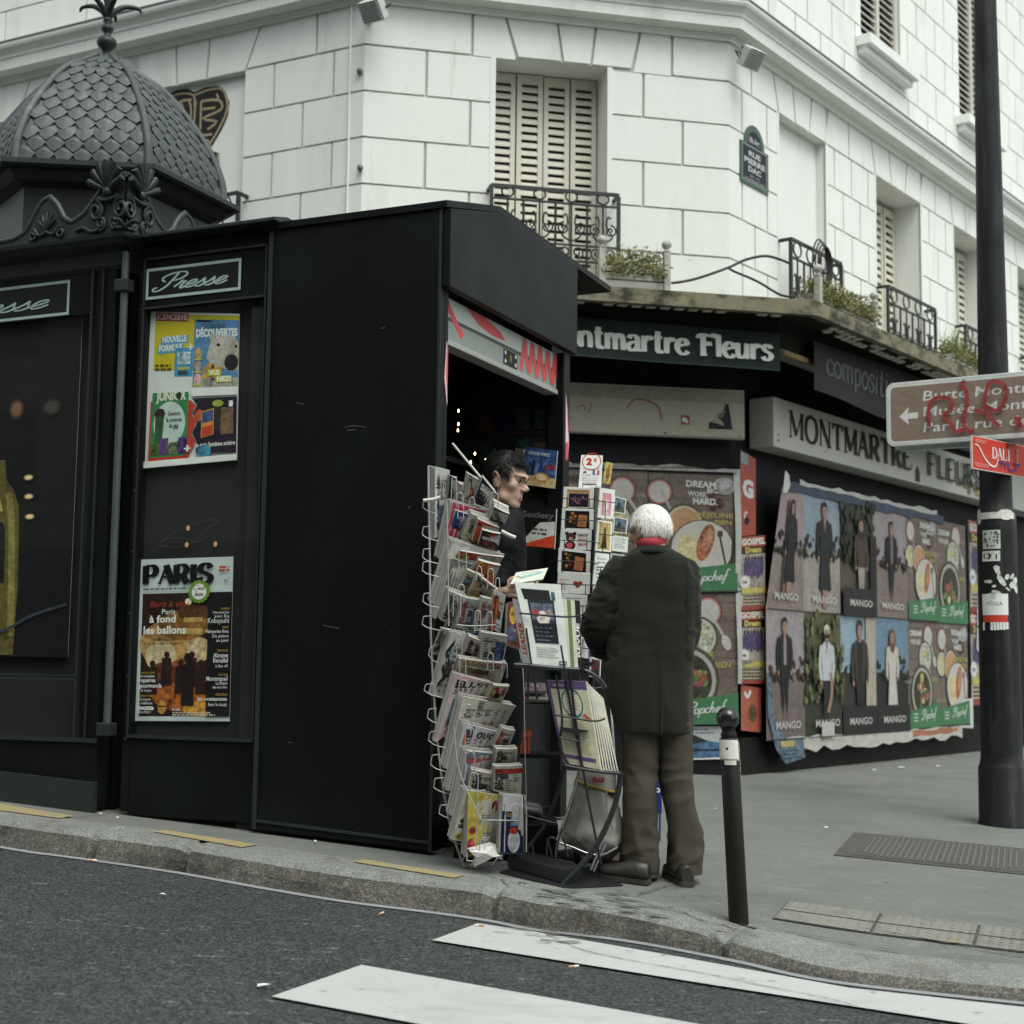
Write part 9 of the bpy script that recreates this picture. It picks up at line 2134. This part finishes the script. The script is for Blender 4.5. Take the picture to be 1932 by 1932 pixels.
coat = mesh_part(ct_, 'coat', M['wool'], man, None, fold_coat)
mb = MB()      # turned down collar, back vent, shoulder seam
mb.loft([[c_(405 + a * math.cos(t), y + 6 * math.sin(t) * 0,.035 - b * math.sin(t)) for t in [2 * math.pi * k / 28 for k in range(28)]] for y, a, b in ((478,60,.090),(481,66,.100),(494,76,.110),(506,95,.120),(509,90,.108))], caps=False)
mb.build('collar', M['wool'], coat)
def coat_y(x, y): return YM + .05 - .156 - .013
mb = MB(); mb.tube([at(*C_(445,975), coat_y(0,0) - .004), at(*C_(443,1100), coat_y(0,0) - .004), at(*C_(440,1243), coat_y(0,0) - .004)], .0035,6); mb.build('vent', M['dark'], coat)
mb = MB(); mb.loft([[c_(400 + a * math.cos(t), y - 5 * math.cos(t),.045 - b * math.sin(t)) for t in [2 * math.pi * k / 24 for k in range(24)]] for y, a, b in ((446,54,.088),(451,62,.100),(468,64,.104),(486,56,.092))]); mb.build('scarf', M['red_scarf'], man)
mb = MB()
def leg(rows):
 mb.loft([row(mb, *r) for r in rows])
leg([(1190,262,425,.13,.05),(1290,282,428,.115,.045),(1400,288,420,.10,.04),(1500,286,418,.095,.02),(1620,284,422,.09,.02),(1720,280,426,.088,.03),(1800,277,427,.085,.03)])
leg([(1190,415,562,.13,.05),(1290,428,566,.115,.045),(1400,436,560,.10,.04),(1500,446,572,.095,.03),(1620,460,600,.09,.03),(1720,468,604,.088,.03),(1790,472,600,.085,.03)])
def fold_tr(p):
 t = (p.z - om.z) / .9; r = 1 - 2 * abs(NZ(p, 8,8,3)); k = 1 - 2 * abs(NZ(p, 9,9,13))
 return .011 * r * .8 + .014 * k * math.exp(-((t - .14) / .13) ** 2) + .008 * k * math.exp(-((t - .52) / .12) ** 2) - .005
tr_ = mesh_part(remeshed(mb, .007,4), 'trousers', M['trouser'], man, None, fold_tr)
mb = MB()
for y0, y1, xl, xr in ((1768,1815,272,430),(1762,1805,468,605)):
 mb.loft([row(mb, y0, xl, xr, .092,.03), row(mb, y1, xl + 1, xr - 1,.092,.03)], caps=False)
mb.build('cuff', M['trouser'], tr_)
def shoe(heel, toe, wd, name='shoe'):
 d = (toe - heel); L = d.length; d.normalize(); s = Vector((d.y, -d.x, 0)); mb = MB(); rings = []
 for t, w_, hh in ((0,.62,.062),(.04,.85,.072),(.25,.9,.075),(.45,.92,.068),(.65,1.05,.052),(.82,1.0,.044),(.94,.75,.036),(1.0,.35,.026)):
  c = heel + d * L * t; g = pave_z(c.x, c.y); rings.append([Vector((c.x, c.y, g)) + s * wd * w_ * x + ZUP * (.026 + hh * z) for x, z in ((-1,0),(-1.02,.3),(-.85,.72),(-.45,.96),(0,1.04),(.45,.96),(.85,.72),(1.02,.3),(1,0))])
 mb.loft(rings); o = mb.build(name, M['shoe'], man); mb = MB(); rr = []
 for t, w_ in ((-.01,.66),(.04,.95),(.25,.98),(.45,.96),(.65,1.12),(.82,1.06),(.94,.82),(1.01,.38)):
  c = heel + d * L * t; g = pave_z(c.x, c.y); rr.append([Vector((c.x, c.y, g)) + s * wd * w_ * x + ZUP * z for x, z in ((-1,.004),(-1,.026),(1,.026),(1,.004))])
 mb.loft(rr, smooth=False); mb.build('sole', M['sole'], o)
h1 = pave_pt(*C_(412,1862)); shoe(h1 + Vector((-.02,.03,0)), h1 + Vector((-.235,.12,0)),.042)
h2 = pave_pt(*C_(548,1868)); shoe(h2 + Vector((0,.02,0)), h2 + Vector((-.06,.29,0)),.042)
# ---- vendor, leaning out beside the rack
YV = 7.28
v_ = lambda x, y, dy=0.0: at(*A_(x, y), YV + dy)
vb = v_(900,2600); vg = pave_z(v_(880,0).x, YV + .1)
ven = thing('person', 'dark haired young vendor in black padded jacket behind the newspaper rack', 'person', Vector((v_(880,0).x, YV + .08, vg + .17)))
kh = 1.13
HV = Head(v_(884,462),114,-13,2, kh)
mb = MB(); HV.add(mb)
def rowv(y, xl, xr, d, dy=0.05):
 a, b = v_(xl, y, dy), v_(xr, y, dy); ce = (a + b) / 2; h = (b - a) / 2; return oval(ce, h.length, d, 28)
mb.loft([rowv(y, xl, xr, d) for y, xl, xr, d in ((740,850,990,.09),(820,800,1010,.17),(1000,790,1030,.17),(1250,790,1030,.15),(1500,790,1030,.16),(1650,800,1020,.16))])
zf = vg + .17
hipz = v_(900,1650).z
for dy in (-.03,.15):
 hx = v_(905,1600, dy); limb(mb, [(Vector((hx.x, YV + dy, hipz)),.09),(Vector((hx.x + .01, YV + dy, (hipz + zf) / 2 + .05)),.065),(Vector((hx.x - .02, YV + dy, zf + .09)),.042),(Vector((hx.x + .10, YV + dy, zf + .04)),.035)])
wr_ = v_(835,1392,-.20)
limb(mb, [(v_(905,850,-.10),.055),(v_(830,1160,-.14),.045),(wr_, .030)])
limb(mb, [(v_(905,850,.20),.055),(v_(900,1160,.26),.045),(v_(1010,1300,.10),.030)])
hand(mb, wr_ + Vector((.012,0,0)), Vector((1,-.12,-.05)), Vector((.1,-1,-.25)),1.0,.38,-1)
hand(mb, v_(1020,1306,.08), Vector((.2,-1,.05)), Vector((0,0,1)),1.0,.6,-1)
mesh_part(remeshed(mb, .0046,2), 'body', M['skin'], ven)
HV.hair(lambda x, y, z: min(1, max(0, max((z - .060 - .18 * max(0, y - .02) - (.0 if abs(x) < .05 else .006)) / .02,(min(z + .045,.028 - y) / .02 if abs(x) < .060 or y < -.028 else (z - .018) / .02 if y < .042 else -1)))),.0115, M['hair_dark'], ven, 2400,.040,9,.003,.0009)
HV.eyes(ven, M['eye_w'], M['iris']); HV.brows(M['hair_dark'], ven); mb = MB()
for z, y, r_ in ((-.0565,.0935,.0034),(-.0665,.0925,.0042)): mb.tube(cat_rom([HV.w((-.022, y - .013,-.0605)), HV.w((-.009, y - .001, z + .001)), HV.w((0, y, z)), HV.w((.009, y - .001, z + .001)), HV.w((.022, y - .013,-.0605))], 4), [HV.k * r_ * (.15 + .85 * math.sin(math.pi * i / 16) ** .7) for i in range(17)], 8)
mb.build('lips', mat('lip_skin', (.34,.15,.125), rough=.45), ven)
mb = MB(); r = random.Random(3)      # stubble shadow is left out; fringe strands over the forehead
for i in range(90):
 x = r.uniform(-.055,.055); b = Vector((x, .080 - 6 * x * x, .090)); t = b + Vector((r.uniform(-.012,.012),.014,-.018 - r.uniform(0,.014))); s = Vector((.0016,0,0))
 mb.add([HV.w(b - s), HV.w(b + s), HV.w((b + t) / 2 + Vector((0,.006,.004)) + s), HV.w((b + t) / 2 + Vector((0,.006,.004)) - s), HV.w(t)], [(0,1,2,3),(3,2,4)])
mb.build('fringe', M['hair_dark'], ven)
mb = MB(); rings = []
prof_v = [(672,905,1002,.075),(690,890,1012,.088),(715,868,1020,.10),(745,838,1030,.13),(790,806,1040,.18),(850,792,1046,.20),(960,786,1056,.205),(1080,784,1064,.20),(1200,784,1060,.195),(1320,784,1046,.19),(1480,786,1036,.185),(1600,790,1036,.18)]
for i in range(len(prof_v) - 1):
 a, b = prof_v[i], prof_v[i + 1]; ns = 6 if a[0] >= 745 else 2
 for k in range(ns):
  t = k / ns; y, xl, xr, d = [p + (q - p) * t for p, q in zip(a, b)]
  qz = 6 * abs(math.sin((y - 745) / 62 * math.pi)) if y > 745 else 0
  rings.append(rowv(y, xl - qz, xr + qz, d + qz * .0008))
mb.loft(rings)
for sgn, pts in ((-1, [(v_(915,830,-.10),.075),(v_(880,980,-.15),.078),(v_(830,1160,-.15),.070),(v_(812,1290,-.165),.062),(wr_, .050)]),(1, [(v_(915,830,.2),.075),(v_(900,1000,.26),.075),(v_(905,1160,.26),.066),(v_(960,1250,.18),.056),(v_(1005,1296,.11),.048)])):
 q = []
 for i in range(len(pts) - 1):
  for k in range(4): t = k / 4; q.append((pts[i][0].lerp(pts[i + 1][0], t), pts[i][1] + (pts[i + 1][1] - pts[i][1]) * t + .004 * (k % 2)))
 q.append(pts[-1]); mb.tube([p for p, r_ in q], [r_ for p, r_ in q], 16); mb.ball(*[pts[0][0]], .078,.078,.078)
mesh_part(remeshed(mb, .0085,2), 'jacket', M['jacket'], ven, ((.06,.010),))
mb = MB()
for dy in (-.03,.15):
 hx = v_(905,1600, dy); mb.loft([oval(Vector((hx.x + o_, YV + dy, z)),.10 * k_, .10 * k_, 18) for z, k_, o_ in ((hipz + .05,1.05,0),(hipz - .1,1,0),((hipz + zf) / 2,.75,.01),(zf + .06,.62,-.02))])
mesh_part(remeshed(mb, .010,3), 'trousers', M['jacket'], ven)
mb = MB()
for dy in (-.03,.15):
 hx = v_(905,1600, dy); limb(mb, [(Vector((hx.x - .04, YV + dy, zf + .046)),.045),(Vector((hx.x + .08, YV + dy, zf + .042)),.042),(Vector((hx.x + .15, YV + dy, zf + .036)),.034)])
mesh_part(remeshed(mb, .008,3), 'shoes', M['shoe'], ven)
slab([A_(975,1243), A_(1248,1203), A_(1205,1300), A_(925,1342)], (YV - .20, YV - .13, YV - .19, YV - .26),.012, lambda P, w, h: (P.rect(0,0, w, h, G(196,204,190),.06), P.poly([(w * .2, h * .3),(w * .85, h * .55),(w * .9, h * .75),(w * .3, h * .6)], G(120,166,156),.2), P.lines(w * .2, h * .85, w * .6,2, h * .1, h * .03, G(120,126,120))), 'magazine', 'folded pale green magazine held in the vendor\'s hand', 'magazine', w=1.2, h=.5)
mb = MB(); sx0 = v_(880,0).x; fst = Fr(Vector((sx0 - .22, YV - .16,0)), Vector((1,0,0)), ZUP, Vector((0,1,0)))
mb.box(fst, 0,.5, vg + .005, vg + .165,0,.42); mb.build('step', M['kiosk'], kiosk, bevel=.005)
# ------------------------------------------------------------------ houses across the street, unseen behind the camera, added for shade and reflections
M['far_wall'] = mat('opposite_render', (.34,.335,.31), rough=.9, layers=((.5,.15,4),))
M['far_glass'] = mat('opposite_window', (.03,.032,.035), rough=.15)
FO = Fr(K(0,-17,0), EU, ZUP, EW)
for i, (a0, a1, hh, lb_) in enumerate(((-26,-9,14, 'grey rendered apartment building across the street, the nearest the corner'),(-8.9,8,15.5, 'grey rendered apartment building straight across the street'),(8.1,26,14.5, 'grey rendered apartment building across the street, farthest uphill'))):
 t = thing('unseen_building', lb_, 'building', FO((a0 + a1) / 2,0,0), 'houses across the street')
 mb = MB(); mb.box(FO, a0, a1,-2, hh, -8,0); mb.build('wall', M['far_wall'], t)
 n = 6
 for k in range(n):
  for j in range(4):
   x = a0 + (a1 - a0) * (k + .5) / n; z = 4.2 + 3 * j
   mb = MB(); mb.box(FO, x - .55, x + .55, z, z + 1.9,.002,.03); mb.build('window', M['far_glass'], t)
 mb = MB(); mb.box(FO, a0 + .3, a1 - .3,.2,3.2,.002,.05); mb.build('shopfront', M['far_glass'], t)
